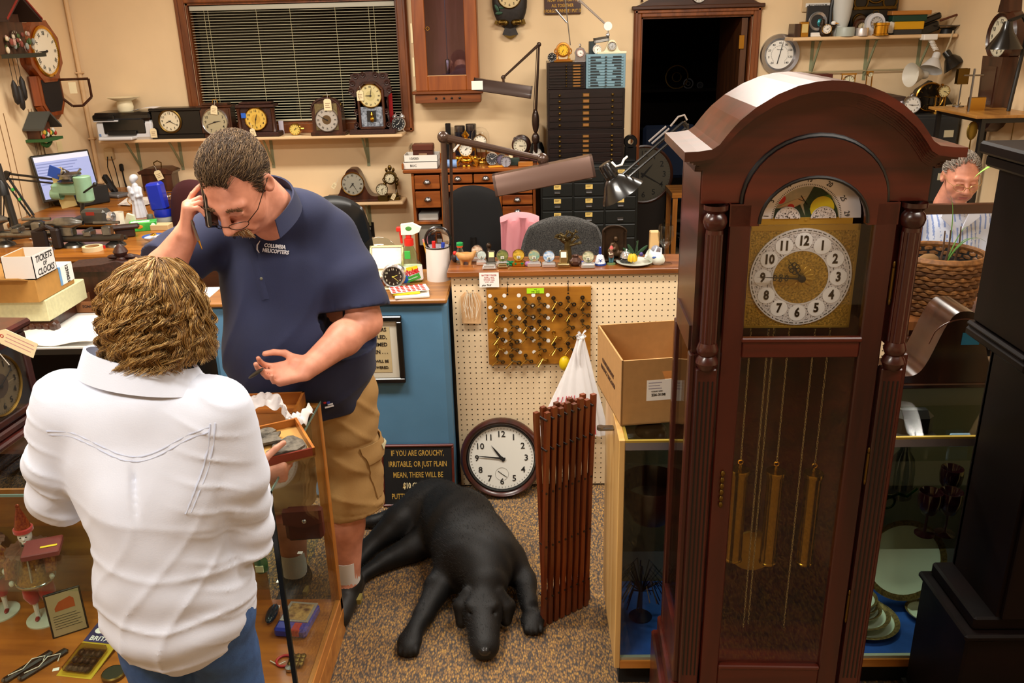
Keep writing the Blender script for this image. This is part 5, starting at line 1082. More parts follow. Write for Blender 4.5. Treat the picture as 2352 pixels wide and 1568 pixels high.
MB(mat('#e6e0da',.35)).lathe([(r,0),(r,h),(r-.004,h),(r-.004,.01),(0,.01)],36).build('body',t); MB(BLK).lathe([(r+.001,h-.006),(r+.002,h-.002),(r-.002,h+.001)],36).build('rim',t); cx,cy=p.x,p.y+.05
def stick(name,lab,x,y,dx,dy,L,r_,m,tip,cat='pen'):
 t=thing(name,lab,cat,(cx+x,cy+y,BT_+.03)); d=Vector((dx,dy,1)).normalized(); MB(m).bar((0,0,0),d*L,r_,8).build('barrel',t); MB(tip).bar(d*L,d*(L+.014),r_*1.05,8).build('end',t)
stick('pencil','yellow pencil with pink eraser sticking out of the white cup',-r*.6,-.01,-.18,0,.145,.004,mat('#d89a20',.5),mat('#d88a80',.7),'pencil')
stick('pen','red capped pen low in the white cup',-r*.2,-.03,.0,-.05,h*.9,.008,mat('#c8201e',.4),mat('#c8201e',.4)); stick('pen','blue capped pen low in the white cup',r*.3,-.03,.1,-.05,h*.86,.008,mat('#1f3fa8',.4),mat('#1f3fa8',.4))
t=thing('magnifier','black rimmed round magnifier lens rising from the white cup','magnifier',(cx+.004,cy+.005,BT_+.03)); c=pY(1006,551,cy); R=.056
MB(BLKP).ring((c.x-cx-.004,0,c.z-BT_-.03),R,.006,40,8,'y').bar((0,0,0),(c.x-cx-.004,0,c.z-BT_-.03-R),.006).build('rim_and_handle',t); MB(lens('#f4f4ff',0,1.3)).at((c.x-cx-.004,0,c.z-BT_-.03)).ell((0,0,0),(R,.016,R),40,14).build('lens',t)
# jewellery box with satin lid
p,w,h=bt(838,560,915,665); t=thing('jewellery_case','open white satin lined jewellery case between the man and spray bottle','box',(p.x+.01,p.y+.02,BT_)); w=.15
part(t,'case_body',wood('#5a2410','#8a4a26',.4,ax='x'),(-w/2,0,0,w/2,.1,.045),b=.004); part(t,'drawer_front',mat('#1a1410',.5),(-w/2+.004,-.002,.03,w/2-.004,.0,.04)); part(t,'cream_tray',CREAM,(-w/2-.002,.0,.045,w/2+.002,.1,.055),b=.003)
MB(mat('#dedcd8',.4,b=(60,.8),sheen=.3)).at((0,.1,.055),rx=-.35).box(-w/2+.008,-.008,.004,w/2-.008,.0,.1,.006).build('satin_lining',t); q=MB(mat('#b8a878',.3,.6)).at((0,.1,.055),rx=-.35); q.box(-w/2,-.01,0,-w/2+.008,.006,.108).box(w/2-.008,-.01,0,w/2,.006,.108).box(-w/2,-.01,.1,w/2,.006,.108).box(-w/2,.0,0,w/2,.006,.1); q.build('lid',t)
for i,lab in enumerate(('larger clear glass disc leaning behind the jewellery case','smaller clear glass disc leaning before the larger one')):
 c=pY(868+8*i,585,.3-.05*i); r=(.085,.065)[i]; MBx=MB(glass('#e4ece8',.5)).lathe([(r,-.003),(r,.003),(r*.96,.005),(0,.005)],40,(0,0,r),'y'); o=solo(MBx,'glass_disc',lab,'glass',(c.x+.005,.3-.05*i,BT_)); o.rotation_euler.x=-.2
 # beside the jewellery case
p,w,h=bt(883,620,928,665); t=thing('alarm_clock','chrome rimmed alarm clock with black dial on the blue counter','clock',(p.x,p.y,BT_)); r=.052; MB(CHROME).lathe([(r*.96,0),(r,.008),(r,.035),(r*.8,.045),(0,.046)],36,(0,.045,r+.008),'y').build('drum',t); part(t,'foot',mat('#c8bc98',.4),(-.045,-.01,0,.045,.045,.01),b=.003)
dial(t,(0,0,r+.008),r*.84,mat('#1c1614',.4),'arabic',(2,22),CHROME,nc=mat('#d8d8c0',.5),hands=mat('#d8d060',.5),bw=.16,ns=.3,single=True,glassy=True)
# stickers, pads, papers
p=pZ(955,672,BT_); x0=p.x
od(x0-.085,-.1,BT_,x0+.06,.02,BT_+.012,PAPER,'paper_pile','loose pile of white papers on the blue counter edge','paper',rz=.15); od(x0-.095,-.085,BT_+.0125,x0+.02,.0,BT_+.0225,mat('#e8d010',.6),'notepad','yellow notepad on the pile of white papers','notepad',rz=.2)
t=thing('sticker_sheet','white sheet of red dot stickers lying on the yellow notepad','stickers',(x0-.03,-.035,BT_+.024),.3); part(t,'sheet',WHT,(-.075,-.045,0,.085,.045,.002)); q=MB(mat('#c8281e',.5))
for i in range(7):
 for j in range(4): q.lathe([(.0085,0),(.0085,.001),(0,.001)],14,(-.062+i*.021,-.034+j*.023,.002))
q.build('red_dots',t)
# ================================================================ tall case clock
GY=-1.675; GX=.936
t=thing('grandfather_clock','tall reddish mahogany grandfather clock with moon dial in the right foreground','clock',(GX,GY,0),-.03)
# profile of the arched top, half widths from the middle
prof=[(.284,1.764),(.256,1.765),(.228,1.769),(.214,1.778),(.2,1.797),(.187,1.813),(.175,1.826),(.145,1.851),(.105,1.875),(.065,1.891),(.03,1.898),(0,1.9)]
def mirror(h,dz=0,s=1): return [(-x*s,z+dz) for x,z in h]+[(x*s,z+dz) for x,z in h[::-1][1:]]
def cornice(q,off,th,y0,y1,grow):
 T=mirror([(x+grow if i==0 else x,z) for i,(x,z) in enumerate(prof)],off)
 for (xa,za),(xb,zb) in zip(T[:-1],T[1:]): q.prism([(xa,za-th),(xb,zb-th),(xb,zb),(xa,za)],y0,y1)
q=MB(MAHX); cornice(q,0,.02,-.045,.30,0); [cornice(q,-.02-.0045*k,.005,-.034+.03*sin(k*.314),.29,-.012-.03*sin(k*.314)) for k in range(6)]; q.build('cornice',t)
# hood front with arched opening
ir=.152; zc=1.66
arc=[(ir*cos(a),zc-.012+ir*.92*sin(a)) for a in [i*PI/20 for i in range(21)]]
zt_=lambda x: float(np.interp(abs(x),[p_[0] for p_ in prof[::-1]],[p_[1] for p_ in prof[::-1]]))-.042
zi_=lambda x: 1.648 if abs(x)>=ir-1e-6 else zc-.012+ir*.92*math.sqrt(1-(x/ir)**2)
xs=sorted(set([-.238,-.22,-.2,-.18,-.166,.166,.18,.2,.22,.238]+[ir*cos(i*PI/40) for i in range(41)])); q=MB(MAHX)
for x0,x1 in zip(xs[:-1],xs[1:]): q.prism([(x0,zi_(x0)),(x1,zi_(x1)),(x1,zt_(x1)),(x0,zt_(x0))],0,.03)
q.m(EBON).tube([(x*1.0,-.002,z) for x,z in arc],.006,8); q.build('arched_frieze',t)
q=MB(MAHY).box(-.24,.01,1.3,-.215,.27,1.73).box(.215,.01,1.3,.24,.27,1.73).box(-.24,.26,.3,.24,.275,1.72); q.m(MAH).box(-.235,.0,.3,-.2,.02,1.3).box(.2,.0,.3,.235,.02,1.3); 
for s_ in (-1,1): q.box(s_*.238-.008,.0,.3,s_*.238+.008,.03,1.3,.003).box(s_*.238-.008,.24,.3,s_*.238+.008,.27,1.3,.003).box(s_*.238-.007,.03,1.3,s_*.238+.007,.24,1.36).box(s_*.238-.007,.03,.3,s_*.238+.007,.24,.5)
q.build('case',t)
for s_ in (-1,1): MB(GLS).box(s_*.238-.002,.03,.5,s_*.238+.002,.24,1.3).build('side_glass',t)
part(t,'base',MAHX,(-.27,-.02,0,.27,.29,.3),(-.29,-.035,0,.29,.3,.09),(-.255,-.01,.3,.255,.28,.36),b=.006)
# columns
for s_ in (-1,1):
 c=MB(MAH); x=s_*.208
 c.lathe([(.026,1.648),(.026,1.638),(.018,1.63),(.024,1.622),(.026,1.612),(.023,1.6),(.018,1.594),(.019,1.585)],20,(x,-.012,0))
 n=48; pr=[]
 for z in (1.585,1.33): pr.append([(x+(.0195-.0022*(1-abs(cos(6*2*PI*i/n)))*1.0)*cos(2*PI*i/n),-.012+(.0195-.0022*(1-abs(cos(6*2*PI*i/n))))*sin(2*PI*i/n),z) for i in range(n)])
 c.add(pr[0]+pr[1],[(i,(i+1)%n,(i+1)%n+n,i+n) for i in range(n)])
 c.lathe([(.0195,1.335),(.022,1.328),(.025,1.318),(.022,1.308),(.018,1.303),(.024,1.294),(.026,1.286),(.022,1.276),(.018,1.27)],20,(x,-.012,0)); c.build('turned_column',t)
 c=MB(MAH).box(s_*.208-.024,-.018,.36,s_*.208+.024,.01,1.27,.003); c.m(EBON); [c.box(s_*.208-.015+.01*k-.0018,-.0188,.4,s_*.208-.015+.01*k+.0018,-.0175,1.24) for k in range(4)]; c.build('fluted_pilaster',t)
# door
iw=.13; dw=.178
q=MB(MAH).box(-dw,-.012,.36,-iw,.012,1.648,.003).box(iw,-.012,.36,dw,.012,1.648,.003)
q.m(MAHX).box(-iw,-.012,.36,iw,.012,.425,.003).box(-iw,-.012,1.295,iw,.012,1.34,.003).box(-iw-.004,-.017,1.333,iw+.004,.0,1.345,.003).box(-iw,-.016,.418,iw,-.0,.43,.003)
ar2=[(.114*cos(a),1.605+.098*sin(a)) for a in [i*PI/20 for i in range(21)]]; ao=[(dw*cos(a)*.84,1.648+.137*sin(a)) for a in [i*PI/20 for i in range(21)]]
q.prism([(dw,1.60),(dw,1.648)]+ao+[(-dw,1.648),(-dw,1.60),(-.114,1.60)]+ar2[::-1]+[(.114,1.60)],-.012,.012); q.m(EBON).tube([(x,-.012,z) for x,z in ar2],.004,8)
d=q.build('door',t)
MB(glass('#f2f2f0',.3)).box(-iw,-.003,.43,iw,0,1.6).build('door_glass',d)
q=MB(OLDB); [q.ell((-.155,-.016,1.0-.017*k),(.0055,.005,.0085),10,6) for k in range(6)]; q.build('escutcheon',d)
[(lambda q: q.bar((dw+.003,-.014,z-.035),(dw+.003,-.014,z+.035),.003).ell((dw+.003,-.014,z+.042),(.003,.003,.008),8,6).ell((dw+.003,-.014,z-.042),(.003,.003,.008),8,6).build('hinge',d))(MB(OLDB)) for z in (1.47,.62,1.02)]
# dial
dy=.045; dc=1.469; pw=.121
DB=mat('#cfa548',.35,.5,n=(220,.6),b=(260,.8)); DBF=mat('#c09a40',.3,.6); DS=mat('#e6e4e8',.3,.35)
FIL=mat('#e4e0e4',.35,.3,n=(300,.9),h2='#3a3230',ramp=(.38,.47))
q=MB(DB).box(-pw,dy,dc-pw,pw,dy+.004,dc+pw); q.m(DBF)
for a,b_ in (((-pw,dc-pw),(pw,dc-pw+.005)),((-pw,dc+pw-.014),(pw,dc+pw)),((-pw,dc-pw),(-pw+.005,dc+pw)),((pw-.005,dc-pw),(pw,dc+pw))): q.box(a[0],dy-.001,a[1],b_[0],dy+.002,b_[1])
q.build('brass_dial_plate',t); D=MB(FIL).lathe([(.113,.0),(.113,.002),(.062,.002)],64,(0,dy,dc),'y'); D.m(DS).lathe([(.113,.003),(.104,.003)],64,(0,dy,dc),'y').lathe([(.065,.003),(.0615,.003)],64,(0,dy,dc),'y'); D.m(INK)
for i in range(60): D.at((0,dy-.0035,dc),ry=i*PI/30).box(-.0042,-.0002,.1075,.0042,.0002,.109) if i%5 else D.at((0,dy-.0035,dc),ry=i*PI/30).lathe([(.0015,0),(0,.0002)],8,(0,0,.1085),'y')
D.at()
for i in range(12):
 a=i*PI/6; x,z=.084*sin(a),dc+.084*cos(a); D.m(mat('#f2f0f2',.3,.1)).lathe([(.0195,.0028),(0,.0028)],24,(x,dy,z),'y').m(mat('#2a1c0e',.35,.3)).text(str(i or 12),.03,frame((x,dy-.0032,z)),.035,depth=.0006,sx=.78)
ch=D.build('chapter_ring',t)
D=MB(DB).lathe([(.0615,.002),(.03,.004)],48,(0,dy,dc),'y').m(DBF).lathe([(.03,.004),(.0,.0045)],48,(0,dy,dc),'y')
for i in range(14): a=i*2*PI/14; D.at((0,dy-.0042,dc),ry=a).ell((0,0,.018),(.0035,.0015,.011),8,6)
D.at(); D.build('rosette',t)
for n_,a,L_,sw in (('hour_hand',math.radians(-37),.062,.009),('minute_hand',math.radians(-87),.1,.006)):
 h_=MB(BLKP).at((0,dy-(.012 if n_[0]=='h' else .015),dc),ry=a); h_.prism([(-.0022,-.004),(-.002,L_*.3),(0,L_),(.002,L_*.3),(.0022,-.004)],-.0007,.0007)
 for k in range(3): [h_.ring((s_*sw*(.5 if k!=1 else .8),0,L_*(.34+.13*k)),sw*.5,.0012,12,5) for s_ in (-1,1)]
 h_.lathe([(.009,-.001),(.008,.004),(.0,.005)],18,(0,0,0),'y'); h_.build(n_,t)
# moon dial in the arch
mz=1.604; q=MB(DBF).box(-.103,dy-.001,dc+pw-.002,.103,dy+.003,mz+.002,.001); q.lathe([(.0035,0),(0,.001)],10,(0,dy-.002,mz-.004),'y'); q.build('arch_band',t)
def half(R,r0,n=40): return [(R*cos(PI*i/n),mz+R*.98*sin(PI*i/n)) for i in range(n+1)]+[(r0*cos(PI*i/n),mz+r0*.98*sin(PI*i/n)) for i in range(n,-1,-1)]
q=MB(DS).prism(half(.118,.072),dy-.002,dy); q.m(INK)
for s_,a in (('1',176),('5',152),('10',121),('15',90),('20',60),('25',30),('29',6)): aa=math.radians(a); q.text(s_,.0155,frame((.087*cos(aa),dy-.0026,mz+.085*sin(aa)),ry=PI/2-aa),.01,sx=.8)
for i in range(60): q.at((0,dy-.0025,mz),ry=-PI/2+PI*i/59).box(-.0006,-.0001,.0725,.0006,.0001,.076)
q.at(); q.build('moon_arc',t)
q=MB(mat('#cdbfa6',.5,n=(25,.3),h2='#a8a894')).prism(half(.0725,.0001),dy+.001,dy+.003); q.m(mat('#2c4426',.6,n=(60,.5))).prism([(.0,mz+.0),(-.008,mz+.03),(.0,mz+.045),(.012,mz+.071),(.03,mz+.064),(.05,mz+.048),(.066,mz+.02),(.07,mz)],dy,dy+.001); q.m(mat('#5f8a34',.6,n=(50,.4))).prism([(.005,mz+.02),(.02,mz+.045),(.045,mz+.052),(.052,mz+.044),(.03,mz+.034),(.012,mz+.01)],dy-.0004,dy+.0006); q.m(mat('#2c3a24',.6)).prism([(-.07,mz),(-.068,mz+.022),(-.03,mz+.022),(-.015,mz+.03),(0,mz+.0)],dy-.0002,dy+.001)
q.m(mat('#d8b894',.6)).prism([(-.066,mz+.024),(-.03,mz+.04),(-.005,mz+.048),(-.012,mz+.034),(-.03,mz+.024)],dy,dy+.001).m(mat('#d8261e',.5)).lathe([(.0105,0),(0,.0005)],24,(-.058,dy-.001,mz+.043),'y').lathe([(.008,0),(0,.0005)],16,(-.035,dy,mz+.024),'y').m(mat('#d8c020',.4)).lathe([(.026,0),(0,.001)],28,(.033,dy-.0006,mz+.022),'y').m(INK).tube([(-.015,dy-.001,mz+.05),(-.005,dy-.001,mz+.036),(0,dy-.001,mz+.03)],.0008,4).tube([(-.02,dy-.001,mz+.042),(-.008,dy-.001,mz+.038)],.0006,4); q.build('painted_moon_scene',t)
q=MB(FIL); [q.prism([(x+.0265*cos(PI*i/20),mz+.0255*sin(PI*i/20)) for i in range(21)],dy-.004,dy-.001) for x in (-.041,.037)]; q.m(DS); [q.tube([(x+.0265*cos(PI*i/20),dy-.004,mz+.0255*sin(PI*i/20)) for i in range(21)],.0012,5) for x in (-.041,.037)]; q.build('hemisphere',t)
# weights, chains, pendulum
BW=mat('#a8842e',.25,1)
wy=.10
for x,z1,z0 in ((-.087,.945,.68),(0.003,.94,.672),(.098,.935,.672)):
 w_=MB(BW).lathe([(.0,z1+.004),(.024,z1+.004),(.025,z1),(.025,z1-.006),(.021,z1-.008),(.021,z0+.006),(.0225,z0+.004),(.0225,z0),(0,z0)],28,(x,wy,0)); w_.ell((x,wy,z1+.01),(.004,.004,.008),8,6); w_=w_.build('brass_weight',t); MB(GOLD).ring((x,wy,z1+.024),.006,.0016,12,5).build('hook',w_)
def chain(par,x,y,z0,z1,m,r=.0032,name='chain'):
 q=MB(m); n=int((z1-z0)/(r*2.6))
 for i in range(n):
  z=z0+(i+.5)*r*2.6; a=(i%2)*PI/2; q.at((x,y,z),rz=a+.7).tube([(r*.62*cos(k),0,r*1.75*sin(k)) for k in [j*PI/4 for j in range(8)]],r*.3,4,True)
 q.build(name,par)
CHN=mat('#b0a888',.25,1)
for x,y,z0,z1 in ((-.087,wy,.975,1.345),(.003,wy,.968,1.345),(.098,wy,.962,1.345),(-.048,wy-.01,.47,1.345),(-.036,wy-.01,.48,1.345),(.06,wy-.01,.47,1.345)): chain(t,x,y,z0,z1,CHN)
q=MB(mat('#b08c34',.35,.9)).lathe([(.061,-.004),(.061,.004),(.0,.006)],44,(-.02,.17,.66),'y').lathe([(.061,-.004),(0,-.004)],40,(-.02,.17,.66),'y'); b_=q.build('pendulum_bob',t); MB(WAL).box(-.03,.168,.72,-.01,.174,1.34,.002).build('pendulum_stick',t)
# ================================================================ right showcase
SX0,SX1,SY0,SY1,SZ0,SZ1=.572,2.0,-1.32,-.885,.1,.905
BIR=wood('#b98a48','#d8b272',.35,coat=.2); t=thing('glass_showcase','birch sided glass showcase with blue cloth floor behind the tall clock','showcase',((SX0+SX1)/2,(SY0+SY1)/2,0)); hw=(SX1-SX0)/2; hd=(SY1-SY0)/2
part(t,'side_panel',BIR,(-hw,-hd,SZ0,-hw+.018,hd,SZ1),b=.002); part(t,'side_panel',BIR,(hw-.018,-hd,SZ0,hw,hd,SZ1),b=.002)
part(t,'bottom_rail',HONEY,(-hw+.018,-hd,SZ0,hw-.018,-hd+.02,SZ0+.028)); part(t,'deck',mat('#3a2a18',.8),(-hw+.018,-hd+.02,SZ0,hw-.018,hd,SZ0+.02)); part(t,'toe_kick',MATTE,(-hw+.02,-hd+.05,0,hw-.02,hd,SZ0))
part(t,'blue_cloth',mat('#1f4a9c',.95,n=(12,.3),b=(14,.6)),(-hw+.02,-hd+.03,SZ0+.02,hw-.02,hd-.02,SZ0+.026)); part(t,'back_panel',mat('#8a8878',.6),(-hw+.018,hd-.012,SZ0,hw-.018,hd,SZ1-.01))
part(t,'aluminium_rail',mat('#8e8e98',.35,.7),(-hw+.018,-hd-.004,SZ1-.03,hw-.018,-hd+.012,SZ1-.006)); q=MB(mat('#c8b050',.35,.7)); [q.box(*x) for x in ((-hw+.018,-hd-.004,SZ1-.006,hw-.018,-hd+.006,SZ1),(-hw+.018,-hd+.006,SZ1-.008,-hw+.026,hd,SZ1))]; q.build('gold_edge',t)
part(t,'sill_track',mat('#b8b8a8',.4,.5),(-hw+.018,-hd+.006,SZ0+.028,hw-.018,-hd+.018,SZ0+.038)); 
MB(GLSG).box(-hw+.018,-hd+.004,SZ0+.03,hw-.018,-hd+.008,SZ1-.03).build('front_glass',t); MB(GLSG).box(-hw+.018,-hd+.006,SZ1-.006,hw-.018,hd-.012,SZ1-.001).build('top_glass',t)
for z in (.50,.8): MB(glass('#f3faf6',.1)).box(-hw+.02,-hd+.05,z,hw-.02,hd-.02,z+.006).build('glass_shelf',t)
MB(STEEL).box(-hw-.045,-hd+.14,.865,-hw+.0,-hd+.165,.875,.003).lathe([(.012,0),(.012,.01),(0,.01)],14,(-hw-.04,-hd+.152,.866)).build('hook_plate',t)
# contents
def pl(lab,x,y,z,r,rx=0,rim='#8a7040'):
 t=thing('china_plate',lab,'plate',(x,y,z),rx=rx); MB(mat('#d3d6c4',.2,coat=.5)).lathe([(0,.004),(r*.6,.004),(r*.72,.009),(r*.98,.02),(r,.022),(r*.97,.018),(r*.7,.004),(r*.6,0),(0,0)],44).build('dish',t); MB(mat(rim,.4,.4,n=(120,.6),h2='#5a4426')).lathe([(r*.86,.0172),(r*.985,.0218),(r*1.005,.022)],44).build('gilt_rim',t); return t
DKZ=SZ0+.027; a=pZ(2010,1470,DKZ); 
px,py=a.x-.01,a.y+.09
pl('largest gilt rimmed plate at the bottom of the china stack',px,py,DKZ,.115); pl('second gilt rimmed plate in the china stack',px-.015,py,DKZ+.024,.098); pl('third gilt rimmed plate in the china stack',px-.025,py,DKZ+.046,.078); pl('small gilt rimmed plate near the top of the china stack',px-.03,py,DKZ+.066,.072); pl('topmost small gilt rimmed plate of the china stack',px-.03,py,DKZ+.084,.066)
a=pY(2072,1282,-1.03); pl('large gilt rimmed platter standing upright against the showcase back',a.x,-1.03,max(a.z,DKZ+.14),.14,PI/2-.25)
a=pZ(2118,1440,DKZ); pl('single gilt rimmed plate lying right of the china stack',a.x+.03,a.y+.06,DKZ,.06)
def goblet(lab,x,y,z,h,m,s=1):
 solo(MB(m).lathe([(.03*s,0),(.03*s,.003),(.005*s,.008),(.004*s,h*.42),(.02*s,h*.5),(.033*s,h*.66),(.036*s,h*.85),(.034*s,h),(.032*s,h),(.0,h*.52)],26),'goblet',lab,'goblet',(x,y,z))
RUB=mat('#1a0508',.1,coat=.6)
for u,v,lab in ((2128,1232,'left ruby dark goblet on the lower glass shelf'),(2170,1226,'right ruby dark goblet on the lower glass shelf'),(2172,1168,'rear ruby dark goblet on the lower glass shelf')): a=pZ(u,v,.507); goblet(lab,a.x,max(-1.2,min(a.y,-.93)),.507,.15,RUB)
a=pZ(2065,1140,.507); solo(MB(glass('#dfe6ea',.7)).lathe([(.04,0),(.04,.1),(.034,.14),(.015,.17),(.015,.24),(.02,.25)],24),'decanter','cut glass decanter on the lower glass shelf','decanter',(a.x,-.97,.507))
a=pZ(2055,1165,.507); solo(MB(glass('#38c84a',.4)).tube([(-.04,0,.03),(0,0,.05),(.03,0,.04),(.06,0,.07)],.006,8).ring((-.03,0,.02),.025,.004,20,6),'glass_bird','small green glass swan shaped ornament on lower shelf','ornament',(a.x,-1.05,.512))
a=pY(1500,1130,-1.15); solo(MB(mat('#2a0e0a',.3,coat=.4)).lathe([(.02,-.1),(.06,-.08),(.09,-.02),(.1,.05),(.098,.055),(.08,-.01),(0,-.07)],30,(0,0,.1)),'fluted_bowl','dark red fluted glass bowl in the left part of showcase','bowl',(a.x,-1.12,.507))
q=MB(glass('#e8f0f4',.8)); r_=random.Random(3)
for i in range(50): a_=r_.uniform(0,2*PI); e=r_.uniform(.3,1.3); L_=r_.uniform(.06,.13); q.tube([(0,0,.1),(L_*cos(a_)*cos(e)*.7,L_*sin(a_)*cos(e)*.7,.1+L_*sin(e)),(L_*cos(a_)*1.1*cos(e*.7),L_*sin(a_)*cos(e*.7),.06+L_*sin(e)*.8)],.0022,4)
q.lathe([(.04,0),(.006,.01),(.006,.1)],16); a=pZ(1468,1400,DKZ); solo(q,'spun_glass_spray','clear spun glass spray ornament over the blue cloth','ornament',(a.x,-1.1,DKZ))
a=pZ(1500,980,.807); 
solo(MB(mat('#241616',.3)).ell((0,0,.03),(.05,.03,.03),14,10).ell((.03,-.02,.02),(.02,.02,.02),10,8).m(GLS).ell((-.03,-.03,.015),(.03,.015,.012),10,8),'trinket_dish','dark trinket dish with glass beads under the showcase top, left','dish',(a.x-.02,-1.12,.807))
a=pZ(2120,985,.807); solo(MB(EBON).box(-.07,-.03,0,.05,.03,.09,.02).m(mat('#2a2624',.4,.2)).box(-.07,-.05,0,.06,.0,.02,.008),'purse','black beaded evening purse under the showcase top, right','purse',(a.x-.05,-1.12,.807)); a=pZ(2165,990,.807); od(a.x-.03,-1.2,.807,a.x+.03,-1.19,.85,mat('#7a94b0',.6),'card','small blue grey card standing right of the evening purse','card')
# carton on the showcase
A=pZ(1416,979,SZ1); B=pZ(1347,754,1.12); ang=math.atan2(B.x-A.x,B.y-A.y)
t=thing('carton','open brown cardboard carton with a hand hole on the left end of the showcase','box',(A.x+.012,A.y,SZ1+.001),-ang); CB=mat('#b0844e',.8,n=(40,.08)); Wd,Dp,Hh=.29,.32,.205
t.rotation_euler.z=.14
part(t,'bottom',CB,(0,0,0,Wd,Dp,.004)); part(t,'side_wall',CB,(0,0,0,.005,Dp,Hh)); part(t,'side_wall',CB,(Wd-.005,0,0,Wd,Dp,Hh)); part(t,'back_wall',CB,(0,Dp-.005,0,Wd,Dp,Hh))
hole=[(.135,.165),(.125,.16),(.122,.15),(.135,.128),(.15,.12),(.2,.12),(.215,.128),(.228,.15),(.225,.16),(.215,.165)]
fr=[(0,0),(Wd,0),(Wd,Hh),(.175,Hh),(.175,.165)]+[h_ for h_ in hole if h_[0]<.175][:0]
q=MB(CB); q.box(0,0,0,.12,.005,Hh).box(.23,0,0,Wd,.005,Hh).box(.12,0,.165,.23,.005,Hh).box(.12,0,0,.23,.005,.12); q.prism([(.12,.165),(.12,.12),(.145,.12),(.13,.135)],0,.005).prism([(.23,.165),(.23,.12),(.205,.12),(.22,.135)],0,.005); q.build('front_wall',t)
q=MB(WHT).box(.075,-.001,.075,.165,.0,.14); q.m(mat('#a09aa8',.7)); [q.box(.08,-.0015,.13-.009*k,.12-.006*(k%2),-.001,.1325-.009*k) for k in range(3)]; q.m(INK).text('226-3138',.011,frame((.11,-.002,.093)),.02).text('CODES 3MM',.006,frame((.105,-.002,.104))); lb=q.build('shipping_label',t)
q=MB(mat('#4a2c14',.8)); M_=frame((-.0008,.17,.115),rz=-PI/2); q.text('COMPLIMENTARY',.019,M_,.03).text('PRODUCT ENCLOSED',.019,M_@Matrix.Translation((.0,0,-.026)),.03); q.build('printed_lettering',t); q=MB(WHT).box(Wd-.007,.12,.06,Wd-.0055,.25,Hh-.01).m(INK); [q.box(Wd-.0075,.2+.004*k,.07,Wd-.0069,.202+.004*k+.001*(k%2),.15) for k in range(8)]; q.build('inner_label',t)
# folding gate
GT=wood('#4a1f0c','#7a3816',.35); a=pZ(1252,1436,0); b_=pZ(1362,1382,0); d=Vector((b_.x-a.x,b_.y-a.y,0)); L_=d.length; d.normalize(); rz=math.atan2(d.y,d.x)
t=thing('folding_gate','folded brown wooden lattice gate standing on the carpet beside the dog','gate',(a.x,a.y,0),rz)
HG=.835; n=8; P_=L_/n
for i in range(n):
 x=P_*(i+.2)
 for s_,y in ((1,0),(-1,.022)):
  q=MB(GT); dx=s_*P_*.5; z1=HG+.012*(i%2); w=.0086; q.prism([(x-dx-w,.004),(x-dx+w,.004),(x-dx*.3+w*.72,HG*.3),(x+dx*.2+w*.72,HG*.62),(x+dx+w,z1-.03),(x+dx+w,z1),(x+dx-w,z1),(x+dx-w,z1-.03),(x+dx*.2-w*.72,HG*.62),(x-dx*.3-w*.72,HG*.3)],y-.007,y+.008); q.build('slat',t)
PV=mat('#1c0e08',.5); [MB(PV).bar((P_*(i+.2+.5*j),-.0095,z),(P_*(i+.2+.5*j),.032,z),.004,8).build('pivot_pin',t) for i in range(n) for j,z in ((-.3,.12),(-.1,.33),(.1,.54),(.25,.70),(.4,.81))]
# white shop bag hanging from the counter
a=pY(1333,775,-.06); bz=pY(1300,1000,-.1).z; t=thing('shopping_bag','knotted white plastic shop bag with red stripes hanging before pegboard','bag',(a.x,-.075,bz)); Hb=a.z-bz
def bag(u,v):
 th=2*PI*u; s=v; R=.016+.165*(1-s)**1.15*(.8+.25*s); f_=1+.12*sin(5*th+2*s)*(1-s*.3)+.08*sin(11*th+7*s); x=R*f_*cos(th)*.95-.1*(1-s)**1.3*.35; y=R*f_*sin(th)*.32; return (x,max(min(y,.05),-.09),Hb*s-.03*(1-s)*cos(2*th)*.5)
BAGM=mat('#ece9ea',.45,b=(35,.5)); MB(BAGM).sheet(bag,96,40).build('bag_body',t); q=MB(BAGM).ell((0,0,Hb+.005),(.018,.016,.014),12,8)
q.sheet(lambda u,v:(-.016+.034*u+.006*sin(v*9),-.012*sin(u*6)-.006,Hb+.035*v-.004+.01*sin(u*8)),10,8,.001); q.tube([(0,-.012,Hb),(-.012,-.02,Hb-.05),(-.006,-.024,Hb-.11)],[.008,.01,.003],8); q.build('knot',t)
q=MB(mat('#c83a4a',.6))
for k in range(7): q.tube([Vector(bag(.6+.022*k,.42-.38*j/8))*1.0+Vector((0,-.003,0)) for j in range(9)],.0016,4)
for k in range(5): q.tube([Vector(bag(.8+.022*k,.30-.28*j/8))+Vector((0,-.003,0)) for j in range(9)],.0016,4)
q.build('red_print',t); a=pY(1297,832,-.02); solo(MB(mat('#d8b808',.4)).ell((0,0,0),(.026,.02,.034),16,10),'tape_measure','yellow rounded tape measure hanging below the key board','tool',(a.x,-.032,a.z))
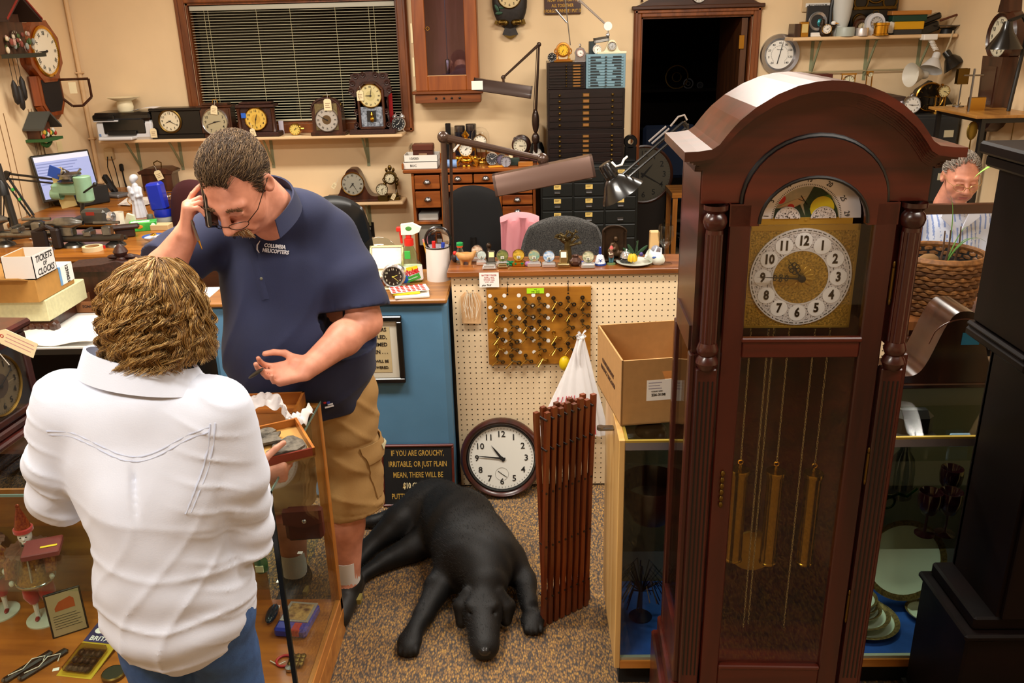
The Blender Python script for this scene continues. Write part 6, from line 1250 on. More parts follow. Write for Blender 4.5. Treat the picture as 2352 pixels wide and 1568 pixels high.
# ================================================================ second dark tall clock at the right edge
DM=wood('#050202','#0e0504',.5,s=8,coat=0); DMX=wood('#050202','#0e0504',.5,s=8,ax='x',coat=0)
t=thing('grandfather_clock','near black tall clock with brass pendulum cut by the right frame edge','clock',(1.72,-1.665,.12)); hw=.27; part(t,'plinth',DMX,(-hw-.01,-.01,-.12,hw+.01,.275,0))
part(t,'base',DMX,(-hw,0,0,hw,.27,.37),(-hw-.012,-.012,.37,hw+.012,.275,.39),(-hw+.015,.01,.39,hw-.015,.26,.43),b=.006)
q=MB(DM).box(-.2,.015,.43,-.18,.25,1.12).box(.18,.015,.43,.2,.25,1.12).box(-.2,.24,.43,.2,.255,1.12); q.build('waist',t); q=MB(DM).box(-.19,.0,.43,-.125,.015,1.12,.003).box(.125,.0,.43,.19,.015,1.12,.003).box(-.125,0,.43,.125,.015,.5,.003).box(-.125,0,1.07,.125,.015,1.12,.003).box(-.13,-.006,.5,.13,0,.51,.002); d=q.build('waist_door',t); MB(GLS).box(-.125,.006,.5,.125,.009,1.07).build('door_glass',d); MB(STEEL).ell((-.158,-.006,.73),(.008,.008,.008),10,8).build('door_knob',d)
part(t,'hood',DMX,(-hw,-.005,1.145,hw,.27,1.16),(-hw+.01,.0,1.16,hw-.01,.26,1.55),(-hw-.015,-.02,1.55,hw+.015,.28,1.58),(-hw-.03,-.035,1.58,hw+.03,.29,1.61),b=.006); part(t,'hood_moulding',DMX,(-hw,-.012,1.12,hw,.27,1.145),b=.006)
a=pY(2340,1180,-1.57); q=MB(mat('#c29a3e',.25,1)).lathe([(.06,-.003),(.06,.003),(0,.008)],36,(a.x-1.72+.02,.11,.75),'y').bar((a.x-1.70,.115,.81),(a.x-1.70,.115,1.11),.004); q.build('pendulum',t)
for dx in (-.035,-.022): chain(t,a.x-1.72+dx+.02,.06,.53,1.11,BRASS)
# humped clock seen on the showcase
p=pZ(2095,888,SZ1); t=tambour('large black tambour clock with blue tape on its back, right end of showcase',(1.665,-.985,SZ1+.001),.40,.255,.16,0,None,wm=wood('#1a0c08','#3a2014',.2,coat=.6)); part(t,'blue_tape',mat('#1488c8',.6),(-.0,-.0012,.145,.055,.0,.185)); MB(WAL).tube([(x*.10,-.001,.15+.08*(1-x*x)**.5) for x in [i/8-1 for i in range(17)]],.0025,5).build('arch_bead',t)
# basket with plant
a=pY(2215,612,.2); t=thing('wicker_basket','round brown wicker basket holding a potted plant, right of tall clock','basket',(2.24,.22+.19,.70)); WK=mat('#8a5a2a',.6,n=(50,.5)); WK2=mat('#5a3616',.6,n=(50,.4)); q=MB(WK); r_=random.Random(5)
for k in range(13):
 z=.012+.02*k; R=.15+.04*(k/12); n=44; q.m([WK,WK2,mat('#6a4420',.6)][k%3]); q.tube([((R+.006*(1 if (i+k)%2 else -1))*cos(2*PI*i/n),(R+.006*(1 if (i+k)%2 else -1))*sin(2*PI*i/n),z+.003*sin(i*2.1)) for i in range(n)],.0105,6,True)
q.build('weave',t); q=MB(WK); [q.ring((0,0,.27+.007*j),.193-.004*j,.011,40,8,'z') for j in range(2)]; q.build('rim',t); MB(MATTE).lathe([(.145,.0),(.185,.26)],30).lathe([(.18,.22),(0,.22)],30).build('lining',t)
t=thing('potted_plant','dry twiggy house plant with long strap leaves in the wicker basket','plant',(2.24,.22+.19,.925)); q=MB(mat('#4a3220',.8)); [q.tube([(x,y,-.0),(x+.01,y,.08),(x+.005,y,.17)],[.007,.005,.003],6) for x,y in ((-.03,-.06),(.0,-.05),(.08,.02))]; q.m(mat('#7a5a34',.9)).ell((-.08,-.06,.03),(.05,.03,.035),10,6).ell((.05,-.05,.01),(.06,.05,.012),10,6); q.build('stems',t)
q=MB(mat('#4f7a34',.5))
for i,(x1,y1,z1,zm) in enumerate(((.12,-.05,.12,.16),(.2,.0,.1,.17),(.16,.1,.15,.18),(.05,.1,.3,.25))):
 pts=[Vector((.03,0,0)),Vector((.05+x1*.3,y1*.4,zm)),Vector((x1,y1,z1))]; q.sheet(lambda u,v,p=pts:((1-u)**2*p[0]+2*u*(1-u)*p[1]+u*u*p[2])+Vector((0,.014*(v-.5)*(1-u)+.001,0)),12,2,.001)
q.build('leaves',t)
t=thing('potted_plant','house plant whose long green leaf arches over the second dark clock','plant',(1.9,-.8,1.0)); 
q=MB(mat('#7ab83a',.45)); a0=pY(2236,410,-.8)-Vector((1.9,-.8,1.0)); a1=pY(2310,375,-.8)-Vector((1.9,-.8,1.0)); a2=pY(2380,425,-.8)-Vector((1.9,-.8,1.0))
q.sheet(lambda u,v:(Vector(a2)*(1-u)**2+2*u*(1-u)*(Vector(a1)+Vector((0,0,.06)))+u*u*Vector(a0))+Vector((0,.012*(v-.5)*(1-u*u)*2,.01*(v-.5)*(1-u))),20,2,.001); q.tube([(.3,0,-.1),(.28,0,.3),Vector(a2)],.004,6); q.build('leaf',t); MB(mat('#7a4a2a',.7)).lathe([(.06,-.25),(.08,-.1),(.085,-.1),(.08,-.12),(0,-.12)],20,(.3,0,0)).build('pot',t); od(1.5,-.86,0,2.35,-.5,.75,mat('#3a2614',.6),'low_cabinet','low brown cabinet behind the right showcase','cabinet')
t=thing('side_table','brown side table under the wicker basket','table',(2.4,.43,0)); TB=wood('#5a3214','#8a5424',.5); part(t,'table_top',TB,(-.4,-.2,.66,.3,.16,.70)); [part(t,'leg',TB,(x,y,0,x+.04,y+.04,.66)) for x in (-.39,.25) for y in (-.19,.11)]
# ================================================================ right shelf things
def rs(u0,v0,u1,v1,d=.08): return spot(u0,v0,u1,v1,S3,W-.245,W-.02-d)
def place3(u0,v0,u1,v1,y=.1):
 a=pY(u0,v1,W-.25+y); b_=pY(u1,v1,W-.25+y); t_=pY((u0+u1)/2,v0,W-.25+y); return Vector(((a.x+b_.x)/2,W-.25+y,S3)), b_.x-a.x, t_.z-S3
p,w,h=place3(1824,55,1840,82,.02); od(p.x-w/2,p.y,S3,p.x+w*.4,p.y+.16,S3+h,WAL,'bookend','dark wooden bookend at the left end of the high right shelf','bookend')
p,w,h=place3(1838,50,1857,80,.03); t=thing('brass_clock','small square brass carriage clock beside the dark bookend','clock',p); part(t,'case',BRASS,(-w/2,0,0,w/2,.05,h),b=.004); part(t,'glass_front',mat('#d8c88a',.2,.5),(-w*.36,-.003,h*.3,w*.36,.0,h*.85))
p,w,h=place3(1850,13,1900,78,.1); t=thing('silver_dish_clock','chrome dish shaped clock in a dark square frame on the high shelf','clock',p); part(t,'frame',mat('#1c2026',.4),(-w/2,.0,0,w/2,.03,h),b=.004); MB(CHROME).lathe([(w*.42,0),(w*.4,.008),(w*.22,-.012),(0,-.016)],32,(-.0,-.004,h*.5),'y').build('dish',t); MB(mat('#3a8a94',.2,.6)).ell((.02,-.0,h*.45),(w*.14,.01,w*.18),12,8).build('blue_reflection_disc',t); part(t,'plinth',WHT,(-w*.3,-.03,0,w*.3,0,.03),b=.004)
p,w,h=place3(1843,-20,1906,27,.22); od(p.x-w/2,W-.02,pY(1870,27,W).z,p.x+w/2,W-.001,pY(1870,27,W).z+.3,mat('#d0b48a',.7),'calendar','tan wall calendar with a white lettered strip above the high shelf','calendar'); 
t=thing('sign_strip','white lettered strip reading more associates me on the tan calendar','sign',(p.x+.01,W-.024,pY(1870,12,W).z)); part(t,'strip',WHT,(-.09,-.002,-.014,.09,.001,.014)); MB(INK).text('MOST ASSOCIATES ME',.016,frame((0,-.0026,0)),.02,sx=.85).build('lettering',t); t['label']='white strip with black capitals on the tan calendar'
p,w,h=place3(1884,45,1912,79,.05); t=thing('figural_clock','bronze figure and eagle clock with small white dial on the high shelf','clock',p); S=SDF(); S.ell((0,.03,h*.15),(w*.5,.03,h*.2),.01); S.path([(-w*.3,.03,h*.3),(-w*.3,.03,h*.75),(-w*.28,.03,h*.95)],[.02,.018,.014],.01); S.path([(w*.2,.03,h*.3),(w*.55,.03,h*.55),(w*.8,.03,h*.7)],[.018,.02,.008],.01); V,F=nets(S,(-.12,-.03,-.01),(.16,.09,h*1.15),.005); npmesh('sculpture',V,F,[BRNZ],None,t); dial(t,(-.005,-.012,h*.45),.032,WHT,'arabic',(3,10),GOLD,single=True); MB(WHT).ell((w*.62,.03,h*.78),(.02,.018,.016),10,8).build('eagle_head',t); MB(mat('#d8921e',.5)).bar((w*.62+.01,.015,h*.77),(w*.62+.03,.0,h*.75),.006,6,.002).build('beak',t)
p,w,h=place3(1908,-40,1958,42,.12); t=thing('light_fixture','white stepped plastic lamp head standing on the high shelf','lamp',p); MB(mat('#c8cac6',.45)).lathe([(.05,0),(.055,.02),(.055,.05),(.045,.06),(.06,.12),(.07,.2),(.075,.3)],24,(.0,.0,0)).build('body',t); MB(BLK).tube([(-.08,0,.02),(-.085,.0,.2),(-.06,.01,.33)],.014,8).build('cord',t)
p,w,h=place3(1920,62,1962,79,.05); solo(MB(mat('#a8b0a8',.4)).lathe([(w/2,0),(w/2,h*.8),(w*.46,h),(0,h)],24),'round_tin','pale grey oval tin under the white stepped lamp head','tin',p)
p,w,h=place3(1950,-60,2060,55,.16); t=thing('gilded_clock','black and gilt ornate clock standing at the back of the high shelf','clock',p); q=MB(EBON).box(-w*.5,.0,0,w*.5,.06,h*1.0,.01); q.build('case',t); q=MB(OLDB); [q.ring((x*w,-.004,h*z),w*r_,.008,20,6) for x,z,r_ in ((-.3,.55,.14),(.3,.55,.14),(-.3,.25,.12),(0,.7,.2))]; q.box(-w*.45,-.01,h*.42,w*.45,0,h*.48,.004); q.build('gilt_scrolls',t); dial(t,(-w*.28,-.012,h*.22),w*.14,mat('#4a3420',.5),'tick',(12,35),OLDB,nc=OLDB,single=True); t2=thing('wooden_wheel_clock','small round brown wood clock before the black and gilt clock','clock',(p.x-w*.28,p.y-.05,S3)); MB(WAL).lathe([(.055,0),(.06,.01),(.05,.03),(0,.03)],24,(0,.03,.06),'y').build('case',t2); dial(t2,(0,-.0,.06),.03,mat('#c8b894',.5),'tick',(6,0),OLDB,single=True)
p,w,h=place3(1988,28,2030,78,.06); t=thing('desk_clock','white arched desk clock with silver dial and bail handle','clock',p); ar=[(-w/2,0),(-w/2,h*.55)]+[(-w/2*cos(a),h*.55+w*.5*sin(a)) for a in [i*PI/14 for i in range(15)]]+[(w/2,h*.55),(w/2,0)]; MB(mat('#d4d4d8',.35)).prism(ar,0,.05).build('case',t); dial(t,(0,-.003,h*.55),w*.3,mat('#c8c6c4',.4,.3),'tick',(1,40),SILV,single=True); MB(OLDB).tube([(-.02,.02,h*.55+w*.48),(-.015,.02,h*.55+w*.62),(.015,.02,h*.55+w*.62),(.02,.02,h*.55+w*.48)],.004,6).build('handle',t)
p,w,h=place3(1965,64,1994,79,.03); solo(MB(mat('#c8c0bc',.3,.5)).lathe([(w/2,0),(w/2,h*.9),(w*.47,h),(0,h)],24),'round_tin','round pinkish silver tin left of the brass drum clock','tin',p)
p,w,h=place3(2004,52,2040,79,.02); t=thing('brass_drum','shiny brass drum clock at the shelf edge before the white arched clock','clock',p); MB(GOLD).lathe([(w*.5,0),(w*.5,.008),(w*.44,.012),(w*.44,h*.75),(w*.5,h*.8),(w*.5,h),(w*.44,h)],28).build('drum',t); MB(STEEL).lathe([(w*.44,h*.98),(0,h*.98)],28).build('lid',t)
p,w,h=place3(2024,38,2054,78,.08); 
for i in range(2): solo(MB(mat('#e4e0d4',.4)).at(rx=.1).lathe([(.04,0),(.042,.006),(.0,.012)],28,(0,.01,.05),'y'),'white_disc','white round disc leaning right of the arched clock, %s of two'%('left','right')[i],'disc',(p.x-.02+.05*i,p.y+.02*i,S3+.002))
p,w,h=place3(2048,28,2130,45,.1); zt=S3
od(p.x-w*.42,p.y-.02,S3,p.x+w*.36,p.y+.1,S3+.035,mat('#3a3a3a',.3,al=.9),'cassette_case','dark clear plastic case at the bottom of the coloured boxes','case'); od(p.x-w*.42,p.y-.02,S3+.036,p.x+w*.40,p.y+.1,S3+.09,mat('#d8a010',.4),'parts_box','yellow plastic parts box under the dark green box','box'); od(p.x-w*.5,p.y-.02,S3+.091,p.x+w*.46,p.y+.1,S3+.135,mat('#123a2a',.5),'parts_box','dark green box between yellow box and wooden tray','box'); od(p.x-w*.55,p.y-.03,S3+.136,p.x+w*.55,p.y+.1,S3+.165,HONEY,'wooden_tray','honey wood tray topping the coloured boxes on high shelf','tray')
p,w,h=place3(2105,28,2165,72,.1); t=thing('tool_case','black angular tool case leaning right of the coloured boxes','case',p); MB(BLKP).at((0,0,.0),ry=-.35).box(-w*.4,0,.0,w*.45,.08,.07,.01).box(-w*.3,0,.075,w*.6,.08,.12,.01).build('case',t); MB(mat('#5a2a14',.5)).tube([(w*.3,-.02,h*.6),(w*.9,-.02,h*.85),(w*1.1,-.02,h*.75),(w*1.25,-.02,h*.95)],.008,6).build('curved_handle',t)
p,w,h=place3(2160,62,2205,80,.03); solo(MB(BLK).lathe([(.05,-.03),(.04,0),(.06,.01)],20).m(STEEL).lathe([(.085,.02),(.095,.03),(.0,.024)],28),'clamp_dish','black clamp base with steel dish at the right end of the high shelf','clamp',(p.x,W-.16,S3+.03))
# lamp heads hanging below the shelf
def conehead(lab,u,v,u2,v2,r,m,inner=None,Y=W-.25):
 a=pY(u,v,Y); b_=pY(u2,v2,Y-.04); t=thing('clamp_lamp',lab,'lamp',a); d=(b_-a); L_=d.length; q=MB(m); q.M=d.normalized().to_track_quat('Z','Y').to_matrix().to_4x4()
 q.lathe([(0,0),(r*.3,0),(r*.34,.01),(r*.34,L_*.35),(r*.5,L_*.45),(r,L_),(r*1.02,L_*1.03),(r*.96,L_*1.0),(r*.4,L_*.45),(0,L_*.42)],28); q.build('shade',t); return t
t=conehead('cream lamp head aimed left below the high shelf',2128,172,2092,172,.085,mat('#d8d2c4',.35)); 
t=conehead('white lamp head with black ring below the high shelf',2153,122,2138,160,.08,mat('#d4d4d2',.35)); 
q=MB(WHT); a=pY(2132,85,W-.25)-Vector(t.location); b_=pY(2150,122,W-.25)-Vector(t.location); n=60; q.tube([a.lerp(b_*0+Vector((-.02,0,.02)),i/n)+Vector((.018*cos(i*.9),-.02+.018*sin(i*.9),0)) for i in range(n+1)],.004,5); q.box(a.x-.05,-.05,a.z-.02,a.x+.05,.03,a.z+.02,.005); q.build('coiled_cord',t)
t=conehead('black lamp head hanging at the right end below the high shelf',2172,118,2194,152,.085,BLKP); MB(mat('#b8a888',.5)).tube([Vector((0,0,0)),pY(2182,95,W-.25)-Vector(t.location),pY(2190,70,W-.25)-Vector(t.location)],.006,6).build('cord',t)
# file cabinet with clocks
FY=2.9; FZ=1.342; fx0=pY(2100,262,FY).x; t=thing('filing_cabinet','dark grey steel filing cabinet in the back right corner','cabinet',((fx0+RX-.02)/2,FY,0)); hw=(RX-.02-fx0)/2; GRY=mat('#23272a',.45); part(t,'body',GRY,(-hw,0,0,hw,.48,FZ),b=.006)
for z1 in (FZ-.02,FZ-.33,FZ-.64,FZ-.95): d=part(t,'drawer',GRY,(-hw+.015,-.012,max(.05,z1-.3),hw-.015,.0,z1),b=.004); MB(mat('#cfc7a8',.5)).box(hw*.35,-.015,z1-.14,hw*.75,-.012,z1-.09).build('label',d)
def fc(u0,v0,u1,v1,y=.1):
 a=pY(u0,v1,FY+y); b_=pY(u1,v1,FY+y); t_=pY((u0+u1)/2,v0,FY+y); return Vector(((a.x+b_.x)/2,FY+y,FZ)), b_.x-a.x, t_.z-FZ
p,w,h=fc(2072,212,2112,258,.06); twin=rim_clock('white alarm clock with arabic dial on the filing cabinet edge',(p.x,p.y,FZ),w*.5,SILV,mat('#ece8e0',.5),'arabic',(9,15)); MB(SILV).lathe([(.01,0),(.014,.01),(.006,.02),(0,.022)],12,(0,.015,w*1.04)).build('bell_knob',twin)
p,w,h=fc(2112,188,2158,250,.14); t=thing('round_clock','dark clock face in a brass ring, leaning behind the white alarm clock','clock',p); r=h*.5; MB(mat('#0e0c0c',.3)).prism([(-r*1.5,0),(-r*1.35,r*.5),(-r*.8,r*1.5),(0,r*2.05),(r*.8,r*1.5),(r*1.6,r*.5),(r*1.7,0)],.03,.09).build('case',t); dial(t,(0,.025,r),r*.86,mat('#15120f',.12),'tick',(9,15),BRASS,nc=OLDB,hands=OLDB,bw=.12,single=True)
p,w,h=fc(2146,188,2182,258,.05); anniversary('brass anniversary clock without dome on the filing cabinet',p,w*1.05,h,False,BRASS,mat('#d8c890',.5))
p,w,h=fc(2178,238,2216,256,.08); t=thing('oval_dish','cream oval dish with brass rim at the right of filing cabinet','dish',p); MB(BRASS).lathe([(.07,0),(.075,.01),(.07,.02)],26).build('foot',t); MB(CREAM).lathe([(.06,.02),(.075,.035),(.075,.055),(.07,.05),(0,.03)],26).build('bowl',t); q=MB(OLDB); [q.tube([(x,0,.05),(x+.01,0,.075),(x+.02,0,.06)],.003,5) for x in (-.03,.01)]; q.build('loops',t)
p,w,h=fc(2040,205,2072,222,.2); solo(MB(mat('#d4cad4',.4)).ell((0,0,.05),(.06,.05,.05),18,12).lathe([(.04,0),(.045,.01),(.03,.02)],18),'glass_egg','lilac white egg shaped globe beside the tall clock cornice','globe',(p.x+.03,FY+.12,FZ))
# dark wood chest and small clocks seen over the tall clock
BX=2.3; p=pY(1870,185,W-.3); od(2.2,W-.4,0,fx0-.03,W-.02,p.z-.12,mat('#3a2418',.6),'low_chest','plain brown chest hidden behind the tall clock','chest'); zc_=p.z-.12
p=pY(1869,180,W-.3); od(p.x-.13,W-.33,zc_,p.x+.13,W-.2,p.z+.03,mat('#4a1410',.4),'case','red brown wooden case just above the tall clock arch','box'); 
for u0,v0,u1,v1,lab in ((1985,163,2006,190,'tiny white skeleton clock above the tall clock arch'),(1928,168,1968,188,'small brass frame with glass sides above the tall clock arch')):
 a=pY((u0+u1)/2,v1,W-.25); b_=pY(u1,v0,W-.25); w=2*(b_.x-a.x); t=thing('skeleton_clock',lab,'clock',(a.x,W-.25,zc_)); hh=b_.z-zc_; q=MB(BRASS); [q.bar((s_*w*.42,0,0),(s_*w*.42,0,hh),.005,6) for s_ in (-1,1)]; q.box(-w*.5,-.02,0,w*.5,.03,.01).box(-w*.48,-.01,hh-.01,w*.48,.02,hh); q.build('frame',t)
 dial(t,(0,-.01,hh-w*.5),w*.36,mat('#dcd8b8',.5),'tick',(6,0),BRASS,single=True)
# ================================================================ right wall
R90=-PI/2
c=pX(2288,85,RX-.1); t=thing('banjo_clock','dark walnut long drop wall clock with round dial on the right wall','clock',(RX-.002,c.y,c.z),R90); k=.86
q=MB(WAL).lathe([(.2*k,0),(.2*k,.06),(.17*k,.09),(.15*k,.07)],36,(0,0,0),'y'); q.prism([(-.07,.15),(-.05,.24),(0,.27),(.05,.24),(.07,.15)],-.08,0); q.prism([(-.13,-.12),(.13,-.12),(.1,-.46),(.14,-.5),(.09,-.56),(.02,-.6),(-.02,-.6),(-.09,-.56),(-.14,-.5),(-.1,-.46)],-.1,0); q.build('case',t); dial(t,(0,-.072,0),.145*k,mat('#d9d2b8',.5),'arabic',(12,20),WAL,single=True); part(t,'lower_panel',mat('#3a1a0c',.3,coat=.5),(-.08,-.104,-.42,.08,-.1,-.18))
# wall bracket shelf with movement and lamp
a=pX(2215,185,RX-.3); zS=1.42; YS=2.15; t=thing('test_stand','black steel test stand with a wooden top along the right wall','stand',(RX-.2,YS,0)); wd=.17
part(t,'top',wood('#8a5a24','#b8843c',.4,ax='y'),(-wd-.06,-.28,zS,wd,.38,zS+.018),b=.002); q=MB(BLK); [q.box(x-.013,y-.013,0,x+.013,y+.013,zS) for x in (-wd,wd-.02) for y in (-.25,.34)]; q.box(-wd,-.25,zS-.03,-wd+.02,.34,zS).box(-wd,-.25,zS-.03,wd,-.23,zS); q.build('steel_frame',t)
a=pY(2262,200,YS+.25); t=thing('clock_movement','brass clock movement on a rod at the edge of the steel stand','movement',(RX-.27,YS+.3,zS+.019),s=.72); q=MB(OLDB); q.box(-.05,-.02,.2,.05,-.015,.34).box(-.05,.03,.2,.05,.035,.34); q.lathe([(.03,0),(.03,.004),(0,.004)],20,(0,-.0,.27),'y').lathe([(.018,0),(.018,.004)],16,(.02,.01,.3),'y'); [q.bar((x,-.02,z),(x,.035,z),.004,6) for x in (-.045,.045) for z in (.205,.335)]; q.build('plates_and_wheels',t); MB(STEEL).bar((0,0,0),(0,0,.3),.006,8).lathe([(.05,0),(.05,.01),(0,.012)],20).build('rod',t)
a=pY(2310,85,YS-.05); t=thing('gooseneck_lamp','black lamp with bell shade white inside on the steel stand','lamp',(RX-.22,YS-.05,zS+.019)); c=Vector((a.x,YS-.05,a.z))-Vector(t.location); q=MB(BLKP).lathe([(.0,.09),(.025,.09),(.03,.06),(.04,.03),(.1,-.06),(.102,-.07)],30,tuple(c)); q.m(mat('#b8bcc4',.4)).lathe([(.1,-.068),(.038,.028),(0,.03)],30,tuple(c)); q.build('shade',t); MB(BLK).tube([c+Vector((0,0,.09)),c+Vector((.08,0,.12)),c+Vector((.14,.02,.05)),(.1,0,0)],.012,8).build('arm',t); MB(STEEL).bar((-.14,.02,0),(-.14,.02,.26),.007,8).bar((-.2,.02,.22),(-.08,.02,.22),.005,8).build('cross_rod',t)
for i,(u,v,lab,L_) in enumerate(((2315,340,'brass cylinder weight hanging from the steel stand',.22),(2347,350,'brass cylinder weight at the right frame edge',.2))):
 a=pY(u,v,YS-.1); t=thing('brass_weight',lab,'weight',(a.x,YS-.12-.1*i,a.z-L_)); MB(BRASS).lathe([(.028,0),(.028,L_*.9),(.035,L_*.92),(.035,L_*.96),(.014,L_),(.01,L_+.02),(0,L_+.03)],20).build('body',t); MB(OLDB).bar((0,0,L_),(0,0,zS-a.z+L_),.003,5).build('cord',t)
a=pY(2228,330,2.2); t=thing('pendulum','long brass pendulum with oval bob against the right wall','pendulum',(a.x+.0,2.2,.9)); a=pY(2228,300,2.2); MB(OLDB).bar((0,0,0),(0,0,.52),.005,6).build('rod',t); MB(mat('#8a7434',.35,.9)).at((0,0,a.z-.9)).ell((0,0,0),(.035,.01,.06),20,10).build('bob',t); MB(BRASS).box(-.05,-.02,.5,.05,.02,.62,.004).build('movement',t)
# ================================================================ things in the dark back room
t=thing('round_clock','large cream dial, coloured dim, leaning in the dark room beyond the doorway','clock',(pY(1478,418,4.2).x,4.2,.42)); dial(t,(0,0,.32),.24,mat('#4e483a',.6),'arabic',(1,20),WAL,single=True); part(t,'stand',DK,(-.2,.0,-.42,.2,.1,.3))  # dimness of the back room is put into the dial colour
t=thing('wooden_stool','light wood bench leg seen past the doorway beside the tall clock','stool',(pY(1555,480,3.9).x+.12,3.9,0)); part(t,'top',HONEY,(-.2,-.2,.62,.2,.2,.66)); q=[part(t,'leg',HONEYZ,(x-.02,y-.02,0,x+.02,y+.02,.62)) for x in (-.17,.17) for y in (-.17,.17)]
t=thing('swivel_chair','dark blue swivel chair in the room beyond the doorway','chair',(pY(1530,400,4.6).x+.05,4.6,0)); part(t,'backrest',mat('#0e1e38',.8),(-.25,.2,.6,.25,.27,1.1),b=.03); part(t,'seat',mat('#0e1e38',.8),(-.25,-.25,.45,.25,.25,.53),b=.03); MB(CHROME).bar((0,0,.05),(0,0,.45),.025).build('column',t); [MB(BLK).tube([(0,0,.12),(.28*cos(i*1.257),.28*sin(i*1.257),.04)],[.03,.02]).build('leg',t) for i in range(5)]
t=thing('storage_shelf','dark storage shelf with dim clock parts in the back room','shelf',(1.7,6.2,0)); part(t,'board',DK,(-.8,0,.9,.8,.4,.93),(-.8,0,1.3,.8,.4,1.33),(-.8,0,0,-.76,.4,1.7),(.76,0,0,.8,.4,1.7))
for i,(u,v,r) in enumerate(((1555,240,.12),(1582,244,.05),(1610,226,.03))): a=pY(u,v,6.15); solo(MB([OLDB,SILV,SILV][i]).ring((0,0,r),r,.012,28,6).ring((0,0,r),r*.4,.006,16,6),'clock_ring','dim metal clock ring on the back room shelf, '+('largest','middle sized','smallest')[i],'clock part',(a.x,6.25,1.331 if i<2 else 1.331))
# ================================================================ left work bench
BZ=.87; BW_=wood('#7a4412','#b87426',.35,ax='x'); BF=1.1
t=thing('work_bench','long honey wood work bench at left holding the lathes','bench',(-2.2,BF,0)); part(t,'bench_top',BW_,(-.95,0,BZ-.045,1.15,.68,BZ),b=.01); part(t,'front_board',wood('#3a1e0c','#5a3014',.5,ax='x'),(-.93,.03,.2,1.1,.06,BZ-.045)); [part(t,'leg',WAL,(x,.08,0,x+.07,.6,BZ-.045),b=.004) for x in (-.92,.0,1.02)]
t=thing('rear_desk','brown desk in the rear left corner with monitor and telephone','desk',(-2.35,2.0,0)); part(t,'desk_top',BW_,(-.8,0,BZ-.04,.62,1.34,BZ),b=.01); [part(t,'side_panel',WAL,(x,.05,0,x+.04,1.3,BZ-.04)) for x in (-.78,.56)]
def bq(u,v,Z=BZ): return pZ(u,v,Z)
# monitor
a=pY(172,470,2.6); t=thing('monitor','black computer monitor turned on, leaning on the rear desk','monitor',(a.x,2.6,BZ),.95); wd=.21; hh=.33
q=MB(BLKP).at((0,0,.05),rx=-.2,ry=-.0); q.box(-wd,0,0,wd,.03,hh,.006); q.m(mat('#8f9ac8',.4,em=.22)).box(-wd+.014,-.002,.02,wd-.014,0,hh-.014); q.m(mat('#c2c6d8',.4,em=.22)).box(-wd+.014,-.003,hh-.05,wd-.014,-.0005,hh-.014); q.m(mat('#6c78a8',.4,em=.2)); [q.box(-wd+.02,-.003,hh-.07-.02*k,wd*(.5-.1*(k%3)),-.0005,hh-.064-.02*k) for k in range(8)]; q.build('screen',t)
part(t,'stand',BLKP,(-.09,-.02,0,.09,.14,.05),b=.01); part(t,'dock',mat('#16181a',.4),(-.03,-.14,0,.2,-.03,.13),b=.01)
a=bq(265,452); t=thing('telephone','black cordless telephone on a silver charging base','telephone',(a.x-.01,a.y,BZ),-.4); part(t,'base',mat('#7a7c80',.35,.5),(-.07,-.05,0,.1,.07,.03),b=.01); MB(BLK).at((-.02,.04,.02),ry=-.75,rx=-.1).box(-.02,-.02,0,.028,.02,.17,.01).m(mat('#3a3c40',.4)).box(-.012,-.022,.03,.02,-.02,.09).build('handset',t)
p=bq(330,462); od(p.x-.16,p.y-.1,BZ,p.x+.2,p.y+.16,BZ+.006,PAPER,'newspaper','open printed newspaper sheets on the rear desk','newspaper',rz=.2); od(p.x-.1,p.y-.2,BZ+.007,p.x+.12,p.y-.02,BZ+.011,mat('#dcd4cc',.8,n=(60,.35)),'newspaper','small printed leaflet on the open newspaper','paper',rz=-.3)
# carriage clock and box at the back
p,w,h=spot(335,400,412,432,BZ,3.0,3.2); t=thing('chest_clock','dark carved chest shaped clock with brass handle and tan tag','clock',(p.x,3.12,BZ)); w=.26; MB(WAL).box(-w*.46,0,0,w*.46,.14,.13,.004).prism([(-w*.5,.13),(-w*.54,.15),(-w*.3,.175),(w*.3,.175),(w*.54,.15),(w*.5,.13)],-.01,.15).build('case',t); MB(OLDB).tube([(-.025,.06,.17),(-.03,.06,.21),(0,.06,.225),(.03,.06,.21),(.025,.06,.17)],.005,6).build('handle',t); tag_on(t,(.015,-.015,.16),.055,.075,-.35)
p=bq(408,505); od(p.x-.07,p.y+.0,BZ,p.x+.15,p.y+.2,BZ+.14,wood('#4a2410','#6a3818',.45,ax='x'),'wooden_box','plain brown wooden box beside the man\'s raised hand','box'); t=thing('glass_jar_lid','wire bail on the brown wooden box','wire',(p.x-.02,p.y+.03,BZ+.141)); MB(STEEL).tube([(-.025,0,0),(-.03,0,.035),(.03,0,.04),(.028,0,0)],.003,6).build('wire',t)
# blue container
p=bq(370,512); t=thing('blue_container','tall bright blue plastic container on a white base','container',(p.x,p.y+.06,BZ)); B1=mat('#1a2fb0',.35,coat=.2); MB(B1).at(rx=.0,ry=-.1).box(-.055,-.045,.075,.045,.045,.255,.014).build('upper_body',t); MB(B1).lathe([(.058,.035),(.06,.05),(.056,.085)],28).build('collar',t); MB(mat('#b8b8ae',.5)).lathe([(.056,0),(.058,.005),(.056,.036),(0,.036)],28).build('base',t)
p=bq(370,527); od(p.x-.055,p.y-.03,BZ,p.x+.06,p.y+.05,BZ+.035,mat('#c9b184',.7),'tan_box','low tan box in front of the blue container','box'); p=bq(347,512); solo(MB(mat('#5c6458',.4)).lathe([(.018,0),(.02,.005),(.02,.05),(.016,.058),(0,.058)],16),'canister','small grey green canister left of the blue container','canister',(p.x,p.y,BZ))
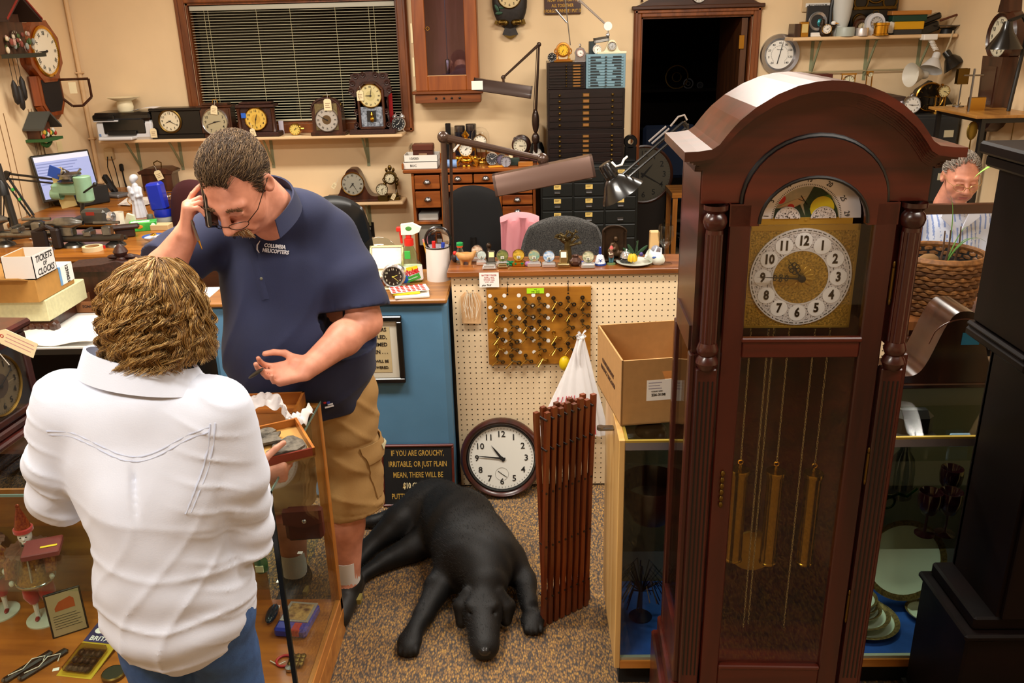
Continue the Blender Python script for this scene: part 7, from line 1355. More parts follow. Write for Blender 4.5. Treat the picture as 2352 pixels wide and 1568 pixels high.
# statuette
p=bq(318,500); t=thing('saint_statuette','white plaster robed statuette standing on the bench','statuette',(p.x,p.y+.03,BZ)); S=SDF(); S.path([(0,0,.0),(0,0,.09),(0,0,.17),(0,0,.21)],[.05,.036,.03,.02],.01); S.ell((-.008,-.004,.25),(.019,.021,.026),.008); S.ell((0,.006,.262),(.026,.026,.024),.01); S.path([(-.028,0,.19),(-.036,-.02,.15),(-.01,-.034,.165)],[.014,.013,.01],.008); S.path([(.028,0,.19),(.036,-.016,.145),(.012,-.03,.14)],[.014,.013,.01],.008); S.cap((-.02,-.03,.12),(-.028,-.03,.2),.008,.014,.006)
S.post=lambda P,D: D+.0028*np.sin(np.arctan2(P[:,1],P[:,0])*9+P[:,2]*14)*np.clip((.2-P[:,2])*8,0,1)
V,F=nets(S,(-.07,-.07,0),(.07,.07,.3),.0035); npmesh('figure',V,F,[mat('#cfd2da',.35,coat=.3)],None,t)
p=bq(296,492); t=thing('gold_clock','little gold clock with white dial behind the plaster statuette','clock',(p.x,p.y+.08,BZ)); MB(GOLD).box(-.02,0,0,.02,.02,.05,.004).lathe([(.03,0),(.034,.01),(.03,.02),(0,.02)],24,(0,.02,.08),'y').build('case',t); dial(t,(0,.0,.08),.026,WHT,'tick',(12,15),GOLD,single=True)
# mug
p=bq(268,532); t=thing('white_mug','tall white mug painted with a small figure, left of the detergent box','mug',(p.x-.01,p.y+.06,BZ)); MB(mat('#e6dfd0',.3,coat=.4)).lathe([(.036,0),(.04,.004),(.042,.11),(.038,.11),(.036,.01),(0,.01)],28).build('body',t); MB(mat('#c88a70',.5)).ell((.008,-.04,.045),(.008,.004,.024),8,8).m(INK).ell((-.004,-.041,.078),(.01,.003,.012),8,6).build('painting',t); p=bq(290,530); solo(MB(mat('#dcd8c0',.4)).box(-.03,0,0,.035,.04,.02,.006).prism([(-.035,.02),(.0,.1),(.04,.085),(.045,.02)],.005,.03).m(GLS).ell((.005,-.02,.05),(.025,.01,.04),14,8),'porcelain_vase','white porcelain house shaped ornament right of the white mug','ornament',(p.x,p.y+.04,BZ))
# soap box
p=bq(335,528); t=thing('detergent_box','green printed box lying flat with a bar code end','box',(p.x,p.y,BZ),.35); GB=mat('#1f9a3a',.4,n=(14,.5),h2='#4fc04a'); part(t,'carton',GB,(-.09,-.035,0,.07,.06,.055),b=.003); q=MB(WHT).at((0,-.036,.03)); q.ell((.05,0,0),(.014,.001,.018),10,8).m(mat('#e08a2a',.5)).ell((-.03,0,-.0),(.02,.001,.012),10,8); q.at().m(WHT).box(-.08,-.02,.0552,.03,.02,.0556); q.text('Bounce',.03,frame((-.02,.015,.0562),rx=-PI/2),.02).at().box(.0702,-.02,.012,.0708,.03,.045); q.m(INK); [q.box(.0709,-.015+.006*k,.015,.0712,-.0125+.006*k,.042) for k in range(7)]; q.build('printing',t)
# dish with brass parts
p=bq(350,565); t=thing('blue_dish','blue and white footed dish filled with brass parts','dish',(p.x,p.y+.06,BZ)); MB(mat('#c8d0e4',.25,coat=.4)).lathe([(.035,0),(.03,.012),(.06,.03),(.075,.045),(.072,.046),(.05,.032),(0,.028)],32).build('dish',t); MB(mat('#3a569a',.3)).lathe([(.062,.041),(.0745,.0475)],32).build('blue_rim',t); q=MB(GOLD); [q.ell((.03*cos(i*2.1),.02*sin(i*1.7),.045+.004*(i%3)),(.016,.012,.006),10,6) for i in range(7)]; q.build('brass_parts',t)
# masking tape etc
p=bq(208,578); t=thing('masking_tape','cream roll of masking tape lying at the bench edge','tape',(p.x,p.y+.03,BZ)); MB(mat('#d9c9a0',.7)).lathe([(.038,0),(.055,0),(.055,.026),(.038,.026)],36).build('roll',t); MB(mat('#b08a58',.8)).lathe([(.038,.0005),(.037,.0255)],36).build('core',t)
p=bq(238,570); solo(MB(mat('#c01a14',.4)).lathe([(.012,0),(.012,.014),(0,.016)],14),'red_cap','small red plastic cap behind the masking tape','cap',(p.x,p.y,BZ))
# lathes
LST=mat('#8a8a86',.3,.9,n=(40,.3)); DST=mat('#4a4844',.4,.7)
def lathe_tool(lab,u0,u1,v,Y,dark,motor):
 a=pY(u0,v,Y); b_=pY(u1,v,Y); t=thing('watch_lathe',lab,'lathe',((a.x+b_.x)/2,Y,BZ),-.02); w=b_.x-a.x; zb=a.z-BZ; q=MB(LST if not dark else DST)
 q.bar((-w/2,0,zb),(w/2,0,zb),.022,12); q.bar((-w/2,.05,zb-.01),(w/2,.05,zb-.01),.014,10); q.build('bed',t)
 q=MB(LST); [q.lathe([(.06,0),(.055,.012),(.02,.03),(.018,max(.05,zb-.02))],18,(x,.02,0)) for x in ((-w*.25,w*.3) if not dark else (-w*.3,w*.35))]; q.build('pedestal',t)
 q=MB(LST); q.box(-w*.42,-.025,zb+.015,-w*.22,.03,zb+.075,.006).lathe([(.012,-.12),(.016,-.08),(.03,-.06),(.034,-.02),(.034,.04),(.02,.07),(.012,.1)],18,(-w*.32,0,zb+.09),'x'); q.box(.22*w,-.02,zb+.015,.36*w,.025,zb+.07,.006).bar((w*.1,0,zb+.09),(w*.5,0,zb+.09),.009,10); q.box(-w*.06,-.03,zb+.015,.06*w,.04,zb+.045,.004).bar((0,-.06,zb+.05),(0,.04,zb+.05),.008,8); q.build('headstock_and_slide',t)
 if motor: q=MB(mat('#55534e',.35,.6)).box(-.07,.06,zb+.06,.08,.15,zb+.15,.016).m(mat('#9a2a1a',.5)).box(-.03,.0585,zb+.12,.02,.0605,zb+.14).m(CHROME).lathe([(.03,0),(.034,.01),(.03,.03)],18,(.08,.1,zb+.1),'x'); q.build('motor',t)
 return t
lathe_tool('long bright steel watch lathe cut by the left frame edge',-40,125,540,1.35,False,False); t=lathe_tool('dark watch lathe with grey motor in the middle of bench',132,282,548,1.3,True,True)
MB(mat('#1a0c0a',.6)).at((-.2,-.03,0)).box(-.12,-.02,0,-.03,.01,.11,.01).box(.0,-.03,0,.05,.02,.12,.01).tube([(-.1,0,.1),(-.02,-.01,.13),(.03,0,.1)],.014).build('leather_guard',t)
q=MB(CHROME); [q.ell((-.03+.02*i,.01*(i%3),.01+.008*(i%2)),(.012,.012,.01),8,6) for i in range(7)]; a=bq(62,560); solo(q,'steel_collets','cluster of shiny steel collets on the long lathe bed','tool parts',(a.x,1.5,BZ)); q=MB(STEEL).bar((-.17,0,.02),(.12,.02,.02),.006,8).box(-.17,-.014,.012,-.1,.014,.028,.003); a=bq(95,506); solo(q,'steel_rod','long steel rod tool lying behind the lathes','tool',(a.x,min(a.y,1.7),BZ+.0),.1)
# drill press
a=bq(147,500); Y=a.y; MINT=mat('#8db494',.4,n=(30,.1)); t=thing('drill_press','mint green bench drill press with chrome pulley top','drill',(a.x,min(Y,1.6),BZ)); Y=min(Y,1.6); c=lambda u,v,dy=0: pY(u,v,Y+dy)-Vector(t.location)
zt=c(140,412).z; MB(DST).bar((0,0,0),(-.03,0,zt+.1),.022,14).lathe([(.09,0),(.09,.02),(.03,.03)],20).build('column',t)
b0_=c(160,440); q=MB(MINT).box(b0_.x-.09,-.05,b0_.z-.015,b0_.x+.08,.05,b0_.z+.055,.014).lathe([(.04,-.07),(.05,-.06),(.05,.08),(.044,.085),(0,.085)],24,(b0_.x+.1,-.02,b0_.z+.01)).lathe([(.03,0),(.034,.02),(.034,.06)],18,(b0_.x-.1,-.02,b0_.z-.01),'x'); q.build('head',t)
q=MB(STEEL).lathe([(.07,0),(.075,.008),(.04,.02),(.04,.035),(.065,.04),(.065,.05),(0,.052)],24,(b0_.x+.02,-.0,b0_.z+.06)); [q.bar((b0_.x+.02+.05*cos(i*2.1),.05*sin(i*2.1),b0_.z+.11),(b0_.x+.02+.09*cos(i*2.1+.6),.07*sin(i*2.1),b0_.z+.135),.007,6) for i in range(3)]; q.build('pulley',t)
MB(BLK).bar((b0_.x+.11,-.06,b0_.z),(b0_.x+.2,-.08,b0_.z+.05),.006,8).ell((b0_.x+.205,-.082,b0_.z+.053),(.014,.014,.014),10,8).build('feed_lever',t); MB(DST).bar((b0_.x+.08,-.02,b0_.z-.05),(b0_.x+.06,-.02,b0_.z-.13),.012,10).box(b0_.x+.0,-.06,.1,b0_.x+.14,.06,.115,.004).build('chuck_and_table',t)
q=MB(mat('#1f4fb8',.5)).at(c(122,395),ry=.4).box(-.03,0,-.035,.04,.004,.035,.002); q.m(mat('#dcc78a',.7)).at(c(133,400,.04)).box(-.04,0,-.06,.03,.004,.04).at(c(150,450,.03),ry=-.2).box(-.05,0,-.07,.05,.003,.02); q.at(); q.build('taped_notes',t)
# architect lamp
Y=1.9; b=pY(78,495,Y); t=thing('architect_lamp','black spring arm lamp crossing the left bench with green taped joints','lamp',(b.x,Y,BZ)); c=lambda u,v: pY(u,v,Y)-Vector(t.location)
q=MB(BLK).bar(c(78,495),c(12,398),.008).bar(c(70,497),c(3,405),.006).bar(c(12,398),c(150,415),.0075).bar(c(17,410),c(125,421),.006); q.prism([(c(4,406).x,c(4,406).z),(c(12,392).x,c(12,392).z),(c(24,396).x,c(24,396).z),(c(16,414).x,c(16,414).z)],-.01,.01); q.build('arm',t); MB(mat('#3fae4a',.5)).bar(c(28,432)+Vector((0,-.0,0)),c(32,438),.012).bar(c(44,455),c(48,460),.012).build('green_tape',t); MB(BLK).lathe([(.07,0),(.07,.02),(.02,.04),(.012,.06)],20,(c(75,497).x,0,0)).bar((c(75,497).x,0,.04),c(75,497),.01).build('base',t)
Y=1.5; t=thing('inspection_lamp','black bent wire lamp stem with small shade at the left frame edge','lamp',(pY(12,560,Y).x,Y,BZ)); c=lambda u,v: pY(u,v,Y)-Vector(t.location); MB(BLK).tube([c(25,530),c(22,505),c(8,498),c(2,510),c(2,440)],.005,6).bar(c(8,498),c(10,435),.004).lathe([(.01,.05),(.03,.02),(.035,-.04)],16,tuple(c(4,432))).lathe([(.05,0),(.05,.012),(0,.014)],18).bar((0,0,0),c(25,530),.005).build('stem',t)
a=bq(12,495); q=MB(mat('#d8d018',.35,al=.9)); q.sheet(lambda u,v:(-.06+.13*u,.05*sin(u*5)*v,.1*v+.012*sin(u*11)*v),14,6,.001); solo(q,'yellow_bag','bright yellow plastic bag at the left frame edge behind the lamp','bag',(a.x,1.68,BZ))
a=bq(300,540); solo(MB(mat('#2e1810',.6,b=(40,.8))).at(rz=.2).box(-.08,-.03,.05,.08,.04,.075,.01).box(-.06,-.02,0,.05,.03,.05,.008).ell((-.07,-.0,.06),(.03,.03,.02),10,6),'carved_bracket','dark carved wood bracket lying before the green box','bracket',(a.x,a.y-.05,BZ),.2)
# ================================================================ front left counter with cartons
KZ=.80; t=thing('low_counter','low black edged counter left, under the stack of cartons','counter',(-1.85,-.2,0)); part(t,'counter_top',mat('#d8d6d2',.5),(-.8,0,KZ-.012,.7,.86,KZ)); part(t,'black_edge',BLK,(-.8,-.004,KZ-.03,.7,0,KZ-.006)); [part(t,'leg',BLK,(x,.02,0,x+.04,.82,KZ-.012)) for x in (-.7,.0,.64)]; part(t,'lower_shelf',WAL,(-.78,.05,.28,.68,.8,.3))
def box3(name,lab,u0,u1,v1,Z,d,h,m,Wx=None,rz=0,open_=False,th=.004):
 a=pZ(u1,v1,Z); x1=a.x; x0=pY(u0,v1,a.y).x; w=x1-x0; t=thing(name,lab,'box',(x1,a.y,Z+.0005),rz)
 if open_:
  part(t,'bottom',m,(-w,0,0,0,d,th)); part(t,'side_wall',m,(-w,0,0,-w+th,d,h)); part(t,'side_wall',m,(-th,0,0,0,d,h)); part(t,'front_wall',m,(-w,0,0,0,th,h)); part(t,'back_wall',m,(-w,d-th,0,0,d,h))
 else: part(t,'carton_body',m,(-w,0,0,0,d,h),b=.003)
 return t,w,a.y
CRM=mat('#cfcba0',.7,n=(60,.12)); CB2=mat('#b5843f',.8,n=(30,.1))
t,w,y=box3('cream_carton','wide cream coloured carton at the bottom of the left stack',-120,115,738,KZ+.055,.34,.095,CRM); 
q=MB(WAL); r_=random.Random(2); q.box(-w,.01,0,-.0,.06,.05,.012); [q.ell((-w+.02+.03*i,.01,.03),(.014,.01,.018),8,6) for i in range(int(w/.03))]; solo(q,'carved_moulding','dark carved wooden moulding lying under the cream carton','moulding',(t.location.x+.02,y-.01,KZ)); od(t.location.x-w+.05,y+.08,KZ,t.location.x-.03,y+.3,KZ+.054,WAL,'wooden_crate','dark wooden drawer beneath the cream carton','crate')
t,w,y2=box3('brown_carton','closed brown carton with a blue striped white label in the middle of the stack',-100,92,695,KZ+.151,.30,.10,CB2); part(t,'shipping_label',WHT,(-.17,.2,.1005,.002,.301,.102),(.0005,.2,.02,.0025,.301,.101)); q=MB(mat('#6f9cc8',.6)).box(-.17,.185,.1005,.002,.2,.1025).box(.0005,.185,.02,.003,.2,.1005); q.m(INK).text('129/0621',.032,frame((.0035,.25,.06),rz=PI/2)@Matrix.Rotation(PI/2,4,'Y'),.03,sx=.7).text('FIRM',.03,frame((-.08,.25,.1026),rx=-PI/2),.01); q.build('printing',t); MB(CB2).at((-.03,-.001,.1),rx=1.2).box(-w+.05,-.002,0,.0,.002,.07).build('front_flap',t); MB(CREAM).box(-.12,.02,.1002,-.03,.09,.1012).build('paper_slip',t)
t,w,y3=box3('ticket_box','small open white box handwritten for clock tickets, top of the carton stack',12,84,642,KZ+.2535,.17,.10,mat('#dcd8d4',.6),open_=True,th=.003); part(t,'tan_lining',mat('#c08a44',.8),(-w+.0032,.003,.004,-w+.0045,.167,.098)); q=MB(INK); [q.text(l,s_,frame((.0006,.085,z),rz=PI/2),.02,shear=.25,sx=.9) for l,s_,z in (('TICKETS',.038,.078),('OF',.026,.05),('CLOCKS',.038,.022))]; q.build('handwriting',t)
a=pZ(190,722,KZ); t=thing('parts_tray','shallow brown cardboard tray with printed front beside the carton stack','tray',(a.x+.12,a.y+.02,KZ)); CBD=mat('#7a4a24',.8); q=MB(CBD).box(-.17,0,0,.2,.24,.003).box(-.17,0,0,.2,.004,.055).box(-.17,.236,0,.2,.24,.055).box(-.17,0,0,-.166,.24,.055).box(.196,0,0,.2,.24,.055); q.build('tray_body',t); q=MB(mat('#2e1a0c',.8)).text('SGM68 90A',.018,frame((-.08,-.001,.032)),.01); q.build('printed_lettering',t); t2=thing('chrome_buckle','chrome rectangular clasp lying in the brown tray','clasp',(t.location.x+.05,t.location.y+.1,KZ+.03)); MB(CHROME).tube([(-.08,0,0),(-.07,-.04,.01),(.06,-.04,.02),(.08,0,.015),(.07,.04,.015),(-.06,.04,.01)],.006,6,True).build('loop',t2); part(t2,'clasp_plate',BLK,(-.05,-.03,0,.06,.03,.02),b=.003)
a=pZ(210,700,KZ); t=thing('clock_case','empty dark walnut clock case with carved crest and finial, behind the blond curly hair','clock case',(a.x+.02,.42,KZ)); zt=pY(215,622,.42).z-KZ; part(t,'panel',WAL,(-.1,0,0,.36,.13,zt)); MB(CARV).prism([(-.12,zt),(-.13,zt+.02),(.06,zt+.035),(.13,zt+.05),(.2,zt+.035),(.39,zt+.02),(.38,zt)],-.02,.14).build('carved_crest',t); MB(CARV).lathe([(.03,0),(.02,.015),(.035,.04),(.025,.06),(.01,.075),(0,.08)],14,(.13,.05,zt+.04)).ell((.09,.05,zt+.055),(.03,.015,.012),8,6).ell((.17,.05,zt+.055),(.03,.015,.012),8,6).build('finial',t)
q=MB(PAPER); q.sheet(lambda u,v:(-.2+.4*u,.22*v,.012+.07*math.exp(-((u-.75)/.18)**2-((v-.6)/.4)**2)+.01*sin(u*8)),20,10,.002); a=pZ(125,783,KZ); solo(q,'crumpled_paper','crumpled white paper sheets on the low counter edge','paper',(a.x,-.19,KZ))
q=MB(mat('#c8a012',.6)).sheet(lambda u,v:(-.1+.2*u,.02*sin(u*7),.12*v),10,3,.002); a=pY(110,830,.1); solo(q,'yellow_bag','yellow bag standing on the shelf under the low counter','bag',(a.x+.1,.15,.301))
# ================================================================ left glass showcase
AX0,AX1,AY0,AY1,AZ=-1.75,-.355,-1.573,-1.005,.9; DKL=.15
t=thing('glass_showcase','wood framed glass showcase between the two men, tray resting on top','showcase',((AX0+AX1)/2,(AY0+AY1)/2,0)); t['label']='honey wood framed glass showcase in front of the navy shirted man'; hw=(AX1-AX0)/2; hd=(AY1-AY0)/2
part(t,'base',HONEY,(-hw,-hd,0,hw,hd,.1),b=.004); part(t,'deck',wood('#8a4a14','#b46a20',.4,ax='x'),(-hw+.02,-hd+.02,.1,hw-.02,hd-.02,DKL)); part(t,'base_rail',HONEYY,(hw-.02,-hd,.1,hw,hd,DKL+.005),b=.004); part(t,'front_rail',HONEY,(-hw,-hd,.1,hw-.02,-hd+.02,DKL+.005))
[part(t,'corner_post',HONEYZ,(x-.0 if x<0 else x-.032,hd-.032,.1,x+.032 if x<0 else x,hd,AZ-.006),b=.003) for x in (-hw,hw)]; part(t,'top_rail',HONEY,(-hw+.03,hd-.03,AZ-.04,hw-.03,hd,AZ-.006)); part(t,'back_door',wood('#7a4a1c','#a8702c',.5,ax='x'),(-hw+.03,hd-.02,.1,hw-.25,hd-.01,.6))
MB(GLSG).box(-hw,-hd,DKL+.005,hw,-hd+.006,AZ-.006).build('front_glass',t); MB(GLSG).box(hw-.008,-hd+.006,DKL+.005,hw-.002,hd-.032,AZ-.006).build('side_glass',t); MB(GLSG).box(-hw,-hd,AZ-.006,hw,hd,AZ).build('top_glass',t); MB(mat('#0e1512',.3)).box(hw-.012,-hd-.001,DKL,hw+.001,-hd+.008,AZ).build('corner_seal',t); MB(mat('#5c7468',.25)).box(-hw,-hd-.001,AZ-.007,hw+.001,-hd+.001,AZ+.0005).box(hw-.001,-hd,AZ-.007,hw+.001,hd,AZ+.0005).build('glass_edge',t)
GS=.47; MB(glass('#f3faf6',.1)).box(-hw+.02,-hd+.18,GS-.006,hw-.02,hd-.04,GS).build('glass_shelf',t)
# clock on the showcase, facing right
a=pZ(40,1010,AZ); t=thing('mantel_clock','dark walnut clock with glazed dial on the showcase top at left frame edge','clock',(-1.22,-1.26,AZ+.001),PI/2-.08); w=.33; 
q=MB(MAH).box(-w*.56,-.03,0,w*.56,.17,.02,.006).box(-w*.53,-.015,.02,w*.53,.16,.045,.006).box(-w*.5,0,.045,w*.5,.15,.30,.003).box(-w*.55,-.02,.3,w*.55,.16,.325,.008); q.build('case',t); part(t,'door_frame',MAH,(-w*.46,-.012,.055,-w*.38,0,.29),(w*.38,-.012,.055,w*.46,0,.29),(-w*.38,-.012,.055,w*.38,0,.075),(-w*.38,-.012,.27,w*.38,0,.29),b=.003); part(t,'dial_plate',mat('#2a2018',.5),(-w*.38,-.004,.07,w*.38,0,.275)); dial(t,(0,-.005,.175),.085,mat('#7a6c54',.45),'arabic',(10,10),OLDB,ctr=mat('#3a3028',.5),single=True); MB(GLS).box(-w*.38,-.009,.07,w*.38,-.007,.275).build('door_glass',t)
t2=thing('price_tag','large cream price tag with handwriting hanging in the air before the walnut clock','tag',pY(38,786,-1.5)); t2['label']='large cream handwritten price tag on the walnut clock at left edge'; MB(TAG).at(ry=.5).prism([(-.035,.022),(.05,.022),(.05,-.022),(-.035,-.022),(-.048,-.008),(-.048,.01)],-.0006,.0006).m(mat('#c8908a',.8)).at(ry=.5).box(-.028,-.0012,.0,.045,-.0008,.002).box(-.028,-.0012,-.01,.04,-.0008,-.008).box(-.028,-.0012,.01,.043,-.0008,.012).m(mat('#b83a2a',.6)).ring((-.038,-.001,.0),.004,.0012,10,4).build('tag_card',t2); MB(STRING).tube([(-.03,0,.02),(-.08,.0,.04),(-.12,.06,.0),(-.1,.1,-.1)],.0012,5).build('string',t2)
# dolls
def jester(lab,loc,s,rz,skirt):
 t=thing('jester_doll',lab,'doll',loc,rz,s=s); RED=mat('#a8140e',.6,sheen=.3)
 MB(mat('#c8ccb8',.4)).lathe([(.1,0),(.1,.008),(.09,.012),(0,.012)],30).build('base',t)
 for s_ in (-1,1):
  MB(mat('#d8d4cc',.5)).tube([(s_*.035,0,.015),(s_*.035,0,.08),(s_*.035,0,.13)],[.012,.014,.016],10).build('leg',t); MB(mat('#8a1410',.5)).ell((s_*.037,-.02,.02),(.012,.026,.01),10,6).build('shoe',t)
  MB(RED).tube([(s_*.035,0,.12),(s_*.04,0,.17),(s_*.035,0,.25),(s_*.03,0,.3)],[.025,.045,.045,.03],12).build('trousers',t)
  MB(mat('#9a5a1e',.3,.5,n=(70,.6),h2='#6a1410')).tube([(s_*.05,0,.46),(s_*.1,-.02,.40),(s_*.1,-.06,.33)],[.03,.035,.03],10).build('sleeve',t); MB(mat('#d8d4cc',.5)).ell((s_*.1,-.075,.31),(.014,.016,.018),8,6).build('hand',t)
 MB(mat(skirt,.3,.55,n=(80,.6),h2='#7a4a10')).lathe([(.1,.26),(.085,.3),(.06,.38),(.055,.42),(.06,.46),(.03,.49)],26).build('tunic',t)
 MB(mat('#7a4434',.7,n=(50,.3))).sheet(lambda u,v:((.03+.085*v)*cos(2*PI*u),(.03+.085*v)*sin(2*PI*u),.495-.025*v+.006*sin(2*PI*u*18)*v),90,4,.001).build('ruffled_collar',t)
 S=SDF(); S.ell((0,0,.55),(.036,.04,.048),.01); S.ell((0,-.042,.545),(.006,.008,.009),.006); S.cap((0,0,.5),(0,0,.52),.016,.016,.01); S.ell((0,-.034,.52),(.014,.01,.01),.01); V,F=nets(S,(-.05,-.06,.47),(.05,.05,.61),.0045); npmesh('head',V,F,[mat('#dcd2cc',.35)],None,t)
 q=MB(INK); [q.ell((s_*.014,-.037,.558),(.006,.003,.004),8,6) for s_ in (-1,1)]; q.m(mat('#b02a2a',.5)).ell((0,-.043,.523),(.007,.003,.003),8,6); q.build('painted_face',t)
 MB(mat('#b01a14',.6,sheen=.5)).lathe([(.042,.575),(.05,.58),(.05,.6),(.04,.605)],24).build('hat_band',t); MB(mat('#a04a1c',.3,.4,n=(80,.6),h2='#7a1a10')).lathe([(.042,.6),(.034,.64),(.02,.69),(.008,.73),(0,.735)],20).ell((.0,0,.735),(.012,.012,.012),8,6).build('pointed_hat',t)
 MB(mat('#c8c8cc',.2,.9)).ring((0,0,.27),.098,.006,30,6,'z').tube([(0,-.06,.46),(0,-.07,.4),(0,-.09,.3)],.006,6).build('silver_trim',t); return t
a=pZ(95,1432,DKL); jester('jester doll with gold and red costume standing on a pale round base in the showcase',(a.x,a.y+.03,DKL),.60,.35,'#a8741c'); a=pZ(8,1415,DKL); jester('jester doll with golden skirt at the left frame edge in the showcase',(a.x-.02,a.y+.02,DKL),.60,.3,'#b8902a')
a=pY(100,1288,-1.2); od(a.x-.055,-1.24,GS,a.x+.055,-1.14,GS+.02,mat('#6a2420',.6),'book','small dark red book with a yellow strip on the glass shelf','book',rz=.35); od(a.x+.0,-1.2,GS+.0205,a.x+.05,-1.19,GS+.0225,mat('#d8c018',.6),'price_strip','yellow paper strip on the small red book','strip',rz=.35)
a=pY(150,1440,-1.2); a=pZ(140,1455,DKL); t=thing('framed_certificate','small framed certificate with an orange picture leaning in the showcase','certificate',(a.x+.035,a.y+.0,DKL),.55,rx=-.12); part(t,'frame',EBON,(-.055,0,0,.055,.008,.16),b=.002); part(t,'paper',mat('#a8946c',.8),(-.049,-.001,.006,.049,.0,.154)); q=MB(mat('#a84a14',.6)).at((.0,-.0012,.105)).prism([(-.03,-.012),(-.03,0),(-.015,.02),(.02,.03),(.03,.02),(.03,-.01)],-.0004,.0004); q.at().m(INK); [q.box(-.04,-.0014,.03+.009*k,.04-.01*(k%2),-.001,.0315+.009*k) for k in range(6)]; q.build('printing',t)
a=pZ(200,1545,DKL); t=thing('blister_pack','carded blister pack of metal parts lettered BRITA beside the blue jeans','package',(a.x-.03,a.y+.0,DKL),-.15,rx=.12); part(t,'card',mat('#b89a1c',.5),(-.06,-.02,.0,.06,.16,.003)); part(t,'printed_top',mat('#3a3468',.5,n=(30,.5)),(-.06,.12,.0031,.06,.2,.004)); MB(glass('#d8c8b8',.9)).box(-.05,-.01,.004,.05,.1,.03,.01).build('blister',t); q=MB(mat('#4a3428',.35,.5)); [q.ell((-.03+.02*(i%4),.01+.03*(i//4),.012),(.011,.014,.007),8,6) for i in range(12)]; q.build('metal_parts',t); q=MB(WHT).text('BRITA',.026,frame((-.01,.135,.0046),rx=-PI/2),.02).ell((-.03,.17,.004),(.018,.014,.001),12,6); q.build('lettering',t)
for i,(u,v,lab) in enumerate(((72,1530,'left dark tortoise baton lying on the showcase deck'),(108,1525,'right dark tortoise baton lying on the showcase deck'))):
 a=pZ(u,v,DKL); t=thing('razor_case',lab,'baton',(a.x,a.y,DKL),-.55); MB(mat('#22100a',.25,n=(60,.5),coat=.5)).box(-.012,-.09,0,.012,.07,.016,.006).build('body',t); MB(STRING).tube([(0,-.07,.018),(.014,-.03,.02),(-.006,.01,.02),(.016,.04,.02),(.03,.02,.01)],.0018,5).build('string',t)
a=pZ(128,1537,DKL); od(a.x-.009,a.y-.007,DKL,a.x+.01,a.y+.007,DKL+.001,WHT,'paper_tag','tiny white paper tag right of the tortoise batons','tag',rz=.3); a=pZ(262,1552,DKL); solo(MB(OLDB).lathe([(.035,0),(.036,.012),(.032,.016)],24).m(mat('#2a2e22',.3)).lathe([(.033,.014),(0,.014)],24),'brass_tin','round dark lidded brass tin beside the jeans','tin',(a.x,a.y,DKL))
# right part of the showcase
a=pZ(680,1462,DKL); t=thing('game_box','blue plastic cased toy with a pictured silver framed lid','toy',(a.x-.005,a.y+.06,DKL),-.12,rx=.0); part(t,'case',mat('#1c2f9c',.3,coat=.3),(-.06,-.07,0,.05,.075,.035),b=.008); part(t,'lid_frame',mat('#a8a49c',.4,.3),(-.052,-.03,.035,.045,.07,.038)); part(t,'picture',mat('#5a3424',.5,n=(40,.6),h2='#c8a060'),(-.042,-.022,.038,.036,.06,.039)); part(t,'red_button',mat('#b01c18',.4),(.0,-.071,.008,.03,-.03,.036),b=.003)
a=pZ(695,1256,GS); t=thing('leather_pouch','brown leather pouch with snap standing on the glass shelf','pouch',(a.x,a.y+.05,GS),.1); MB(mat('#4a180c',.5,b=(60,.3))).box(-.06,-.02,0,.06,.03,.11,.012).build('body',t); MB(mat('#54200f',.5)).prism([(-.062,.115),(-.062,.07),(0,.055),(.062,.07),(.062,.115)],-.026,.0).build('flap',t); MB(SILV).ell((.005,-.028,.08),(.008,.004,.008),10,6).build('snap',t)
a=pZ(602,1310,GS); t=thing('liquor_miniature','miniature green liquor bottle with a pale label on glass shelf','bottle',(a.x,max(a.y,-1.38),GS)); MB(mat('#1c4a1c',.15,coat=.5,al=.9)).lathe([(.018,0),(.02,.004),(.02,.035),(.008,.055),(.007,.07),(0,.071)],20).build('body',t); part(t,'label',mat('#c8c89a',.6),(-.012,-.021,.008,.012,-.018,.03))
for i,(u,v) in enumerate(((688,1272),(640,1338))): a=pZ(u,v,GS); od(a.x-.008,max(a.y,-1.37),GS,a.x+.008,max(a.y,-1.37)+.014,GS+.001,WHT,'paper_tag',('white paper tag before the leather pouch','white paper tag lower on the glass shelf')[i],'tag')
a=pZ(617,1430,DKL); t=thing('car_model','dark glassy paperweight with a white tag on the showcase deck','paperweight',(a.x+.005,a.y,DKL)); MB(mat('#20262a',.1,coat=.5)).ell((0,.03,.015),(.02,.05,.015),14,8).build('body',t); part(t,'tag',WHT,(-.012,.07,0,.01,.09,.002))
a=pZ(668,1530,DKL); t=thing('key_ring','bunch of brass keys on a red ring and white string on the deck','keys',(a.x-.01,a.y+.02,DKL+.003)); MB(mat('#b01c18',.5)).ring((-.015,0,.002),.025,.004,20,6,'z').build('red_ring',t); q=MB(OLDB); [q.ell((.01+.016*(i%3),-.02+.016*(i//3),.008),(.011,.013,.007),10,6) for i in range(9)]; q.build('keys',t); MB(SILV).lathe([(.014,0),(.015,.01),(0,.012)],18,(.012,-.035,0)).build('fob',t); MB(STRING).tube([(-.06,.0,.002),(-.03,-.02,.003),(-.01,-.005,.004)],.002,5).build('string',t)
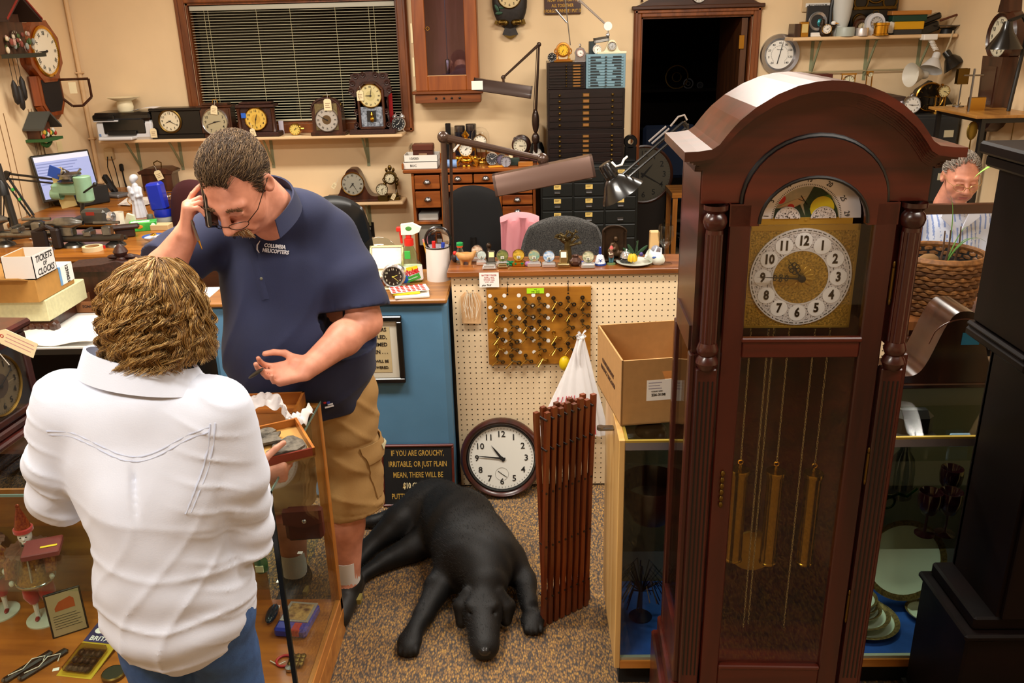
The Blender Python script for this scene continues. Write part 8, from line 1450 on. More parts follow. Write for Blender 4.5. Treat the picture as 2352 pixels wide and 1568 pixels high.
# ================================================================ wooden box and tray on top
TW=wood('#8a4a16','#b87428',.4,ax='x'); a=pZ(665,1000,AZ); t=thing('wooden_case','open honey wood case with white tissue, at the back of the showcase top','case',(-.515,-1.2,AZ+.001),.06); w=.13
part(t,'bottom',TW,(-w,0,0,w,.16,.006)); [part(t,'side_wall',TW,*b_) for b_ in (((-w,0,0,w,.008,.045),),((-w,.152,0,w,.16,.045),),((-w,0,0,-w+.008,.16,.045),),((w-.008,0,0,w,.16,.045),))]
q=MB(mat('#e6e2e2',.6,b=(60,.5)))
TP=[pZ(u,v,z) for u,v,z in ((505,938,.965),(560,925,.975),(600,918,.985),(640,918,.985),(655,945,.965),(668,968,.945),(688,962,.945),(714,940,.95))]
def tis(u,v):
 k=min(int(u*7),6); p=TP[k].lerp(TP[k+1],u*7-k); s=(v-.5)*2; w=.026*(.5+.5*sin(PI*min(1,u*1.6+.12))+.35*sin(u*13)**2)
 return (p.x+w*s*(.25+.9*max(0,u-.5))+.004*sin(v*13+u*31), p.y-w*s*.9+.004*sin(u*47), p.z+.012*(1-s*s)+.006*sin(v*9+u*37)+.005*sin(u*61-v*7)-.012*(s>0)*s)
q.sheet(tis,90,16,.0012); solo(q,'tissue_paper','crumpled white tissue paper draped over the honey wood case','tissue')
A=Vector((-.262,-1.45,.955)); t=thing('wooden_tray','shallow mahogany edged wooden tray of broken metal pieces held by the customer','tray',(A.x,A.y,A.z-.02),.5,rx=.06); w=.24; d=.19; TM=wood('#5a1a0c','#7c2c14',.35,ax='x')
part(t,'bottom',mat('#c09048',.6),(-w,0,0,0,d,.005)); part(t,'front_edge',TM,(-w,0,0,0,.006,.028)); part(t,'back_edge',TW,(-w,d-.006,0,0,d,.028)); part(t,'side_edge',TW,(-.007,0,0,0,d,.029)); part(t,'side_edge',TW,(-w,0,0,-w+.007,d,.029)); Tt=t.matrix_basis.copy()
MP=mat('#6e675a',.6,.3,n=(55,.65),b=(50,1.2)); r_=random.Random(9)
for i,(x,y,sx,sy,a_,lab) in enumerate(((-.055,.075,.056,.05,.2,'largest jagged grey metal fragment at the right of the tray'),(-.115,.125,.07,.036,-.1,'long grey metal fragment at the back of the tray'),(-.075,.03,.06,.022,.1,'thin dark metal fragment in the middle of the tray'),(-.16,.06,.045,.035,.5,'rounded dark metal fragment at the left of the tray'),(-.1,.155,.05,.022,.6,'dark curved blade piece leaning at the tray back'))):
 n=12; pl_=[(sx*(1+.25*r_.uniform(-1,1))*.8*np.sign(cos(k))*abs(cos(k))**.7,sy*(1+.3*r_.uniform(-1,1))*np.sign(sin(k))*abs(sin(k))**.7) for k in [2*PI*j/n for j in range(n)]]
 t_=solo(MB(MP).prism(pl_,0,.008,'z'),'metal_fragment',lab,'fragment'); Mx=Matrix.Translation(t.location)@Matrix.Rotation(.5,4,'Z')@Matrix.Rotation(.06,4,'X')@Matrix.Translation((x,y,.0055+.0085*(i%3)))@Matrix.Rotation(a_,4,'Z'); t_.matrix_world=Mx
TRAY=t
# ================================================================ people and dog
SKIN=mat('#d89479',.5,n=(22,.12),h2='#c07f66',b=(260,.06)); SKIN2=mat('#c78f72',.5,n=(30,.12),h2='#b47a60',b=(260,.06)); LIP=mat('#b8655a',.5)
A_=lambda *p: np.array(p,float)
def hand(S,w,f,n,t,curl,th,s=1.0,pw=.040,k=.006):
 f=f/np.linalg.norm(f); n=n-f*(n@f); n/=np.linalg.norm(n); t=t-f*(t@f)-n*(t@n); t/=np.linalg.norm(t)
 S.box(w+f*.052*s,A_(pw,.050,.0155)*s,.013*s,.02,Matrix(np.stack([t,f,n],1).tolist())); S.ell(w+f*.03*s+t*.028*s+n*.006*s,A_(.018,.026,.016)*s,.015)
 for i,(L,r) in enumerate(((.074,.0092),(.083,.0095),(.076,.009),(.058,.008))):
  p=w+f*(.096-.006*abs(i-1.2))*s+t*(.031-.0205*i)*s; a=0; d0=f+t*(.09-.06*i)
  for j,q in enumerate((.46,.30,.24)):
   a+=curl[i][j]; d=d0*cos(a)+n*sin(a); e=p+d/np.linalg.norm(d)*L*q*s; S.cap(p,e,r*s*(1-.09*j),r*s*(1-.09*(j+1)),k if j==0 else .002); p=e
 p=w+f*.022*s+t*.036*s; d=t*.62+f*.72+n*.3
 for j,(L,r) in enumerate(((.042,.0125),(.032,.0105),(.026,.0095))):
  d=d/np.linalg.norm(d); e=p+d*L*s; S.cap(p,e,r*s,r*s*.9,.012 if j==0 else .003); p=e; d=d+(f*th[0]+n*th[1]+t*th[2])
 return S
def head(S,c,Rm,s,fat=1.0,nose=1.0,old=0):
 T=lambda *p: c+Rm@(A_(*p)*s)
 E=lambda p,r,k=.02,sub=False: S.ell(T(*p),A_(*r)*s,k*s,Matrix(Rm.tolist()),sub)
 C=lambda a,b,ra,rb,k=.01: S.cap(T(*a),T(*b),ra*s,rb*s,k*s)
 E((0,.018,.03),(.077,.096,.086)); E((0,-.035,-.025),(.063*fat,.058,.082),.03); E((0,-.045,-.082),(.05*fat,.042,.036),.03); E((0,-.074,-.1),(.022,.018,.017),.02)
 for q in (-1,1):
  E((q*.04*fat,-.056,-.034),(.027,.026,.028),.02); C((q*.008,-.088,.026),(q*.048,-.074,.024),.011,.009,.014); E((q*.031,-.1,.002),(.018,.014,.0115),.012,True); E((q*.031,-.08,.001),(.0135,.0135,.0135),.004); C((q*.018,-.093,.0075),(q*.044,-.087,.005),.0045,.0045,.006); C((q*.02,-.089,-.012),(q*.042,-.084,-.011),.004,.004,.008)
  E((q*.081,.012,-.004),(.012,.021,.033),.008); E((q*.09,.008,.0),(.006,.011,.018),.006,True); E((q*.012,-.107,-.034),(.0095,.011,.0085),.008); C((q*.024,-.098,-.04),(q*.036,-.085,-.07),.008,.007,.02)
 C((0,-.093,.02),(0,-.117*nose,-.028),.009,.0135,.014); E((0,-.097,-.056),(.021,.012,.009),.014); C((-.019,-.093,-.066),(.019,-.093,-.066),.0055,.0055,.006); C((-.016,-.092,-.076),(.016,-.092,-.076),.0065,.0065,.006); 
 return T
def sdf_mesh(S,lo,hi,h,L): V,F=nets(S,lo,hi,h); return V-np.array(L),F
def join(name,par,parts,mats):
 o=0; VV=[]; FF=[]; MI=[]
 for V,F,m in parts: VV.append(V); FF.append(F+o); MI.append(m if hasattr(m,'__len__') else np.full(len(F),m)); o+=len(V)
 return npmesh(name,np.concatenate(VV),np.concatenate(FF),mats,np.concatenate(MI),par)
def hair(name,par,P,r,mats,mi,taper=.75):
 n,s,_=P.shape; t=np.gradient(P,axis=1); t/=np.linalg.norm(t,axis=2,keepdims=True)+1e-9; ref=A_(.31,.83,.46); u=np.cross(t,ref); u/=np.linalg.norm(u,axis=2,keepdims=True)+1e-9; v=np.cross(t,u)
 R=(r*(1-taper*(np.arange(s)/(s-1))**2))[None,:,None] if not hasattr(r,'shape') else r[:,None,None]*(1-taper*(np.arange(s)/(s-1))**2)[None,:,None]
 V=np.stack([P+R*(u*cos(a)+v*sin(a)) for a in (0,2.094,4.189)],2).reshape(-1,3); b=(np.arange(n)[:,None,None]*s+np.arange(s-1)[None,:,None])*3; k=np.arange(3)[None,None,:]; k2=(k+1)%3
 F=np.stack([b+k,b+k2,b+3+k2,b+3+k],-1).reshape(-1,4); return npmesh(name,V,F,mats,np.repeat(mi,(s-1)*3),par)
def scalp(n,seed,mask,c=(0,.015,.03),r=(.078,.097,.087)):
 g=np.random.default_rng(seed); q=g.normal(size=(n*4,3)); q/=np.linalg.norm(q,axis=1,keepdims=True); q=q[mask(A_(*c)+q*A_(*r))][:n]; return q,A_(*c),A_(*r),g
def rotm(rx,rz,ry=0): return np.array((Matrix.Rotation(rz,3,'Z')@Matrix.Rotation(rx,3,'X')@Matrix.Rotation(ry,3,'Y')))
def cutp(P,D,pt,n,R):
 n=A_(*n); n/=np.linalg.norm(n); q=P-A_(*pt); return np.where((np.linalg.norm(q,axis=1)<R),np.maximum(D,q@n),D)
def crease(t): return (1-np.abs(np.sin(t)))**3
L=(-.45,-.72,0); man=thing('person','heavy set man in navy polo and khaki shorts holding a phone to his ear','person',L)
hc=A_(-.522,-1.03,1.606); HR=rotm(.84,-.26,.05); hs=1.14
S=SDF(); T=head(S,hc,HR,hs,1.12,1.05); S.cap(T(0,.03,-.06),(-.47,-.87,1.47),.066,.085,.03); S.ell(T(0,-.035,-.115),A_(.055,.045,.03)*hs,.03)
Vh,Fh=sdf_mesh(S,(-.72,-1.25,1.36),(-.32,-.76,1.78),.0042,L); q=(Vh[Fh].mean(1)+L-hc)@HR/hs; lipm=((np.abs(q[:,0])<.023)&(q[:,2]>-.081)&(q[:,2]<-.06)&(q[:,1]<-.088)).astype(int)
S=SDF(); Sh=A_(-.30,-.80,1.36); El=A_(-.215,-.885,1.125); Wr=A_(-.352,-1.115,1.06); S.path([Sh,A_(-.232,-.855,1.25),El,A_(-.268,-.97,1.10),Wr],[.05,.06,.054,.054,.034],.02,.02)
hand(S,Wr,A_(-.9,-.42,-.06),A_(.18,-.5,.85)*1.0,A_(.12,.2,.97),[(.5,.55,.3),(.45,.6,.35),(.5,.65,.4),(.6,.7,.4)],(.55,-.1,-.25),1.02)
Vl,Fl=sdf_mesh(S,(-.62,-1.34,.93),(-.08,-.68,1.52),.0042,L)
S=SDF(); El2=A_(-.80,-1.075,1.29); Wr2=A_(-.668,-1.105,1.468); S.path([A_(-.69,-.83,1.42),A_(-.77,-.97,1.34),El2,A_(-.745,-1.10,1.37),Wr2],[.07,.062,.05,.056,.036],.02,.02)
hand(S,Wr2,A_(.22,.06,.97),A_(.9,.38,-.12),A_(.12,-.42,.2)*-1.0+A_(.5,.9,.1)*.0+A_(.0,.0,.0),[(.38,.2,.1),(1.0,.75,.4),(1.1,.85,.4),(1.2,.9,.4)],(.5,.4,0),1.0)
Vr,Fr=sdf_mesh(S,(-.93,-1.22,1.2),(-.52,-.74,1.72),.0042,L)
S=SDF(); S.ell((-.45,-.73,1.05),(.18,.12,.24),.05); S.ell((-.46,-.78,1.3),(.22,.15,.17),.08); S.path([(-.35,-.74,.8),(-.355,-.80,.48),(-.36,-.835,.33),(-.368,-.855,.09)],[.09,.075,.064,.042],.05,.03); S.path([(-.56,-.72,.8),(-.58,-.76,.48),(-.58,-.79,.33),(-.58,-.80,.09)],[.09,.075,.064,.042],.05,.03); [S.cap((x,y,.06),(x-.02,y-.15,.035),.04,.03,.03) for x,y in ((-.368,-.84),(-.58,-.79))]
Vb,Fb=sdf_mesh(S,(-.76,-1.08,-.02),(-.14,-.5,1.5),.011,L)
join('body',man,[(Vh,Fh,lipm),(Vl,Fl,0),(Vr,Fr,0),(Vb,Fb,0)],[SKIN,LIP])
NAVY=mat('#171e3f',.85,n=(9,.12),b=(420,.12),sheen=.05); KH=mat('#a8834e',.85,n=(7,.15),b=(160,.2))
S=SDF(); S.ell((-.455,-.79,1.02),(.248,.205,.27),.05); S.ell((-.50,-.90,1.03),(.17,.13,.19),.08); S.ell((-.46,-.80,1.26),(.235,.165,.2),.09); S.cap((-.32,-.80,1.40),(-.65,-.82,1.41),.074,.08,.06); S.ell((-.45,-.83,1.47),(.15,.11,.085),.06); S.path([(-.315,-.8,1.39),(-.258,-.85,1.27),(-.222,-.878,1.165)],[.085,.09,.093],.03,.01); S.path([(-.68,-.82,1.41),(-.755,-.94,1.37),(-.80,-1.01,1.345)],[.085,.088,.086],.03,.01)
S.cap((-.45,-.72,.86),(-.45,-.72,.78),.2,.205,.06); S.cap((-.485,-.93,1.56),T(0,.0,-.15),.05,.03,.02,True)
def post(P,D):
 x,y,z=P.T; w=.0035*np.sin(x*38+z*24+3*np.sin(z*9))*np.clip((1.3-z)*3,0,1)+.005*np.sin((x+.3)*20-(z-1.1)*46)*np.exp(-((x+.25)/.12)**2-((z-1.12)/.2)**2)+.004*wob(P,23,1)
 w=w-.005*crease(z*13-x*15+3*wob(P,6,1))*np.clip((1.42-z)*5,0,1); D=D+w; D=cutp(P,D,(-.218,-.882,1.172),(.12,-.3,-.95),.15); D=cutp(P,D,(-.80,-1.0,1.35),(-.45,-.85,-.3),.11); D=np.maximum(D,.775+.05*np.clip((x+.33)*-1,-.2,.5)+.03*np.sin(x*14)*.3-z); return D
S.post=post; Vs,Fs=sdf_mesh(S,(-.95,-1.15,.72),(-.06,-.46,1.6),.0075,L); npmesh('polo_shirt',Vs,Fs,[NAVY],None,man)
# polo collar, placket, buttons, embroidered marks
q=MB(NAVY); q.M=Matrix.Translation(-Vector(L))
def coll(u,v):
 a=-2.45+4.9*u; nb=Vector((-.478,-.905,1.548)); R=.09+.02*v; k=abs(a)/2.45; z=.05-.085*k**1.6-(.04+.012*k)*v; return nb+Vector((R*sin(a)*1.0,R*cos(a)*.9-.055*k*k-.01,z-.015*k))
q.sheet(coll,40,6,.006); q.build('collar',man)
def front(x,z):  # shirt front surface by marching along +y
 ys=np.arange(-1.2,-.6,.003); P=np.stack([np.full_like(ys,x),ys,np.full_like(ys,z)],1); d=S(P); i=int(np.argmax(d<0)); return ys[i] if d[i]<0 else -.95
q=MB(NAVY); q.M=Matrix.Translation(-Vector(L)); pk=[(-.54,1.40),(-.528,1.35),(-.512,1.29),(-.50,1.235)]; q.tube([(x,front(x,z)-.001,z) for x,z in pk],[.004,.015,.015,.015],8,flat=.25,up=(0,1,0)); pl_=q.build('placket',man)
q=MB(mat('#6a6a58',.4)); q.M=Matrix.Translation(-Vector(L)); [q.ell((x,front(x,z)-.006,z),(.005,.003,.005),8,6) for x,z in ((-.508,1.30),)]; q.build('button',pl_)
def emb(txt,x,z,size,ang,m,sx=.8,bold=.02):
 y=front(x,z); ya=front(x+.05,z); yb=front(x,z+.03); yc=front(x,z-.03); rz=math.atan2(ya-y,.05); rx=-math.atan2(yb-yc,.06); q=MB(m); M=Matrix.Translation(-Vector(L))@Matrix.Translation((x,y-.009,z))@Matrix.Rotation(rz*.8,4,'Z')@Matrix.Rotation(rx,4,'X')@Matrix.Rotation(ang,4,'Y')
 for i,l in enumerate(txt): q.text(l,size,M@Matrix.Translation((.003*i,0,-size*.95*i)),bold,sx=sx,shear=.15,depth=.0022)
 q.M=M; q.tube([(-.046,0,.012),(-.054,0,-.002),(-.054,0,-.016),(-.047,0,-.026)],[.001,.0022,.0022,.001],6); return q
emb(['COLUMBIA','HELICOPTERS'],-.462,1.395,.0165,.13,mat('#e4e4ea',.7)).build('chest_lettering',man)
x,z=-.345,.865; y=front(x,z); q=MB(mat('#e0e0e4',.6)); q.M=Matrix.Translation((x-L[0],y-.004-L[1],z-L[2])); q.at((x-L[0],y-.003-L[1],z-L[2]),rz=.55).box(-.014,-.002,-.014,.016,.001,-.009).box(-.004,-.002,-.006,.014,.001,-.002).m(mat('#b82430',.6)).ell((-.012,0,.008),(.006,.002,.007),8,6).m(mat('#2a3a9a',.6)).box(-.006,-.002,.0,.004,.001,.014); q.build('hem_emblem',man)
# shorts
S=SDF(); S.ell((-.45,-.72,.82),(.205,.165,.13),.05); S.path([(-.35,-.74,.8),(-.338,-.775,.58),(-.325,-.815,.40)],[.125,.108,.107],.04,.02); S.path([(-.56,-.72,.8),(-.575,-.755,.58),(-.585,-.775,.40)],[.125,.108,.107],.04,.02)
def post(P,D):
 x,y,z=P.T; D=D+.004*np.sin(z*60+x*25+4*np.sin(x*13))*np.clip((z-.36)*4,0,1)*np.clip((.9-z)*4,.2,1)+.003*wob(P,30,2)
 D=D-.007*crease(z*24+x*9+y*9+2*wob(P,10,1))
 for zz in (.655,.415): D=D+.003*np.exp(-((z-zz)/.004)**2)
 return np.maximum(D,.392-z+.01*np.sin(x*20))
S.post=post; V,F=sdf_mesh(S,(-.75,-1.0,.34),(-.16,-.5,.98),.0075,L); npmesh('cargo_shorts',V,F,[KH],None,man); SS=S
def side(y,z):
 xs=np.arange(-.1,-.45,-.003); d=S(np.stack([xs,np.full_like(xs,y),np.full_like(xs,z)],1)); i=int(np.argmax(d<0)); return xs[i] if d[i]<0 else -.232
def patch(y0,y1,z0,z1,off,fl=0): return lambda u,v:(lambda y,z:(side(y,z)+off-L[0],y-L[1],z-L[2]))(y0+(y1-y0)*u,z0+(z1-z0)*v-fl*abs(u-.5)*0)
po=MB(KH).sheet(patch(-.855,-.70,.45,.60,.007),10,10,.006).build('cargo_pocket',man); MB(KH).sheet(patch(-.86,-.695,.585,.65,.014),10,5,.005).build('pocket_flap',po); MB(mat('#c9c4a0',.7)).sheet(patch(-.79,-.74,.612,.632,.017),4,2,.002).build('cloth_label',po)
for x,y in ((-.368,-.84),(-.58,-.79)):
 MB(mat('#d8d4d0',.8)).at((x-L[0],y-.012-L[1],0)).lathe([(.044,.08),(.046,.12),(.05,.2),(.048,.2)],20).build('sock',man)
 S=SDF(); S.cap((x,y+.035,.05),(x-.012,y-.15,.045),.048,.042,.02); S.ell((x,y,.09),(.052,.06,.04),.02); S.post=lambda P,D: np.maximum(D,.004-P[:,2]); V,F=sdf_mesh(S,(x-.1,y-.24,0),(x+.1,y+.12,.15),.008,L); so=npmesh('shoe',V,F,[mat('#17130f',.6)],None,man); MB(mat('#8a7a3a',.5)).at((x+.04-L[0],y-.05-L[1],.05)).box(-.004,-.02,-.012,.012,.02,.008).build('shoe_tab',so)
# hair, brows, moustache, glasses
def hm(p):
 x,y,z=p.T; top=(z>.06)&(y>np.where(np.abs(x)<.03,-.062,-.03)); sidez=(z<=.06)&(z>-.005)&(y>-.028); back=(z<=0)&(z>-.085)&(y>.02+(-z)*.15); return top|sidez|back
q,c0,r0,g=scalp(10000,3,hm); K=7; D=np.stack([.12*q[:,0]*0+g.normal(0,.32,len(q)),1+g.normal(0,.12,len(q)),-.10+g.normal(0,.15,len(q))-.8*(q[:,2]<.2)],1); Lh=.34+.3*g.random(len(q)); P=np.zeros((len(q),K,3)); ph=g.random(len(q))*6
for k in range(K):
 s=k/(K-1); qq=q+D*(Lh*s)[:,None]; qq/=np.linalg.norm(qq,axis=1,keepdims=True); lift=1.0+.035*(s>0)+.13*s*(1.25-s)*np.clip(1.1+q[:,2],.2,1.6)+.045*np.sin(ph+s*5); P[:,k]=c0+qq*r0*lift[:,None]
HB=[mat('#33220f',.7),mat('#523a22',.7),mat('#7c6242',.7)]
W_=lambda P: hc+(P.reshape(-1,3)*hs)@HR.T-np.array(L)
S=SDF(); S.ell(hc+HR@(A_(0,.022,.038)*hs),A_(.0785,.0975,.0885)*hs,0,Matrix(HR.tolist()))
def post(P,D):
 l=(P-hc)@HR/hs; x,y,z=l.T; ln=np.where(z>.055,np.where(np.abs(x)<.034,-.058,-.03),-.022)+np.clip(-z,0,.1)*.9; return np.maximum(np.maximum(D,ln-y),-.088-z)
S.post=post; V,F=sdf_mesh(S,hc-.2,hc+.2,.006,L); hp=npmesh('hair',V,F,[HB[0]],None,man); hair('hair_strands',hp,W_(P).reshape(P.shape),.00075,HB,g.integers(0,3,len(q)))
g=np.random.default_rng(8); n=420; x=g.uniform(-.036,.036,n); P=np.zeros((n,4,3)); 
for k in range(4): s=k/3; P[:,k]=np.stack([x*(1+.25*s),-.108-.004*s+.5*x*x*8+g.normal(0,.002,n),-.047-.022*s-np.abs(x)*(.12+.25*s)+g.normal(0,.0015,n)],1)
hair('moustache',man,W_(P).reshape(P.shape),.0012,[mat('#7a4a22',.5),mat('#a87a44',.5),mat('#c8b08a',.5)],g.integers(0,3,n))
for sg in (-1,1):
 n=80; x=g.uniform(.012,.05,n)*sg; P=np.zeros((n,3,3))
 for k in range(3): P[:,k]=np.stack([x+np.sign(x)*.005*k,-.1+np.abs(x)*.28+g.normal(0,.0015,n)-.002*k,.027-.004*(np.abs(x)>.038)+g.normal(0,.003,n)+.001*k],1)
 hair('eyebrow',man,W_(P).reshape(P.shape),.0009,[mat('#6a4a2a',.5)],np.zeros(n,int))
def specs(par,T_,m,y0=-.122,zc=-.012,w=.024,hh=.015):
 q=MB(m)
 for s_ in (-1,1): q.tube([T_(s_*.035+w*cos(a)*(1+.1*sin(a)),y0+.02*(abs(s_*.035+w*cos(a))/.06)**2,zc+hh*sin(a)) for a in [i*2*PI/20 for i in range(20)]],.0012,6,True); q.tube([T_(s_*.06,y0+.018,zc+.006),T_(s_*.08,-.07,zc+.012),T_(s_*.088,.02,.012)],.0013,6)
 q.tube([T_(-.011,y0,zc+.004),T_(0,y0-.003,zc+.008),T_(.011,y0,zc+.004)],.0012,6); o=q.build('glasses',par)
 q=MB(glass('#f4f4f2',.2)); [q.add([T_(s_*.035+w*cos(a),y0+.02*(abs(s_*.035+w*cos(a))/.06)**2,zc+hh*sin(a)) for a in [i*2*PI/20 for i in range(20)]],[tuple(range(20))]) for s_ in (-1,1)]; q.build('lenses',o)
specs(man,lambda *p: Vector(T(*p)-np.array(L)),mat('#2a2018',.3,.6))
# phone at the ear, pen, metal piece in the other hand
a=A_(-.592,-1.075,1.615); b_=A_(-.585,-1.10,1.49); d=b_-a; t=thing('mobile_phone','black and silver mobile phone pressed to the navy shirted man\'s ear','phone',a); M=Matrix.Identity(3); M.col[2]=Vector(-d/np.linalg.norm(d)); M.col[0]=Vector((.93,-.1,0)).cross(M.col[2]).normalized().cross(M.col[2])*-1; M.col[1]=M.col[2].cross(M.col[0]); M=M.to_4x4(); q=MB(BLKP); q.M=M; q.box(-.010,-.026,-.125,.010,.026,.01,.006); q.build('body',t); q=MB(SILV); q.M=M; q.box(-.003,-.0268,-.124,.004,.0268,.009,.003); q.build('silver_band',t)
a=pY(452,545,-1.13); t=thing('pen','thin metal pen hanging from the navy shirted man\'s raised hand','pen',a); MB(STEEL).bar((-.008,0,.05),(.004,0,-.01),.004,8).build('barrel',t); MB(GOLD).bar((.004,0,-.01),(.01,0,-.035),.0035,8,.001).build('tip',t)
a=pY(588,857,-1.215); t=thing('metal_fragment','flat dark oval metal piece held between the navy shirted man\'s fingers','fragment',a,-.45,ry=-.55,rx=.3); MB(mat('#2a2620',.45,.5,n=(60,.5))).ell((0,0,0),(.036,.016,.005),20,8).build('plate',t)
# ---------------------------------------------------------------- customer seen from behind
L=(-.56,-1.74,0); cu=thing('person','customer with curly blond hair in a pale denim shirt and blue jeans, seen from behind','person',L)
hc2=A_(-.508,-1.70,1.44); HR2=rotm(.18,PI-.12-PI+PI)
HR2=rotm(.15,PI+.1); S=SDF(); T2=head(S,hc2,HR2,1.0); S.cap(T2(0,.03,-.05),(-.545,-1.735,1.28),.055,.07,.03); Vh,Fh=sdf_mesh(S,(-.68,-1.86,1.2),(-.36,-1.52,1.6),.006,L)
SHR=A_(-.385,-1.74,1.20); ELR=A_(-.402,-1.68,.868); WRR=A_(-.425,-1.512,.905)
S=SDF(); S.path([SHR,ELR,WRR],[.055,.045,.028],.02,.02); hand(S,WRR,A_(.85,.38,.02),A_(-.25,.85,.4),A_(0,-.35,.95),[(.6,.9,.5),(.75,.95,.5),(.85,1,.5),(.95,1,.5)],(.5,.25,-.1),.95); Va,Fa=sdf_mesh(S,(-.52,-1.84,.8),(-.26,-1.33,1.28),.0045,L)
S=SDF(); SHL=A_(-.728,-1.75,1.23); ELL_=A_(-.832,-1.69,.965); S.path([SHL,ELL_,A_(-.73,-1.50,.97)],[.055,.045,.03],.02,.02); hand(S,A_(-.73,-1.50,.97),A_(.5,.8,.0),A_(0,0,-1),A_(.8,-.4,0),[(.3,.3,.2)]*4,(.4,.2,0),.92); S.ell((-.56,-1.73,.98),(.17,.1,.3),.05); S.path([(-.49,-1.72,.72),(-.485,-1.71,.45),(-.48,-1.72,.1)],[.1,.065,.045],.04,.02); S.path([(-.65,-1.73,.72),(-.655,-1.72,.45),(-.66,-1.73,.1)],[.1,.065,.045],.04,.02); Vb,Fb=sdf_mesh(S,(-.96,-1.9,.0),(-.3,-1.3,1.32),.012,L)
join('body',cu,[(Vh,Fh,0),(Va,Fa,0),(Vb,Fb,0)],[SKIN2])
DEN=mat('#dce5f8',.9,n=(5,.06),b=(300,.15)); SEAM=mat('#c3cde4',.9); JN=mat('#3a5c92',.85,n=(40,.25),b=(260,.3))
S=SDF(); S.ell((-.56,-1.745,1.08),(.205,.125,.20),.05); S.cap((-.40,-1.745,1.215),(-.72,-1.75,1.235),.072,.074,.06); S.ell((-.555,-1.75,1.25),(.12,.085,.07),.06); S.cap((-.565,-1.74,1.0),(-.57,-1.73,.68),.155,.172,.06); S.ell((-.57,-1.73,.72),(.178,.128,.16),.06)
S.path([SHR+A_(0,0,0),A_(-.372,-1.73,1.04),ELR,A_(-.415,-1.58,.89),WRR-A_(0,.02,0)],[.077,.072,.07,.056,.044],.025,.02); S.path([SHL,A_(-.79,-1.73,1.08),ELL_+A_(0,0,.01),A_(-.78,-1.58,.97)],[.077,.072,.07,.055],.025,.02); S.ell((-.385,-1.68,.82),(.05,.06,.04),.03); S.ell((-.82,-1.70,.93),(.04,.05,.03),.03)
def zy(x): return 1.21-.055*np.exp(-((x+.53)/.1)**2)+.02*(x+.55)
def post(P,D):
 x,y,z=P.T; bk=np.clip((-1.74-y)*12,0,1); lo=np.clip((1.12-z)*3,0,1)
 f=.0045*np.sin(z*55+x*22+3*np.sin(x*11+z*5))*lo*np.clip((1.0-z)*3,0,1)+.006*np.sin((x+.55)*34+3*(z-1))*np.exp(-((z-1.02)/.17)**2)*bk+.005*wob(P,19,.6)*lo+.003*wob(P,41,2)
 f=f+.010*np.exp(-((x+.545)/.006)**2)*np.clip((zy(x)-z)*20,0,1)*np.clip((z-.98)*8,0,1)*bk
 f=f+.006*np.sin((z-.9)*70+(x+.4)*30)*np.exp(-((x+.35)/.05)**2-((z-.9)/.12)**2)+.005*np.sin((z-1.0)*55)*np.exp(-((x+.84)/.05)**2)
 f=f-.007*crease(z*23+x*8+2.2*wob(P,9,.3))*lo-.005*crease(x*30-z*11+2*wob(P,11,2))*lo*bk-.005*crease((z-.9)*42+x*26+wob(P,12))*np.exp(-((np.abs(x+.6)-.21)/.06)**2); D=D+f
 D=np.maximum(D,.60-.10*np.exp(-((x+.57)/.11)**2)-z); return cutp(P,D,WRR-A_(0,.012,0),(0.1,1,.1),.06)
S.post=post; V,F=sdf_mesh(S,(-1.0,-2.0,.45),(-.2,-1.42,1.36),.006,L); npmesh('denim_shirt',V,F,[DEN],None,cu)
def back(x,z):
 ys=np.arange(-2.0,-1.6,.002); d=S(np.stack([np.full_like(ys,x),ys,np.full_like(ys,z)],1)); i=int(np.argmax(d<0)); return (x,ys[i]-.001 if d[i]<0 else -1.75,z)
q=MB(SEAM); q.M=Matrix.Translation(-Vector(L))
for k in (0,.01): q.tube([back(-.74+.36*i/40,zy(-.74+.36*i/40)-k) for i in range(41)],.0018,6,flat=.5,up=(0,1,0)); q.tube([back(-.368-.07*(i/20)**1.4-k,1.215-.2*i/20) for i in range(21)],.0018,6,flat=.5,up=(0,1,0))
q.build('seam_stitching',cu)
q=MB(DEN); q.M=Matrix.Translation(-Vector(L))
def coll(u,v):
 a=-2.2+4.4*u; k=abs(a)/2.2; R=.098+.024*v; nb=Vector((-.545,-1.735,1.335)); return nb+Vector((R*sin(a)*1.15+.0*v,-R*cos(a)*.85,.022-.035*k*k-.06*v-.02*sin(a)*1.4))
q.sheet(coll,40,6,.006).m(SEAM).tube([Vector(coll(i/24,.97))+Vector((0,-.002,.002)) for i in range(25)],.0022,5); q.build('collar',cu); q=MB(WHT); a=pY(458,872,-1.70)-Vector(L); q.at(a,ry=.2).box(-.012,-.004,-.03,.012,.0,.02,.002).m(mat('#c8383a',.5)).ell((0,-.004,-.008),(.005,.001,.004),8,6); q.build('collar_tag',cu)
S=SDF(); S.ell((-.57,-1.73,.72),(.165,.118,.13),.05); S.path([(-.49,-1.73,.68),(-.485,-1.71,.45),(-.48,-1.72,.07)],[.105,.082,.075],.03,.02); S.path([(-.65,-1.735,.68),(-.655,-1.72,.45),(-.66,-1.73,.07)],[.105,.082,.075],.03,.02); S.post=lambda P,D: np.maximum(D+.004*wob(P,26,1)+.003*np.sin(P[:,2]*50+P[:,0]*20),.03-P[:,2]); V,F=sdf_mesh(S,(-.8,-1.9,.0),(-.34,-1.56,.84),.009,L); npmesh('jeans',V,F,[JN],None,cu)
for x in (-.48,-.66): S=SDF(); S.cap((x,-1.74,.045),(x+.01,-1.60,.04),.045,.04,.02); S.post=lambda P,D: np.maximum(D,.003-P[:,2]); V,F=sdf_mesh(S,(x-.1,-1.85,0),(x+.1,-1.5,.12),.01,L); npmesh('shoe',V,F,[mat('#2a2018',.6)],None,cu)
